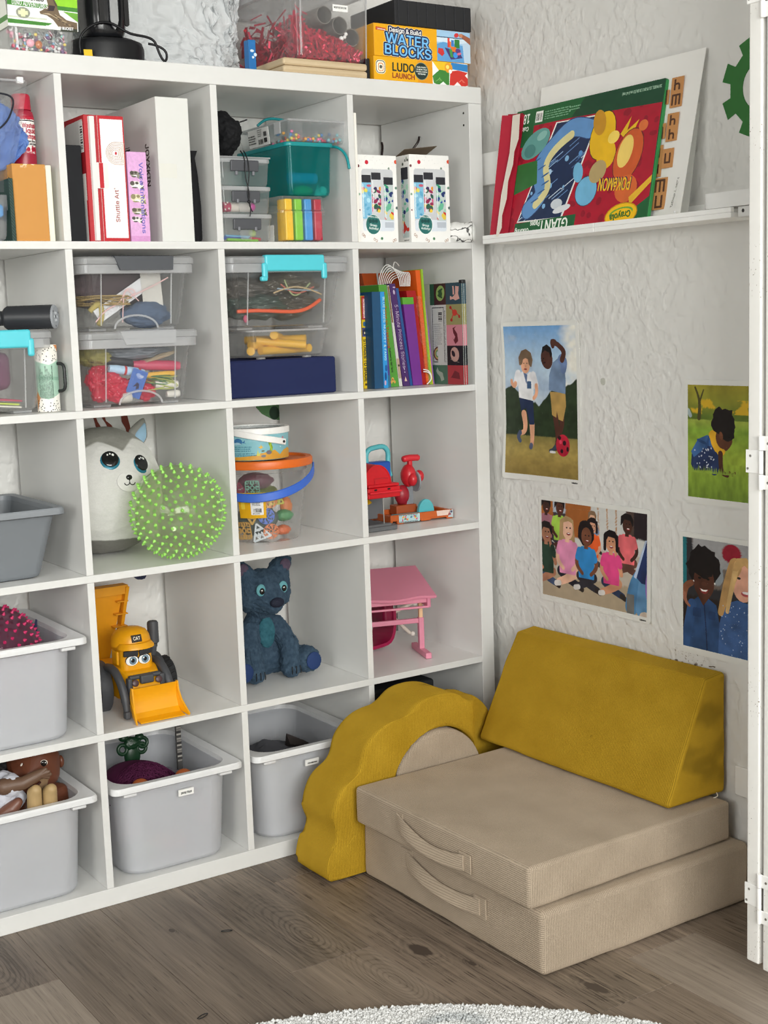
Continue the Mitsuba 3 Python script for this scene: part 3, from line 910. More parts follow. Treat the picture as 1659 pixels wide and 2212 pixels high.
# boards, tote with winter decorations
for z0, z1 in ((ZT, ZT + .0175), (ZT + .0178, ZT + .0345)):
    whole('wood_board', ('lower' if z0 == ZT else 'upper') + ' of the two pale wooden boards under the clear decoration tote', 'board', rbox(-.551, -.325, .008, .3, z0, z1, .006), bsdf('mat_pine', {'type': 'twosided', 'bsdf': {
        'type': 'principled', 'base_color': proc(lambda p, n, uv: mix((0.62, 0.5, 0.33), (0.47, 0.35, 0.2), fbm(p.x * 8, p.y * 8, p.z * 300, 3))), 'roughness': .6}}), 40, group='boards under the tote')
whole('black_notebook', 'thin black notebook standing between the wooden boards and the yellow game boxes', 'notebook', cbox(-.3225, -.3105, .02, .25, ZT, ZT + .05, .002), BLACKG, False)
tx, ty, tz = -.409, .195, ZT + .0358
tt = thing('storage_tote', 'clear storage tote of red foil shreds with a small white label on two boards', 'storage box')
part(tt, 'body', move(bin_shell(.192, .345, .208, .362, .178, .022, sheet=True), tx, ty, tz), CLEAR2, 40)
ro, ri = rrect(.232, .386, .03), rrect(.200, .352, .022)
part(tt, 'rim', move(ring_slab(ro, ri, .158, .180), tx, ty, tz), FOG, 40)
part(tt, 'lid', move(rbox(-.114, .114, -.19, .19, .1815, .195, .005), tx, ty, tz), FOG, 40)
part(tt, 'latch', move(rbox(-.05, .05, -.2075, -.1945, .152, .20, .004), tx, ty, tz), mat('3a3c40', .5), 40)
ff = frame((tx - .096, ty - .1725, tz), (1, 0, 0), (0, -.0085, .178))
for x in (.008, .184):
    part(tt, 'rib', xf(box(-.0014, .0014, .012, .176, 0, .003), ff @ trimesh.transformations.translation_matrix((x, 0, .0004))), FOG, False)
lb = part(tt, 'label', xf(cbox(.1125 - .018, .1535 - .018, .111, .126, .0002, .0012, .0003), ff), WHITEP, False, label='small white label')
letter(lb, 'WINTER DECOR', .0042, ff, '2a2a2a', (.115 - .018, .1175), 0, False, lift=.0014, width=.034)
# foil shreds: a jumble nobody could count
V, F, C = [], [], []
nsh = 0
for k in range(2600):
    x = tx + (rng.random() - .5) * .172
    yy = ty - .155 + rng.random() ** 1.6 * .29
    hgt = .045 + .05 * rng.random() + (.045 if x < tx - .06 else 0) * rng.random() + .018 * math.sin((x - tx) * 40)
    z = tz + .006 + rng.random() * hgt
    x = tx + (x - tx) * (1.0)
    d = rng.normal(size=3); d /= np.linalg.norm(d)
    q = np.cross(d, rng.normal(size=3)); q /= np.linalg.norm(q)
    l_, w_ = .008 + .013 * rng.random(), .0016 + .0022 * rng.random()
    c0 = np.array([x, yy, z])
    pts = np.array([c0 - d * l_ - q * w_, c0 - d * l_ + q * w_, c0 + d * l_ + q * w_, c0 + d * l_ - q * w_])
    pts[:, 2] = np.clip(pts[:, 2], tz + .004, tz + .17)
    pts[:, 0] = np.clip(pts[:, 0], tx - .091, tx + .091)
    pts[:, 1] = np.clip(pts[:, 1], ty - .160, ty + .165)
    if x > tx - .05 and yy < .24:
        pts[:, 2] -= np.maximum(0, pts[:, 2].max() - (tz + .075 - .45 * max(0, x - tx + .02)))
    V.append(pts); F.append(np.array([[0, 1, 2], [0, 2, 3]]) + 4 * k)
scene['mat_foil'] = {'type': 'twosided', 'bsdf': {'type': 'principled', 'base_color': rgb('c81e45'), 'roughness': 0.28, 'metallic': 0.55, 'specular': 0.8}}
whole('foil_shreds', 'shiny red foil shreds heaped in the clear tote on the shelf top', 'foil shreds', trimesh.Trimesh(np.vstack(V), np.vstack(F), process=False), 'mat_foil', False, kind='stuff')
for i, (x, z) in enumerate(((-.400, 1.962), (-.352, 1.944), (-.3135, 1.922))):
    m = lathe([(0, .19), (.0185, .19), (.0185, 0), (.0205, 0), (.0205, .2), (0, .2)], 28)
    m = xf(m, frame((x - .012, .052 + .010 * i, z), (1, 0, 0), (0, 0, 1)) @ rotm((1, 0, 0), 180))
    whole('cardboard_tube', ('highest', 'middle', 'lowest')[i] + ' of the three grey cardboard tubes in the clear tote', 'tube', m, mat('6f6c66', .8), 40, group='cardboard tubes in the tote')
whole('white_ornament', 'small white branching ornament on the red foil in the clear tote', 'ornament', cat(*[blob((-.372 + a, .045, 1.911 + b), (r, r, r), 1) for a, b, r in ((0, 0, .006), (.009, .004, .0045), (.013, .011, .0045), (-.003, -.007, .005))]), WHITEP, True)

# game boxes
t = thing('game_box', 'long yellow ludo game box at the bottom of the game stack on the shelf top', 'game box')
part(t, 'box', cbox(-.307, -.032, .010, .25, ZT, ZT + .0555), mat('d99a12', .5), False)
f1 = front(-.307, .010, ZT)
L = [(rect(.0005, .0005, .1685, .055), 'e3a814'), (rect(.125, .0005, .1685, .055), 'dd9413'), (rect(.1685, .0005, .2745, .055), 'efefec')]
L += [(Polygon([(.1685, .055), (.225, .055), (.215, .032), (.19, .032)]), 'e8bf25'), (Polygon([(.225, .055), (.2745, .053), (.2745, .036), (.222, .040)]), '2f7fc0'), (Polygon([(.172, .004), (.185, .0005), (.218, .0005), (.219, .034), (.19, .036), (.1685, .02)]), '3d7f35'),
      (Polygon([(.219, .0005), (.262, .0005), (.2745, .004), (.2745, .034), (.245, .038), (.222, .034)]), 'c8342a'), (Polygon([(.187, .0005), (.2, .009), (.212, .0005)]), 'efefec'), (Polygon([(.231, .0005), (.243, .011), (.256, .0005)]), 'efefec'),
      (Polygon([(.1685, .03), (.178, .037), (.1685, .045)]), 'efefec'), (Polygon([(.2745, .02), (.266, .027), (.2745, .034)]), 'efefec'), (Point(.217, .042).buffer(.012, 3), 'e39a2b'), (Point(.214, .044).buffer(.005, 3), 'f4dc70'), (Point(.222, .034).buffer(.005, 3), 'f1ede2')]
L += [(stroke([(.178 + k * .004, .008 + k * .002), (.190, .016 + k * .001), (.196 - k * .003, .010)], .0012), '74a85a') for k in range(3)] + [(stroke([(.244 + k * .004, .008 + k * .002), (.256, .017), (.266 - k * .003, .010)], .0012), 'e0705f') for k in range(3)]
L += [(rect(.005, .015, .033, .047, .009), 'efe6cf'), (rect(.0065, .0165, .0315, .0455, .008), '40433a'), (rect(.008, .018, .03, .044, .007), 'f2ead4'), (rect(.012, .021, .027, .040, .005), 'd77b38'), (rect(.0135, .0225, .0255, .038, .004), 'f2ead4'), (ell(.0195, .031, .004, .004), '55574e'),
      (ell(.136, .0285, .0205, .0205), '8d9b86'), (ell(.136, .0285, .0192, .0192), '23332f')]
printed(t, 'print', L, f1)
letter(t, 'LUDO', .0185, f1, '1d2a20', (.050, .0245), -1, True, lift=.0006, width=.064)
letter(t, 'LAUNCH', .0115, f1, '8e3a1c', (.050, .0085), -1, True, lift=.0006, width=.064)
for k, s in enumerate(('EARN POINTS', 'TO MOVE YOUR', 'PIECES ACROSS', 'THE BOARD', '')):
    if s:
        letter(t, s, .0030, f1, 'e8ece4', (.136, .036 - .0052 * k), 0, True, True, lift=.0006)
t = thing('game_box', 'yellow water blocks game box stacked between the ludo box and the black box', 'game box')
part(t, 'box', cbox(-.304, -.022, .010, .25, ZT + .056, ZT + .1295), mat('d99a12', .5), False)
f1 = front(-.304, .010, ZT + .056)
L = [(rect(.0005, .0005, .181, .073), 'e3a512'), (rect(.181, .0005, .2815, .073), '9cc3e2'), (rect(.181, .045, .2815, .058), 'cfe0ee'), (rect(.181, .056, .2815, .058), '34506a'), (Polygon([(.181, .0005), (.2815, .0005), (.262, .04), (.2, .046), (.181, .04)]), '5f9bd0'),
     (Polygon([(.262, .0005), (.2815, .0005), (.2815, .05), (.258, .046)]), 'b9cfe2'), (Polygon([(.204, .033), (.248, .026), (.257, .012), (.222, .006)]), '43386e'),
     (rect(.213, .034, .219, .056), 'd8423a'), (rect(.219, .034, .2235, .048), 'df7a34'), (rect(.224, .038, .232, .052), '3c78c0'), (rect(.234, .034, .249, .054), '2f7a3a'), (Polygon([(.222, .026), (.238, .024), (.239, .036), (.223, .037)]), 'e0702c'),
     (ell(.244, .028, .008, .005), '5b3a78'), (Polygon([(.221, .012), (.229, .011), (.226, .03), (.217, .03)]), '3f8f4a'), (ell(.236, .017, .007, .007), '3f8fe0'), (ell(.247, .021, .007, .003, 15), 'd96a8a'), (Polygon([(.183, .02), (.196, .012), (.203, .019), (.199, .030), (.185, .031)]), 'c93437'),
     (Polygon([(.2815, .044), (.2815, .060), (.255, .069), (.25, .063)]), '9a5b42'), (ell(.240, .064, .007, .005, 20), 'c9363a'), (ell(.253, .064, .006, .0045, 10), 'c08060'), (Polygon([(.0055, .058), (.034, .057), (.034, .0635), (.0055, .0655)]), 'b5432a')]
words = [('Design & Build', .0098, .042, .0555, .091, '2a2c44', 'f6f5f0'), ('WATER', .0225, .031, .0295, .124, '22304f', '6fb6ea'), ('BLOCKS', .0225, .026, .0045, .134, '22304f', '6fb6ea')]
for s, h, x, y, w, out, col in words:
    mm = text(s, h, True, width=w)
    pr = trimesh.path.polygons.projected(mm, (0, 0, 1))
    pr = affinity.translate(affinity.rotate(pr, -2.2, origin=(0, 0)), x, y + .002)
    L.append((pr.buffer(.0042), 'e8e2cf'))
    L.append((pr.buffer(.0034), out))
printed(t, 'print', L, f1)
for s, h, x, y, w, out, col in words:
    letter(t, s, h, f1, col, (x, y + .002), -2.2, True, lift=.0006, width=w)
letter(t, 'Lakeshore', .0035, f1, 'f3ead8', (.0085, .0595), -3, True, lift=.0006, width=.023)
t = thing('black_box', 'ribbed black box on top of the yellow game boxes', 'box')
part(t, 'box', rbox(-.246, -.020, .006, .2, ZT + .13, ZT + .187, .003), mat('191a1d', .7), 40)
for k in range(8):
    part(t, 'rib', box(-.236 + k * .0275, -.2345 + k * .0275, .0045, .007, ZT + .133, ZT + .185), mat('2b2c30', .7), False)

# ------------------------------------------------------------------ first row from the top
Z1 = ZS[4]
# left: zip bag with blue cloth, paint bottle, orange box, clear box
t = thing('carton', 'plain orange carton with a cream side, under the red paint bottle', 'box')
part(t, 'body', rbox(-1.187, -1.1165, .015, .2, Z1, Z1 + .155, .0025), bsdf('mat_orange_card', {'type': 'twosided', 'bsdf': {'type': 'principled', 'roughness': .7, 'base_color': proc(
    lambda p, n, uv: mix(mi.Color3f(.53, .245, .055), mi.Color3f(.80, .62, .40), smoothstep(.60, .66, fbm(p.x * 120, p.y * 120, p.z * 120, 3)) * smoothstep(Z1 + .143, Z1 + .155, p.z)))}}), 40)
part(t, 'pages', rbox(-1.1163, -1.1035, .018, .2, Z1, Z1 + .154, .002), mat('e3e0cc', .7), 40, label='cream side')
px, py = -1.128, .105
t = thing('paint_bottle', 'red squeeze bottle of washable tempera paint on the orange carton', 'bottle')
zb = Z1 + .1555
part(t, 'body', move(lathe([(0, 0), (.0235, 0), (.0255, .003), (.0255, .026), (.0245, .03), (.0245, .106), (.0225, .114), (.015, .12), (0, .12)], 30), px, py, zb), mat('9d1c35', .35), 40)
part(t, 'cap', move(lathe([(.0145, .118), (.0205, .118), (.0195, .146), (.017, .150), (0, .151)], 28), px, py, zb), mat('b01d36', .35), 40)
def wrap(parent, name, layers, r, cx, cy, z, a0, edge=.004, fn=None, matte=False, squash=1.0):
    """Print wrapped round a cylinder: x is arc length from the angle a0 (degrees, 270 = towards the room), y is height."""
    m, c = flat_print(layers, np.eye(4), 0, edge, fn)
    v = m.vertices
    a = math.radians(a0) + v[:, 0] / r
    q = np.c_[cx + r * np.cos(a), cy + r * squash * np.sin(a), z + v[:, 1]]
    return part(parent, name, trimesh.Trimesh(q, m.faces, process=False), 'mat_print_matte' if matte else 'mat_print', False, color=c)
def wraptext(parent, s, h, x, y, r, cx, cy, z, a0, color, bold=True, width=None, center=False, lift=.0004):
    m = text(s, h, bold, .0002, center, width).copy()
    m = m.subdivide_to_size(.004)
    v = m.vertices
    a = math.radians(a0) + (v[:, 0] + x) / r
    rr = r + lift + v[:, 2]
    return part(parent, 'lettering', trimesh.Trimesh(np.c_[cx + rr * np.cos(a), cy + rr * np.sin(a), z + y + v[:, 1]], m.faces, process=False), mat(color, .5), False)
r_ = random.Random(3)
lay = [(rect(0, .028, .07, .104), 'b01f38'), (rect(0, .033, .07, .098), 'eeece6')] + [(ell(.07 * r_.random(), .034 + .004 * r_.random(), .004, .005), 'b01f38') for _ in range(12)] + [(ell(.07 * r_.random(), .1, .003, .003), 'b01f38') for _ in range(16)]
lay += [(rect(0, .094, .07, .096), '2a2020')]
wrap(t, 'label_print', lay, .0248, px, py, zb, 215)
for s, h, y, w, c_ in (('Washable', .0085, .081, .040, 'a81c34'), ('Liquid', .0095, .070, .034, 'a81c34'), ('Tempera', .0095, .0585, .04, 'a81c34'), ('Washes from', .0042, .0515, .03, '3a3a3a'), ('hands and clothes', .0042, .046, .036, '3a3a3a'), ('Red', .0085, .036, .014, 'a81c34')):
    wraptext(t, s, h, .012 + (.018 if s == 'Red' else 0), y, .0249, px, py, zb, 222, c_, True, w)
wraptext(t, '1 pt (473 ml)', .0042, .006, .029, .0252, px, py, zb, 222, 'f2eeea', True, .032)
t = thing('notebook', 'dark green notebook with diagonal stripes, standing left of the orange carton', 'notebook')
part(t, 'cover', cbox(-1.1965, -1.1885, .012, .19, Z1, Z1 + .125), mat('1d3a33', .6), False)
printed(t, 'stripes', [(rect(0, 0, .0078, .124), '20423a')] + [(Polygon([(0, y), (.0078, y - .01), (.0078, y - .007), (0, y + .003)]), '10201c') for y in np.arange(.008, .13, .0065)], front(-1.1964, .012, Z1))
t = thing('clear_box', 'small clear box with a blue piece inside, below the bag of blue cloth', 'box')
part(t, 'body', move(bin_shell(.072, .105, .078, .11, .062, .010, sheet=True), -1.240, .068, Z1 + .001), CLEAR2, 40)
part(t, 'lid', loft([np.c_[rrect(.082, .114, .012) + [-1.240, .068], np.full(24, Z1 + z)] for z in (.062, .068, .092)], False, True), CLEAR2, 40)
whole('blue_block', 'bright blue plastic piece inside the small clear box', 'toy piece', rbox(-1.268, -1.206, .02, .09, Z1 + .048, Z1 + .075, .008), mat('2b86c8', .4), 40)
t = thing('zip_bag', 'clear zip bag of blue cloth leaning at the left end of the top row', 'plastic bag')
def sheetbag(x0, x1, z0, z1, y0, amp, seed):
    n = 40
    u, w = np.meshgrid(np.linspace(0, 1, n), np.linspace(0, 1, n))
    x = x0 + (x1 - x0) * u + .0 * w - (1 - w) ** 1.2 * .055 * u
    z = z0 + (z1 - z0) * w
    q = np.c_[x.ravel() * 9, z.ravel() * 16, np.full(n * n, seed)]
    y = y0 - .03 * np.sin(np.pi * np.clip(u * .96, 0, 1)).ravel() * (1 - w.ravel()) ** .4 - amp * np.abs(meshkit.fbm(q + 7, 3, seed) - .5)
    i, j = np.meshgrid(np.arange(n - 1), np.arange(n - 1))
    a = (i * n + j).ravel()
    f = np.vstack([np.c_[a, a + 1, a + n + 1], np.c_[a, a + n + 1, a + n]])
    return trimesh.Trimesh(np.c_[x.ravel(), y, z.ravel()], f, process=False)
part(t, 'front_sheet', sheetbag(-1.40, -1.131, Z1 + .1, Z1 + .325, .052, .03, 3), clear_plastic('mat_zip', 'e6eaee', .10), True)
part(t, 'back_sheet', sheetbag(-1.40, -1.134, Z1 + .1, Z1 + .325, .078, .01, 5), 'mat_zip', True)
part(t, 'zip', cbox(-1.40, -1.134, .0505, .0535, Z1 + .322, Z1 + .3265, .0008), FOG, False)
part(t, 'slider', rbox(-1.152, -1.138, .047, .057, Z1 + .318, Z1 + .3315, .002), WHITEP, 40)
letter(t, 'WARNING', .006, front(-1.184, .0395, Z1 + .123), '222222', (0, 0), -10, True)
bl = blob((-1.255, .055, Z1 + .205), (.10, .018, .10), 6, .35, 1.6, 3)
v = bl.vertices
v -= bl.vertex_normals * (np.abs(meshkit.fbm(v * [55, 20, 26], 3, 4) - .5) * .045)[:, None]
v[:, 0] += (v[:, 2] - Z1 - .2) * .25
v[:, 1] = np.clip(v[:, 1], .037, .073)
bl.vertices = v
t = thing('blue_garment', 'folded blue cloth with dark piping inside the clear zip bag', 'cloth')
part(t, 'cloth', bl, bsdf('mat_blue_cloth', {'type': 'twosided', 'bsdf': {'type': 'principled', 'base_color': proc(lambda p, n, uv: mix((.055, .11, .32), (.12, .22, .50), fbm(p.x * 30, p.y * 30, p.z * 30, 3))), 'roughness': .9}}), True)
part(t, 'piping', tube(spline([(-1.225, .036, Z1 + .296), (-1.195, .035, Z1 + .294), (-1.169, .034, Z1 + .285), (-1.172, .033, Z1 + .262), (-1.188, .033, Z1 + .235), (-1.215, .033, Z1 + .215)], 24), .0018, 6), mat('10131f', .7), True)

# second column: boxes upright
whole('black_binder', 'dark grey box file standing at the left end beside the red and white box', 'box', rbox(-1.0705, -1.0315, .03, .32, Z1, Z1 + .198, .002), mat('181a1e', .7, 0, .3), 40)
RED, CARD = mat('a81f28', .5), mat('d9d8d5', .6)
x0, x1, h = -1.029, -.9415, .2585
t = thing('marker_box', 'tall white and red art box with an open flap and a rainbow mark', 'box')
part(t, 'body', cbox(x0, x1, .014, .31, Z1, Z1 + h), RED, False)
part(t, 'front_panel', cbox(x0 + .029, x1 - .0005, .0115, .0145, Z1 + .001, Z1 + h - .001, .0006), CARD, False)
part(t, 'side_flap', xf(hex8([(.008, 0, 0), (.0205, 0, 0), (.0225, .253, 0), (.0075, .253, 0), (.010, 0, .006), (.0185, 0, .006), (.019, .253, .008), (.0085, .253, .008)]), front(x0 + .001, .0145, Z1 + .002)), CARD, False)
ff = front(x0, .0115, Z1)
W_ = x1 - x0
def rainbow(k):
    r = .0225 - .0033 * k
    return Polygon([(-r * math.cos(a), -r * .2 + 0 + r * math.sin(a) * .95 + .004) for a in np.linspace(0, math.pi, 24)][::-1] + [(-r, -.018 * r / .0225 - .001), (r, -.018 * r / .0225 - .001)])
RB = [affinity.translate(affinity.rotate(rainbow(k), 90, origin=(0, 0)), .0655, .182) for k in range(6)]
L = [(rect(.029, .001, W_ - .001, h - .001), 'eae9e6'), (rect(.029, .001, W_ - .001, h - .001).difference(rect(.0335, .0075, W_ - .0035, h - .0075)), 'b3222b')]
for q in RB:
    L += [(q.exterior.buffer(.00045), 'b58a6a')]
L += [(ell(.066, .182, .0022, .0032), 'b3222b')]
printed(t, 'print', L, ff, .0003)
letter(t, 'Shuttle Art', .0088, ff, '8a2a22', (.0665, .040), 90, False, lift=.0006, width=.066)
letter(t, '®', .003, ff, '8a2a22', (.0605, .108), 90, False, lift=.0006)
tb = part(t, 'tab', xf(extrude(rect(0, 0, .032, .053, .006), .0016), front(x0 + .0135, .0112, Z1 + .109)), CARD, False, label='white closing tab')
printed(tb, 'print', [(rect(.0125, .0008, .0215, .0522), 'b3222b')], front(x0 + .0135, .0096, Z1 + .109), .0002)
sf = side(x0, .31, Z1)
L = [(rect(.0005, .0005, .2955, h - .0005), 'b3222b'), (Polygon([(.0005, .0005), (.288, .0005), (.288, h - .008), (.20, h - .010), (.13, h - .03), (.09, h - .08), (.0005, h - .09)]), 'cfcfcd'), (rect(.262, .12, .294, .185), '8d1a22'), (rect(.268, h - .075, .290, h - .012), 'dcdcda'), (rect(.268, .085, .292, .14), 'd9d4cf')]
L += [(q, '2b2b2b') for q, _ in barcode(.274, .286, h - .068, h - .02, 14, seed=2, vertical=False)]
printed(t, 'print', L, sf, .0003)
t = thing('puzzle_box', 'narrow pink box with small animal pictures and purple lettering', 'box')
part(t, 'body', cbox(-.939, -.895, .012, .25, Z1, Z1 + .187), mat('c793c0', .5), False)
ff = front(-.939, .012, Z1)
L = [(rect(.0003, .0003, .0437, .1867), 'd3a3cf'), (rect(.0003, .0003, .0437, .012), 'c78fbf')]
letter(t, 'Voice Intonations', .0085, ff, '6c5fae', (.0265, .166), -90, True, lift=.0003, width=.148)
for k, (x, y, w, hh, body, dark) in enumerate(((.016, .141, .011, .008, '8a857c', '4a463f'), (.017, .119, .013, .009, 'e4e0d8', '55504a'), (.018, .091, .014, .0105, 'd6cfb0', '8c8462'), (.019, .064, .014, .008, 'a9a28e', '5c5648'), (.014, .047, .010, .007, 'dcd8d2', '4d4a48'))):
    L += [(ell(x, y, w, hh * .8), body), (ell(x + w * .85, y - hh * .4, hh * .75, hh * .8), body), (ell(x - w * .6, y + hh * .3, w * .4, hh * .5), dark), (ell(x + w * .2, y + hh * .35, w * .3, hh * .3), dark), (ell(x + w * .2 - .002, y - hh * .5, w * .45, hh * .25), 'f2f0ea'),
          (Polygon([(x + w * .7, y + hh * .1), (x + w * 1.35, y + hh * .75), (x + w * 1.2, y - hh * .1)]), dark), (Polygon([(x + w * .8, y - hh * .9), (x + w * 1.5, y - hh * 1.2), (x + w * 1.25, y - hh * .4)]), dark), (ell(x + w * 1.0, y - hh * .1, .0009, .0009), '141414'), (ell(x + w * 1.0, y - hh * .7, .0009, .0009), '141414'), (ell(x + w * 1.3, y - hh * .4, .001, .0008), '2a2020'), (ell(x - w * .2, y - hh * .7, w * .5, .0014), dark)]
printed(t, 'print', L, ff, .0005, .004, mottled(.15, 300, 1))
t = thing('white_carton', 'tallest plain white carton with dark lettering on its side, in the upper row', 'box')
part(t, 'body', xf(cbox(-.8665, -.790, .012, .34, Z1, Z1 + .304, .0012), np.eye(4)), mat('d2d3cf', .65), False)
sf = side(-.8665, .34, Z1)
letter(t, 'JOYXKIN', .0175, sf, '4a4744', (.2655, .213), -90, True, lift=.0005, width=.090)
letter(t, '®', .004, sf, '33312f', (.262, .118), -90, False, lift=.0005)
printed(t, 'barcode', barcode(.155, .182, .19, .218, 9, '2b2a29', 5, False), sf, .0004)
part(t, 'tape', xf(rbox(0, .042, 0, .030, 0, .0004, .0001), front(-.8663, .0118, Z1 + .135)), mat('d3d3cc', .35), False)
whole('black_case', 'soft black zip case leaning at the right of the white carton', 'case', xf(loft([np.c_[rrect(.034 * s, .24, .014) + [0, .17], np.full(24, z)] for s, z in ((.8, .0), (1.05, .01), (1.1, .08), (.85, .15), (.55, .185), (.2, .199))], True, True), trimesh.transformations.translation_matrix((-.766, 0, Z1 + .0005))), mat('0e0f12', .8, 0, .3), 50)

# third column: organiser, bags, bins
ox0, ox1 = -.7225, -.594
t = thing('drawer_organizer', 'small three-tier clear organizer with grey latches under the black drawstring bag', 'organizer')
GREY = mat('46484d', .45)
for k in range(3):
    z = Z1 + .001 + k * .0605
    part(t, 'tier', move(bin_shell(.118, .16, .124, .166, .052, .008, sheet=True), (ox0 + ox1) / 2, .095, z), CLEAR2, 40)
    part(t, 'tier_rim', move(ring_slab(rrect(.1285, .171, .01), rrect(.119, .161, .008), .0515, .0602), (ox0 + ox1) / 2, .095, z), FOG, 40)
    if k:
        part(t, 'tier_plate', move(rbox(-.059, .059, -.08, .08, -.0015, -.0003, .0003), (ox0 + ox1) / 2, .095, z), CLEAR2, False)
    lt = part(t, 'latch', xf(rbox(0, .070, 0, .024, 0, .006, .0025), frame((ox0 + .024, .0095, z + .026 + .006 * (k == 2)), (1, 0, 0), (0, -.12, 1))), GREY, 40, label='grey latch')
    for x in (.014, .056):
        part(lt, 'clip', rbox(ox0 + .021 + x, ox0 + .027 + x, .002, .008, z + .023, z + .032, .0015), mat('6d6f75', .4), 40)
    if k < 2:
        part(t, 'tongue', xf(hex8([(.020, 0, 0), (.046, 0, 0), (.05, .026, 0), (.016, .026, 0), (.020, 0, .0015), (.046, 0, .0015), (.05, .026, .0015), (.016, .026, .0015)]), front(ox0 + .026, .0125, z + .004)), CLEAR2, False)
part(t, 'lid', rbox(ox0, ox1, .009, .181, Z1 + .1825, Z1 + .1865, .0015), FOG, 40)
PINKW = mat('c9c2b8', .5)
whole('polka_dot_tube', 'white and crimson polka dot tube with a magenta cap in the organizer', 'tube', xf(trimesh.creation.cylinder(.0105, .052, sections=24), rotm((0, 1, 0), 90)).apply_translation((-.668, .035, Z1 + .078)), PINKW, 40)
m = xf(trimesh.creation.cylinder(.0108, .018, sections=24), rotm((0, 1, 0), 90)).apply_translation((-.70, .035, Z1 + .078))
part('polka_dot_tube', 'dotted_end', m, mat('a02048', .4), 40)
for a, b in ((-.705, .005), (-.697, -.004), (-.7, .009), (-.706, -.006)):
    part('polka_dot_tube', 'dot', blob((a, .0245, Z1 + .078 + b), (.0024, .0012, .0024), 1), PINKW, True)
part('polka_dot_tube', 'cap', blob((-.636, .035, Z1 + .079), (.010, .0098, .0098), 2), mat('b8258c', .35), True)
for c_, z, x0, x1 in (('2d4fa0', .010, -.71, -.655), ('6fb0d8', .014, -.70, -.636), ('b02840', .009, -.64, -.612), ('7dbb3a', .006, -.70, -.62)):
    whole('marker_pen', {'2d4fa0': 'dark blue', '6fb0d8': 'light blue', 'b02840': 'red', '7dbb3a': 'green'}[c_] + ' pen lying in the lowest tier of the clear organizer', 'pen', tube([(x0, .03 + z, Z1 + z + .001), (x1, .034 + z, Z1 + z - .001)], .0036, 10), mat(c_, .4), 40)
whole('putty_ball', 'pale green ball in the lowest tier of the clear organizer', 'ball', blob((-.628, .05, Z1 + .022), (.009, .009, .009), 2), mat('a9c07a', .6), True)
dbag = blob((-.6805, .085, Z1 + .2405), (.0435, .062, .053), 5, .22, 2.2, 4)
v = dbag.vertices
cr = np.abs(meshkit.fbm(v * 70, 3, 5) - .5)
v = v - dbag.vertex_normals * (cr * .010)[:, None]
v[:, 2] = np.maximum(v[:, 2], Z1 + .1875)
dbag.vertices = v
t = thing('drawstring_bag', 'black drawstring bag with its cord hanging over the organizer', 'bag')
part(t, 'pouch', dbag, mat('0f1013', .8, 0, .3), True)
part(t, 'drawstring', tube(spline([(-.664, .02, Z1 + .20), (-.664, .004, Z1 + .182), (-.665, -.0005, Z1 + .14), (-.658, -.001, Z1 + .10), (-.660, -.0015, Z1 + .085), (-.652, -.0015, Z1 + .065)], 30), .0012, 6), BLACK, True)
part(t, 'drawstring', tube(spline([(-.656, .02, Z1 + .20), (-.657, .003, Z1 + .182), (-.657, -.001, Z1 + .14), (-.661, -.001, Z1 + .10), (-.657, -.0015, Z1 + .08), (-.659, -.0015, Z1 + .055)], 30), .0012, 6), BLACK, True)
part(t, 'knot', blob((-.6595, -.001, Z1 + .087), (.0035, .003, .004), 2), BLACK, True)
part(t, 'cord_end', tube(spline([(-.641, .06, Z1 + .268), (-.632, .055, Z1 + .271), (-.627, .05, Z1 + .273)], 8), .0016, 6), BLACK, True)
# box of four tall blocks
t = thing('clear_box', 'clear lidded box holding four tall bright coloured pieces under the teal bin', 'box')
cx, cy = -.514, .078
part(t, 'body', move(bin_shell(.108, .124, .116, .132, .068, .008, sheet=True), cx, cy, Z1 + .001), CLEAR, 40)
part(t, 'lid', loft([np.c_[rrect(w, d, .01) + [cx, cy], np.full(24, Z1 + z)] for w, d, z in ((.121, .137, .066), (.121, .137, .072), (.117, .133, .0735), (.113, .129, .1035))], False, True), CLEAR, 40)
part(t, 'label', xf(cbox(.004, .034, .003, .040, 0, .0006, .0002), frame((cx - .058, .082, Z1 + .001), (.0, -1, 0), (0, 0, 1))), WHITEP, False, label='white label')
for k, (c_, nm) in enumerate((('e9b90f', 'yellow'), ('79c02b', 'green'), ('3a8fd0', 'blue'), ('b01e38', 'red'))):
    x = -.546 + k * .0258
    t2 = thing('storage_piece', nm + ' tall plastic piece in the clear lidded box under the teal bin', 'toy piece')
    part(t2, 'body', rbox(x - .0105, x + .0105, .02, .06, Z1 + .005, Z1 + .072, .003), mat(c_, .35), 40)
    part(t2, 'cap', rbox(x - .0098, x + .0098, .021, .059, Z1 + .0722, Z1 + .0985, .003), mat(c_, .3), 40)
# teal bin with its handle
t = thing('teal_bin', 'clear teal plastic bin with a handle, stacked below the bead box', 'bin')
cx, cy, z = -.479, .150, Z1 + .1046
part(t, 'body', move(bin_shell(.112, .236, .120, .244, .118, .012, sheet=True), cx, cy, z), TEALC, 40)
part(t, 'rim', move(ring_slab(rrect(.129, .253, .015), rrect(.118, .242, .012), .1125, .1215), cx, cy, z), mat('16878a', .35), 40)
part(t, 'handle', tube(spline([(cx + .066, .06, z + .117), (cx + .074, .03, z + .114), (cx + .082, .004, z + .092), (cx + .0845, -.004, z + .062)], 16), .0032, 8), mat('1b8d92', .35), True)
part(t, 'handle_arc', tube(spline([(cx - .04, .20, z + .180), (cx - .02, .20, z + .194), (cx + .02, .20, z + .198), (cx + .05, .20, z + .190), (cx + .062, .20, z + .155)], 20), .0032, 8), mat('1b7f84', .35), True)
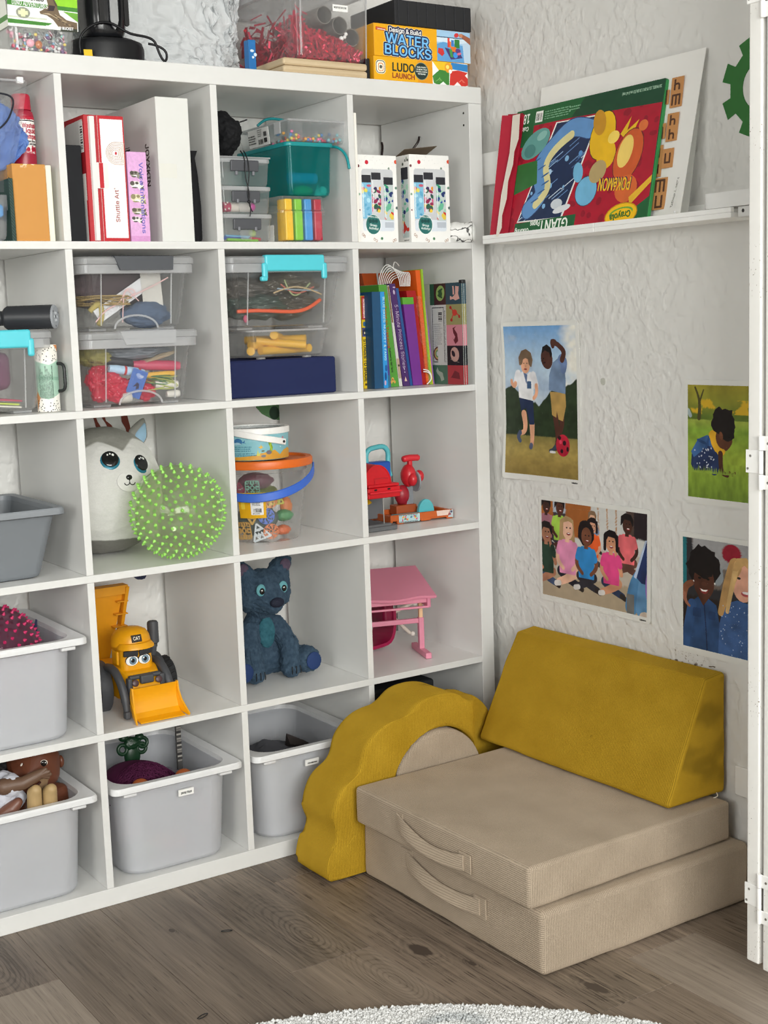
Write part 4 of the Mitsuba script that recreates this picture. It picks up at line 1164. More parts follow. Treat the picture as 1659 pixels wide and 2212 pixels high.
for nm, c_, q in (('light blue foam roll in the teal bin', '57a4dc', xf(trimesh.creation.cylinder(.013, .07, sections=20), rotm((0, 1, 0), 90)).apply_translation((cx + .003, .075, z + .046))), ('green rounded putty lump in the teal bin', '3fae5a', blob((cx, .07, z + .016), (.026, .02, .013), 3)),
                 ('pale mint cone piece in the teal bin', '9fe0d4', trimesh.creation.cone(.010, .028, sections=16).apply_translation((cx + .029, .05, z + .004))), ('pale mint ball in the teal bin', 'a4e2d8', blob((cx + .044, .052, z + .0155), (.0105, .0105, .0115), 2))):
    whole('putty_piece', nm, 'toy piece', q, mat(c_, .5), 40)
# bead box
t = thing('bead_box', 'flat clear compartment box of beads on top of the teal bin', 'bead box')
x0, x1, y0, y1, z0, z1 = -.540, -.378, .018, .262, Z1 + .2265, Z1 + .2765
part(t, 'body', move(bin_shell(x1 - x0 - .01, y1 - y0 - .01, x1 - x0, y1 - y0, z1 - z0 - .006, .008, sheet=True), (x0 + x1) / 2, (y0 + y1) / 2, z0), CLEAR2, 40)
part(t, 'lid', rbox(x0 - .001, x1 + .003, y0 - .002, y1 + .001, z1 - .0055, z1, .002), FOG, 40)
for k in range(1, 4):
    x = x0 + (x1 - x0) * k / 4
    part(t, 'partition', box(x - .0008, x + .0008, y0 + .008, y1 - .008, z0 + .002, z1 - .007), CLEAR2, False)
part(t, 'partition', box(x0 + .008, x1 - .008, (y0 + y1) / 2 - .0008, (y0 + y1) / 2 + .0008, z0 + .002, z1 - .007), CLEAR2, False)
part(t, 'clasp', rbox(x0 - .004, x0 - .0008, .05, .078, z0 + .020, z1 - .003, .0015), FOG, 40)
sf = side(x0 - .0005, .205, z0)
pl = part(t, 'label', xf(cbox(0, .10, .004, .044, .0004, .0012, .0003), frame((x0 + .0015, .205, z0), (0, -1, 0), (-.005, 0, .05))), WHITEP, False, label='white label')
printed(pl, 'print', textlines(.004, .045, .010, .032, 4, '404040', 2) + textlines(.050, .072, .024, .042, 4, '707070', 3) + barcode(.05, .072, .008, .019, 12, '303030', 3) + [(rect(.078, .01, .092, .02), '303030'), (rect(.078, .024, .092, .034), '505050')], frame((x0 - .0002, .205, z0), (0, -1, 0), (-.005, 0, .05)), .0016)
P, R_, C = [], [], []
for k in range(110):
    P.append((x0 + .010 + rng.random() * .142, y0 + .010 + rng.random() ** 1.5 * .1, z0 + .006 + .022 * rng.random() ** 2 * (1 if rng.random() < .5 else .2)))
    R_.append(.0040)
    C.append(rng.choice(['d8542a', 'e0a030', 'c02a50', '4a9a58', '3070b0', 'e06a9a', '404448', 'd0c050', '70b0b8', 'b04a28']))
m, cc = balls(P, R_, C)
whole('beads', 'small bright beads loose in the flat clear compartment box', 'beads', m, 'mat_beads', True, kind='stuff', color=cc)

# fourth column: white board, two boxes of bottles, paper roll
t = thing('white_board', 'thin white board standing against the left side behind the small boxes', 'board')
part(t, 'sheet', cbox(-.3725, -.3655, .003, .26, Z1, Z1 + .295, .0006), mat('e4e2da', .6), False)
SENS = ['c03038', 'd8a02a', '2f7a58', '2a4a98', '58a878', 'd06a98', '503a6a', 'e8c84a', 'b83040']
def bottle_print(x, y, w, h, kind, seed):
    r = random.Random(seed)
    out = [(rect(x, y, x + w, y + h * .84, .003), {'a': '7fb9d6', 'b': 'c9cdd0', 'c': 'bcc8c6'}[kind]), (rect(x - .0004, y + h * .83, x + w + .0004, y + h, .001), '2d2f35')]
    clip = rect(x, y + .003, x + w, y + h * .84, .002)
    for k in range(26 if kind != 'a' else 12):
        t_ = r.random()
        yy = y + h * (.04 + .78 * t_)
        if kind == 'a': c_ = r.choice(('5fa6c8', 'a8d8ea', 'd8d060', '4a90b8', 'c05a70', '8fcbe0'))
        elif kind == 'b': c_ = r.choice(('b82a3a', 'd88a2a', '2f5a48', '40305a', 'c85a80', 'e0c040', '903050', 'd8d4d0'))
        else: c_ = ('c8302c', 'c03a30', 'd8c050')[r.randrange(3)] if t_ < .25 else r.choice(('2a4a98', '2f8a68', '24407a', '66b090', '2a3a6a', '9cc8b0'))
        out.append((ell(x + w * r.random(), yy, w * (.12 + .16 * r.random()), w * (.1 + .14 * r.random()), 180 * r.random(), 12).intersection(clip), c_))
    out.append((rect(x + w * .08, y + .004, x + w * .16, y + h * .8), 'e6eef0'))
    return out
def bottle_box(x0, x1, h, label, seed, ydepth=.078):
    t = thing('bottle_set_box', label, 'box', 'boxes of sensory bottles')
    part(t, 'body', cbox(x0, x1, .012, .012 + ydepth, Z1, Z1 + h), mat('e8e8e5', .5), False)
    w = x1 - x0
    L = [(rect(.0004, .0004, w - .0004, h - .0004), 'ebebe8')]
    r = random.Random(8)
    for x, y, a, c_ in ((.24, .915, .0048, 'c0283a'), (.985, .93, .0045, 'd2543c'), (.03, .87, .0032, '6a3a3c'), (.80, .85, .0030, '7f8f84'), (.97, .63, .0032, '5f7f70'), (.03, .55, .0028, '7f9f88'), (.98, .40, .0035, '5a6a68'), (.03, .37, .002, '70404a'), (.57, .045, .0034, '4f7a5c')):
        L.append((ell(w * x, h * y, a, a).intersection(rect(0, 0, w, h)), c_))
    for x, y in ((.09, .09), (.38, .035), (.92, .03), (.13, .07), (.43, .02), (.87, .02)):
        L += [(ell(w * x, h * y, .0028, .0034), '8a5a34'), (ell(w * x, h * y, .0018, .0024), 'ebebe8')]
    for k in range(22):
        L.append((ell(w * r.random(), h * (.83 + .16 * r.random()), .0006, .0006), 'a0a0a0'))
    win = rect(w * .10, h * .13, w * .90, h * .84, .008)
    L += [(win, 'c3c6c9'), (rect(w * .10, h * .13, w * .90, h * .26, .006), 'd3dbe4')]
    for bx_, by_, bh, kd in ((.10, .27, .50, 'a'), (.35, .33, .47, 'b'), (.66, .25, .50, 'c')):
        L += [(p_.intersection(win), c_) for p_, c_ in bottle_print(w * bx_, h * by_, w * .23, h * bh, kd, seed + ord(kd))]
    L += [(rect(w * .66, h * .17, w * .89, h * .235), 'b4bcc6'), (ell(w * .36, h * .20, .0215, .0245), 'f0f0ec'), (ell(w * .36, h * .205, .0205, .0225), '2c6a66')]
    L += [(ell(w * .36 + d, h * .245, .0045, .0045), '1c4a48') for d in (-.009, 0, .009)]
    ff = front(x0, .012, Z1)
    L = [(p_, c_) for p_, c_ in L if not p_.is_empty]
    printed(t, 'print', L, ff)
    for s, y, hh in (('Makes a Great', .285, .0036), ('Group', .185, .0052), ('Activity!', .148, .0052)):
        letter(t, s, hh, ff, 'e4ecea', (w * .36, h * y), -6, True, True, lift=.0004)
    sf = side(x0, .012 + ydepth, Z1)
    L = [(rect(.0004, .0004, ydepth - .0004, h - .0004), 'e6e6e2')] + bottle_print(ydepth - .036, h * .06, .028, h * .80, 'c', seed + 9) + [(ell(ydepth - .028, h * .90, .0035, .0035), '50584e'), (ell(ydepth - .012, h * .96, .003, .003), '9fae9a')] + textlines(ydepth - .03, ydepth - .004, .004, .009, 1, '505050')
    printed(t, 'print', L, sf)
    letter(t, 'SL-88', .005, sf, '303030', (ydepth - .02, h * .925), 0, True, lift=.0004, width=.016)
    return t
bottle_box(-.3625, -.2515, .2025, 'white box of sensory bottles, the left of the two beside the white board', 1)
b2 = bottle_box(-.2135, -.0960, .2085, 'white box of sensory bottles with an open brown top flap, nearest the paper roll', 1)
m = xf(rbox(0, .098, 0, .05, 0, .0012, .0004), frame((-.205, .088, Z1 + .209), (1, 0, .12), (0.1, -1.0, .32)))
part(b2, 'top_flap', m, mat('5d5041', .8), False, label='brown open flap')
t = thing('sunglasses', 'dark sunglasses lying behind the open bottle box with their arms up', 'glasses')
part(t, 'arm', tube(spline([(-.150, .24, Z1 + .19), (-.146, .23, Z1 + .235), (-.150, .22, Z1 + .258), (-.155, .215, Z1 + .262)], 14), .003, 8), mat('241c1a', .3), True)
part(t, 'arm', tube(spline([(-.085, .22, Z1 + .19), (-.062, .21, Z1 + .25), (-.050, .20, Z1 + .272), (-.052, .195, Z1 + .279)], 14), .003, 8), mat('241c1a', .3), True)
part(t, 'lenses', rbox(-.16, -.07, .235, .245, Z1 + .15, Z1 + .192, .004), mat('15100f', .2), 40)
whole('display_carton', 'brown carton standing behind the two boxes of sensory bottles', 'box', cbox(-.30, -.06, .20, .33, Z1, Z1 + .15), mat('6b5a45', .8), False)
roll = tube(spline([(-.093, .048, Z1 + .024), (-.070, .024, Z1 + .0245), (-.040, -.004, Z1 + .0245)], 30), .026, 26)
v = roll.vertices
v = v + roll.vertex_normals * ((meshkit.fbm(v * [90, 90, 160], 3, 2) - .55) * .010)[:, None]
v[:, 2] = np.maximum(v[:, 2], Z1 + .0006)
roll.vertices = v
bsdf('mat_coloring', {'type': 'twosided', 'bsdf': {'type': 'principled', 'roughness': .6, 'base_color': proc(lambda p, n, uv: mix((.78, .78, .76), (.06, .06, .06), smoothstep(.035, .012, dr.abs(fbm(p.x * 45, p.y * 45, p.z * 45, 3) - .5))))}})
t = thing('paper_roll', 'crumpled printed paper roll with a white end at the front right of the top row', 'paper roll')
part(t, 'wrapping', roll, 'mat_coloring', 40)
c1 = frame((-.0415, -.003, Z1 + .024), (-.62, -.78, 0), (0, 0, 1))
endm = trimesh.creation.icosphere(subdivisions=3)
v = endm.vertices * [.0215, .0235, .006] * (1 + .10 * (meshkit.fbm(endm.vertices * 3 + 5, 2, 3)[:, None] - .5))
endm.vertices = v
part(t, 'end', xf(endm, frame((-.0385, -.0055, Z1 + .0245), (-.58, -.81, 0), (0, 0, 1)) @ rotm((0, 1, 0), 180)), mat('dddedb', .6), True, label='white rounded end')

# ------------------------------------------------------------------ second row
Z2 = ZS[3]


def clear_tote(label, cx, y0, z0, wt, wb, dt, h, latch, latch_w, latch_label=None, arch=True, material=None, group=None, hook=False):
    """A lidded clear tote: its rim's front at y0, its bottom at z0."""
    t = thing('storage_tote', label, 'storage box', group)
    inset = .014
    cy = y0 + dt / 2
    body = material or CLEAR
    part(t, 'body', move(bin_shell(wb, dt - .06, wt - .02, dt - .02, h - .022, .022, sheet=True), cx, cy, z0 + .006), body, 40)
    part(t, 'rim', move(ring_slab(rrect(wt, dt, .022), rrect(wt - .022, dt - .022, .018), h - .036, h - .016), cx, cy, z0), FOG, 40)
    part(t, 'lid', move(loft([np.c_[rrect(wt + .006, dt + .006, .024), np.full(24, z)] for z in (h - .0155, h - .004)] + [np.c_[rrect(wt - .004, dt - .004, .02), np.full(24, h)], np.c_[rrect(wt - .05, dt - .05, .02), np.full(24, h)], np.c_[rrect(wt - .056, dt - .056, .02), np.full(24, h - .006)]], True, True), cx, cy, z0), FOG, 40)
    for s in (-1, 1):
        part(t, 'foot', rbox(cx + s * wb * .36 - .02, cx + s * wb * .36 + .02, cy - dt * .3, cy + dt * .3, z0, z0 + .0062, .002), FOG, 40)
    fr = frame((cx - wb / 2, y0 + .030, z0 + .006), (1, 0, 0), (0, -.020, h - .022))
    for x in (.03, wb - .03):
        part(t, 'rib', xf(box(-.0012, .0012, .006, h - .035, -.0005, .0018), fr @ trimesh.transformations.translation_matrix((x, 0, 0))), FOG, False)
    if arch:
        a = np.linspace(math.pi, 0, 18)
        part(t, 'arch_rib', tube(np.c_[cx + .05 * np.cos(a), np.full(18, y0 + .029), z0 + .004 + .028 * np.sin(a)], .0025, 8), FOG, True)
    if hook:
        lm = cat(rbox(-latch_w / 2, latch_w / 2, -.008, .014, -.034, .003, .005, 9), rbox(-latch_w / 2 - .008, -latch_w / 2 + .006, -.009, .002, -.052, -.015, .005, 9), rbox(latch_w / 2 - .008, latch_w / 2 + .006, -.009, .002, -.052, -.015, .005, 9),
                 rbox(-latch_w / 2 - .014, -latch_w / 2 + .003, -.012, .001, -.056, -.045, .004, 9))
    else:
        lm = xf(hex8([(-latch_w / 2, -.006, 0), (latch_w / 2, -.006, 0), (-latch_w / 2 + .012, -.008, -.029), (latch_w / 2 - .003, -.008, -.029), (-latch_w / 2, .016, .003), (latch_w / 2, .016, .003), (-latch_w / 2 + .012, 0, -.029), (latch_w / 2 - .003, 0, -.029)]), np.eye(4))
    part(t, 'latch', move(lm, cx + .012, y0, z0 + h), latch, 40, label=latch_label)
    return t


AQUA = mat('4fc0cd', .35)
# left: tote with aqua latch, mug, black cylinder
clear_tote('clear tote with an aqua latch at the left edge, next to the patterned mug', -1.262, .012, Z2 + .001, .27, .215, .24, .170, AQUA, .15, 'aqua latch', False, CLEAR2, None, True)
whole('felt_sheet', 'folded plum felt sheet inside the left tote with an aqua latch', 'felt', rbox(-1.34, -1.20, .06, .2, Z2 + .05, Z2 + .13, .02), mat('5f2f4c', .9), True)
for c_, nm, z, dx in (('b8cc50', 'yellow green', .012, 0), ('b0405a', 'crimson', .019, .006), ('d8d4c8', 'cream', .006, .004)):
    whole('felt_sheet', nm + ' felt sheet lying at the bottom of the left tote', 'felt', xf(rbox(-.09, .045, -.05, .06, -.002, .002, .0015), trimesh.transformations.translation_matrix((-1.235 + dx, .11, Z2 + .012 + z)) @ rotm((0, 1, 0), 6)), mat(c_, .9), True)
mx, my, mr = -1.128, .060, .0235
t = thing('mug', 'tall white mug with mint band and black dots beside the clear tote', 'mug')
zb = Z2 + .0008
part(t, 'body', move(lathe([(0, 0), (mr - .001, 0), (mr, .002), (mr, .138), (mr - .0008, .140), (mr - .0025, .139), (mr - .0025, .01), (0, .01)], 32), mx, my, zb), mat('ece9e0', .3), 40)
r_ = random.Random(12)
L = [(rect(0, .001, .11, .139), 'ebe8df'), (Polygon([(0, .035), (.03, .026), (.06, .038), (.11, .022), (.11, .098), (.07, .112), (.035, .098), (0, .108)]), '9fc0ad'), (Polygon([(0, .07), (.11, .06), (.11, .066), (0, .078)]), '86ad98'),
     (Polygon([(.048, .139), (.07, .118), (.075, .139)]), 'c98350'), (Polygon([(.0, .0), (.012, .03), (.0, .05)]), 'c08a5c')]
pts = []
while len(pts) < 130:
    x, y = .11 * r_.random(), .138 * r_.random()
    if (y > .106 or y < .026) and all((x - a) ** 2 + (y - b) ** 2 > .0042 ** 2 for a, b in pts):
        pts.append((x, y))
        L.append((ell(x, y, .0011, .0014, r_.uniform(0, 90), 8), '1d1d1d'))
    elif len(pts) > 60 and r_.random() < .01:
        break
wrap(t, 'print', L, mr + .0003, mx, my, zb, 180, .004)
for k in range(9):
    s = ('WARNING: KEEP AWAY FROM HEAT', 'ADVERTENCIA: EVITE EL CALOR', 'AVERTISSEMENT: GARDER LOIN')[k % 3]
    m = text(s, .0024, True, .0002, width=.068 - .006 * (k % 4)).copy()
    m.apply_transform(rotm((0, 0, 1), 90))
    m = m.subdivide_to_size(.004)
    a = math.radians(180) + (m.vertices[:, 0] + .014 + .0034 * k) / mr
    part(t, 'lettering', trimesh.Trimesh(np.c_[mx + (mr + .0007) * np.cos(a), my + (mr + .0007) * np.sin(a), zb + .028 + m.vertices[:, 1]], m.faces, process=False), mat('26302a', .5), False)
part(t, 'handle', tube(spline([(mx + .017, my - .012, zb + .10), (mx + .026, my - .026, zb + .098), (mx + .028, my - .03, zb + .072), (mx + .026, my - .026, zb + .045), (mx + .017, my - .012, zb + .042)], 20), .0035, 8), mat('1d1f20', .4), True)
t = thing('black_cylinder', 'dark grey plastic cylinder with a holed grey end, lying on the clear tote', 'tool')
cm = frame((-1.108, .045, Z2 + .2015), (-.93, .35, 0), (0, 0, 1)) @ np.array([[0, 0, 1, 0], [0, 1, 0, 0], [-1, 0, 0, 0], [0, 0, 0, 1.0]])
axis = np.array([-.80, .60, .02])
cm = frame((-1.110, .035, Z2 + .1985), np.cross([0, 0, 1], axis), (0, 0, 1))
if (cm[:3, 2] @ axis) < 0:
    cm = frame((-1.110, .035, Z2 + .1985), -np.cross([0, 0, 1], axis), (0, 0, 1))
part(t, 'body', xf(lathe([(0, .002), (.0245, .002), (.025, .004), (.025, .10), (.021, .106), (.015, .11), (.0155, .122), (.010, .126), (.007, .14), (.003, .15), (0, .15)], 30), cm), mat('2a2c30', .4), 40)
part(t, 'end_cap', xf(lathe([(0, -.001), (.023, -.001), (.0248, .001), (.0248, .004), (0, .004)], 32), cm), mat('8d9196', .45), 40, label='grey end with round holes')
for k in range(7):
    a = k * math.pi / 3
    q = (0, 0) if k == 6 else (.0085 * math.cos(a), .0085 * math.sin(a))
    part(t, 'hole', xf(move(lathe([(0, -.0016), (.0026, -.0016), (.0032, -.0008)], 12), q[0], q[1], 0), cm), mat('3a3d42' if k == 6 else 'b4b8bc', .5), False)
for k in range(3):
    a = .6 + k * 2.1
    part(t, 'screw', xf(move(lathe([(0, -.0014), (.0018, -.0014), (.002, -.0008)], 10), .0195 * math.cos(a), .0195 * math.sin(a), 0), cm), mat('3a3d42', .5), False)

# two totes with ribbons and craft things
TX = -.925
clear_tote('clear tote with a dark grey latch, upper of the two in the second row', TX, .016, Z2 + .1645, .268, .222, .26, .156, mat('45484d', .5), .136, 'dark grey latch')
clear_tote('clear tote of red bows and cords, lower of the two stacked in the second row', TX, .016, Z2 + .001, .268, .222, .26, .162, FOG, .13)
def cord_tangle(n, cx, cy, cz, rx, ry, rz, seed, turns=2.3):
    r = np.random.default_rng(seed)
    out = []
    for k in range(n):
        a = np.linspace(0, 2 * math.pi * turns, 40) + r.random() * 6
        q = 1 + .25 * np.sin(a * 1.7 + r.random() * 6)
        out.append(tube(np.c_[cx + rx * q * np.cos(a), cy + ry * q * np.sin(a * .9 + .5), cz + rz * np.sin(a * .7 + k)], .0011, 5))
    return cat(out)
zl, zu = Z2 + .0085, Z2 + .172
RIB = mat('b51f3b', .3)
for k, (x, y, z) in enumerate(((-1.005, .075, .022), (-.972, .065, .020), (-1.012, .082, .050), (-.982, .07, .048), (-.955, .075, .035), (-.895, .085, .020), (-.90, .10, .045), (-.995, .10, .068))):
    b = blob((x, y, zl + z), (.022, .018, .018), 3, .5, 2.6, 20 + k)
    whole('gift_bow', 'crumpled shiny red gift bow in the lower clear tote', 'gift bow', b, RIB, False, group='red bows in the lower tote')
t = thing('gift_card', 'blue gift card with a small dark figure leaning in the lower clear tote', 'card')
cf = frame((-.957, .058, zl + .018), (.93, 0, -.36), (.36, -.1, .93))
part(t, 'card', xf(rbox(0, .036, 0, .062, 0, .0008, .0003), cf), mat('3e62a8', .4), False)
printed(t, 'print', [(Polygon([(.012, .022), (.018, .034), (.024, .032), (.026, .022), (.02, .018), (.019, .026)]), '2c2440'), (ell(.016, .05, .006, .004), '8a9cc8'), (ell(.024, .049, .005, .003), 'a8b0c8'), (ell(.02, .045, .006, .002), '7f90c0')], cf @ trimesh.transformations.translation_matrix((0, 0, .0008)), .0003)
for nm, c_, p0, p1, r in (('pink tube with a rounded end', 'b4405c', (-.92, .09, zl + .080), (-.815, .075, zl + .074), .0115), ('dark grey marker', '2c2e36', (-1.02, .085, zl + .098), (-.925, .085, zl + .085), .010), ('yellow pencil', 'd8a840', (-.905, .075, zl + .056), (-.83, .07, zl + .058), .0065),
                      ('pale blue paper tube with red bands', 'a8c4dc', (-.985, .07, zl + .076), (-.905, .068, zl + .062), .010), ('white paper roll', 'd8d4cc', (-.875, .08, zl + .035), (-.822, .075, zl + .033), .010), ('white candle stub', 'd0cdc6', (-.85, .075, zl + .012), (-.82, .072, zl + .013), .008), ('silver tape roll', 'b8b4ac', (-.972, .06, zl + .010), (-.942, .058, zl + .012), .012)):
    q = thing('craft_item', nm + ' in the lower clear tote of red bows', 'craft supply')
    part(q, 'body', tube(np.linspace(p0, p1, 6), [r * .8, r, r, r, r, r * .8], 14), mat(c_, .45), 40)
    if 'bands' in nm:
        for f_ in (.45, .85):
            c0 = np.array(p0) * (1 - f_) + np.array(p1) * f_
            d_ = (np.array(p1) - p0) * .03
            part(q, 'band', tube([c0 - d_, c0 + d_], r + .0006, 14), mat('b02a30', .4), 40)
whole('cord_bundle', 'tangle of green and yellow cords in the lower clear tote', 'cord', cord_tangle(5, -.865, .085, zl + .038, .030, .02, .014, 4), mat('a8b060', .7), True)
whole('cord_bundle', 'dark green cord looped in the lower clear tote', 'cord', cord_tangle(2, -.868, .08, zl + .045, .032, .02, .010, 6), mat('3f6a48', .7), True)
whole('mesh_bag', 'crumpled clear film bag with blue grey cloth filling the top of the lower tote', 'bag', blob((-.905, .13, zl + .108), (.085, .07, .018), 4, .3, 3, 3), mat('70757c', .6), True)
whole('khaki_cloth', 'khaki cloth crumpled at the upper left of the lower tote', 'cloth', blob((-1.0, .12, zl + .100), (.035, .06, .020), 4, .3, 3, 8), mat('8a8448', .9), True)
whole('brown_paper', 'torn brown paper strip above the pink tube in the lower clear tote', 'paper', xf(blob((0, 0, 0), (.045, .02, .005), 3, .3, 4, 2), trimesh.transformations.translation_matrix((-.86, .09, zl + .095)) @ rotm((0, 1, 0), -14)), mat('a89880', .8), True)
# upper tote
t = thing('card_sheet', 'white card leaning on a slant in the upper clear tote', 'card')
part(t, 'card', xf(rbox(0, .155, 0, .030, 0, .0015, .0006), frame((-1.0, .062, zu + .010), (.86, .12, .50), (-.5, .05, .86))), mat('d4d6da', .6), False)
whole('twine_coil', 'coil of tan twine in the upper clear tote', 'twine', cord_tangle(7, -.985, .10, zu + .058, .042, .05, .010, 9), mat('a58c58', .9), True)
whole('ribbon_curl', 'pale pink curled ribbon lying over the white card in the upper tote', 'ribbon', cat(tube(spline([(-1.015, .052, zu + .012), (-.985, .05, zu + .04), (-.955, .05, zu + .058), (-.935, .05, zu + .082), (-.922, .05, zu + .075), (-.94, .05, zu + .062), (-.90, .052, zu + .078), (-.84, .055, zu + .105)], 40), .0016, 6),
       tube(spline([(-.955, .049, zu + .01), (-.952, .048, zu + .045), (-.94, .048, zu + .078), (-.928, .048, zu + .068), (-.915, .048, zu + .055)], 30), .0012, 6)), mat('dcb4b4', .6), True)
whole('slate_cloth', 'slate blue grey cloth at the right bottom of the upper clear tote', 'cloth', blob((-.885, .085, zu + .026), (.055, .03, .028), 4, .25, 2.5, 12), mat('4a5a72', .9), True)
whole('dark_cloth', 'dark plum cloth filling the back of the upper clear tote', 'cloth', blob((-.935, .17, zu + .085), (.105, .07, .048), 4, .2, 3, 14), mat('4b3d42', .95), True)
t = thing('film_sheet', 'shiny pale film sheet standing on edge in the upper clear tote', 'film')
part(t, 'sheet', xf(rbox(0, .05, 0, .085, 0, .0008, .0003), frame((-.895, .07, zu + .035), (1, .1, 0), (-.05, .1, 1))), mat('c4c2bc', .25), False)
whole('olive_strip', 'olive paper strip bent at the left bottom of the upper clear tote', 'paper', tube(spline([(-1.02, .07, zu + .035), (-1.0, .065, zu + .05), (-.998, .062, zu + .02), (-1.005, .06, zu + .006)], 16), .006, 8), mat('b0a058', .8), True)

# third column: big tote with an aqua latch on a small yellow box, on a navy box
whole('navy_box', 'navy blue fabric box under the clear boxes of the third column', 'box', rbox(-.700, -.412, .060, .34, Z2 + .0005, Z2 + .0865, .006), bsdf('mat_navy', {'type': 'twosided', 'bsdf': {'type': 'bumpmap', 'scale': .0006, 'arbitrary': proc(
    lambda p, n, uv: dr.abs(dr.sin(p.z * 700)) + noise(p.x * 900, p.y * 900, p.z * 900)), 'bsdf': {'type': 'principled', 'base_color': rgb('0f1c4a'), 'roughness': .8, 'sheen': .3}}}), 40)
t = thing('clear_box', 'small clear box of yellow dowels between the navy box and the aqua latched tote', 'box')
part(t, 'body', move(bin_shell(.196, .19, .212, .206, .060, .018, sheet=True), -.540, .155, Z2 + .0915), CLEAR2, 40)
part(t, 'rim', move(ring_slab(rrect(.222, .216, .02), rrect(.210, .204, .018), .058, .0635), -.540, .155, Z2 + .0915), FOG, 40)
for x in (-.602, -.478):
    part(t, 'foot', move(trimesh.creation.cylinder(.011, .0042, sections=20), x, .085, Z2 + .0892), FOG, 40)
for k, (x0, y0, z0, x1, y1, z1) in enumerate(((-.57, .075, .047, -.50, .17, .040), (-.60, .11, .034, -.488, .072, .022), (-.60, .09, .012, -.475, .12, .012), (-.59, .13, .02, -.47, .13, .034), (-.475, .075, .014, -.52, .20, .012), (-.63, .08, .012, -.56, .21, .012),
                                              (-.47, .10, .036, -.58, .2, .036), (-.62, .10, .024, -.51, .14, .024))):
    d = np.array([x1 - x0, y1 - y0, z1 - z0]); d /= np.linalg.norm(d)
    q = thing('yellow_dowel', 'yellow wooden dowel in the small clear box on the navy box', 'dowel', 'yellow dowels in the clear box')
    m = tube([np.array([x0, y0, Z2 + .0945 + z0]), np.array([x1, y1, Z2 + .0945 + z1])], .0098, 16)
    put(q, m, mat('d9a520', .5), 40)
clear_tote('clear tote with an aqua latch, full of craft strips, above the navy box', -.559, .006, Z2 + .1555, .322, .262, .27, .164, AQUA, .156, 'aqua latch', False, CLEAR, None, True)
zq = Z2 + .163
for k, (x, y, z, a, b, c_, col, nm) in enumerate(((-.60, .12, .045, .075, .07, .03, '3c4a44', 'dark green'), (-.50, .13, .05, .06, .07, .034, '4a4540', 'brown grey'), (-.62, .15, .085, .06, .08, .03, '54504c', 'grey'), (-.50, .15, .095, .075, .08, .03, '5c564c', 'tan grey'))):
    whole('craft_bag', nm + ' crinkled film bag of craft strips in the aqua latched tote', 'bag', blob((x, y, zq + z), (a, b, c_), 5, .3, 3, 30 + k), mat(col, .3), True)
whole('craft_strip', 'orange bent craft strip at the front of the aqua latched tote', 'craft strip', tube(spline([(-.675, .052, zq + .035), (-.62, .048, zq + .036), (-.55, .046, zq + .032), (-.50, .046, zq + .036), (-.455, .05, zq + .058)], 30), [.0045] * 30, 8), mat('d8542c', .5), True)
whole('craft_strip', 'pink rounded piece below the orange strip in the aqua latched tote', 'craft strip', blob((-.655, .05, zq + .018), (.006, .005, .009), 2), mat('c05070', .5), True)
for k, (col, nm) in enumerate((('b09a78', 'tan'), ('7f8f9c', 'blue grey'), ('a45a50', 'dull red'), ('8f9a70', 'olive'))):
    whole('craft_strip', nm + ' long craft strip across the middle of the aqua latched tote', 'craft strip', tube(spline([(-.58 + .01 * k, .05, zq + .075 + .01 * k), (-.53, .047, zq + .088 - .006 * k), (-.45 - .01 * k, .052, zq + .07 + .009 * k)], 16), .0022, 6), mat(col, .5), True)
# ------------------------------------------------------------------ books
def lean_book(name, label, x0b, x1b, x0t, x1t, h, y0, depth, color, catg='book', page=None, rough=.45):
    """An upright leaning book whose spine faces the room: x range at the bottom and at the top."""
    t = thing(name, label, catg)
    z0 = Z2 + .0008
    c = [(x0b, y0, z0), (x1b, y0, z0), (x0b, y0 + depth, z0), (x1b, y0 + depth, z0), (x0t, y0, z0 + h), (x1t, y0, z0 + h), (x0t, y0 + depth, z0 + h), (x1t, y0 + depth, z0 + h)]
    part(t, 'cover', hex8(c), mat(color, rough), False)
    fr = frame((x0b, y0 - .0004, z0), (1, 0, 0), (0, 0, 1))
    sh = (x0t - x0b) / h
    fr = fr @ np.array([[1, sh, 0, 0], [0, 1, 0, 0], [0, 0, 1, 0], [0, 0, 0, 1.0]])
    if page:
        w = (x1b - x0b)
        part(t, 'pages', hex8([(x0t + w * .12, y0 + .004, z0 + h - .001), (x1t - w * .12, y0 + .004, z0 + h - .001), (x0t + w * .12, y0 + depth - .003, z0 + h - .001), (x1t - w * .12, y0 + depth - .003, z0 + h - .001),
                               (x0t + w * .12, y0 + .004, z0 + h + .0006), (x1t - w * .12, y0 + .004, z0 + h + .0006), (x0t + w * .12, y0 + depth - .003, z0 + h + .0006), (x1t - w * .12, y0 + depth - .003, z0 + h + .0006)]), mat(page, .8), False)
    return t, fr, x1b - x0b


YB = .115
t, fr, w = lean_book('book', 'thin yellow storybook with a red top, leftmost in the book row', -.3005, -.2865, -.2985, -.287, .228, YB, .2, 'cfae1c')
printed(t, 'spine_print', [(rect(.0003, .0003, w - .0003, .128), 'd8b91f'), (rect(.0003, .128, w - .0003, .150), '4a4a78'), (rect(.0003, .150, w - .0003, .168), 'd8b91f'), (rect(.0003, .170, w - .0003, .227), 'a52a2a'), (ell(w / 2, .159, .004, .006), '2f5f86'), (ell(w / 2, .139, .005, .008), '28283f'), (ell(w / 2, .137, .002, .003), 'd8d0b0'), (ell(w / 2, .010, .003, .003), '4a3a10')], fr)
letter(t, 'STORIES TO SHARE', .0075, fr, '22201a', (w / 2 - .0038, .122), -90, True, lift=.0004, width=.104)
letter(t, 'nickelodeon', .0062, fr, 'ece0da', (w / 2 - .0030, .221), -90, True, lift=.0004, width=.047)
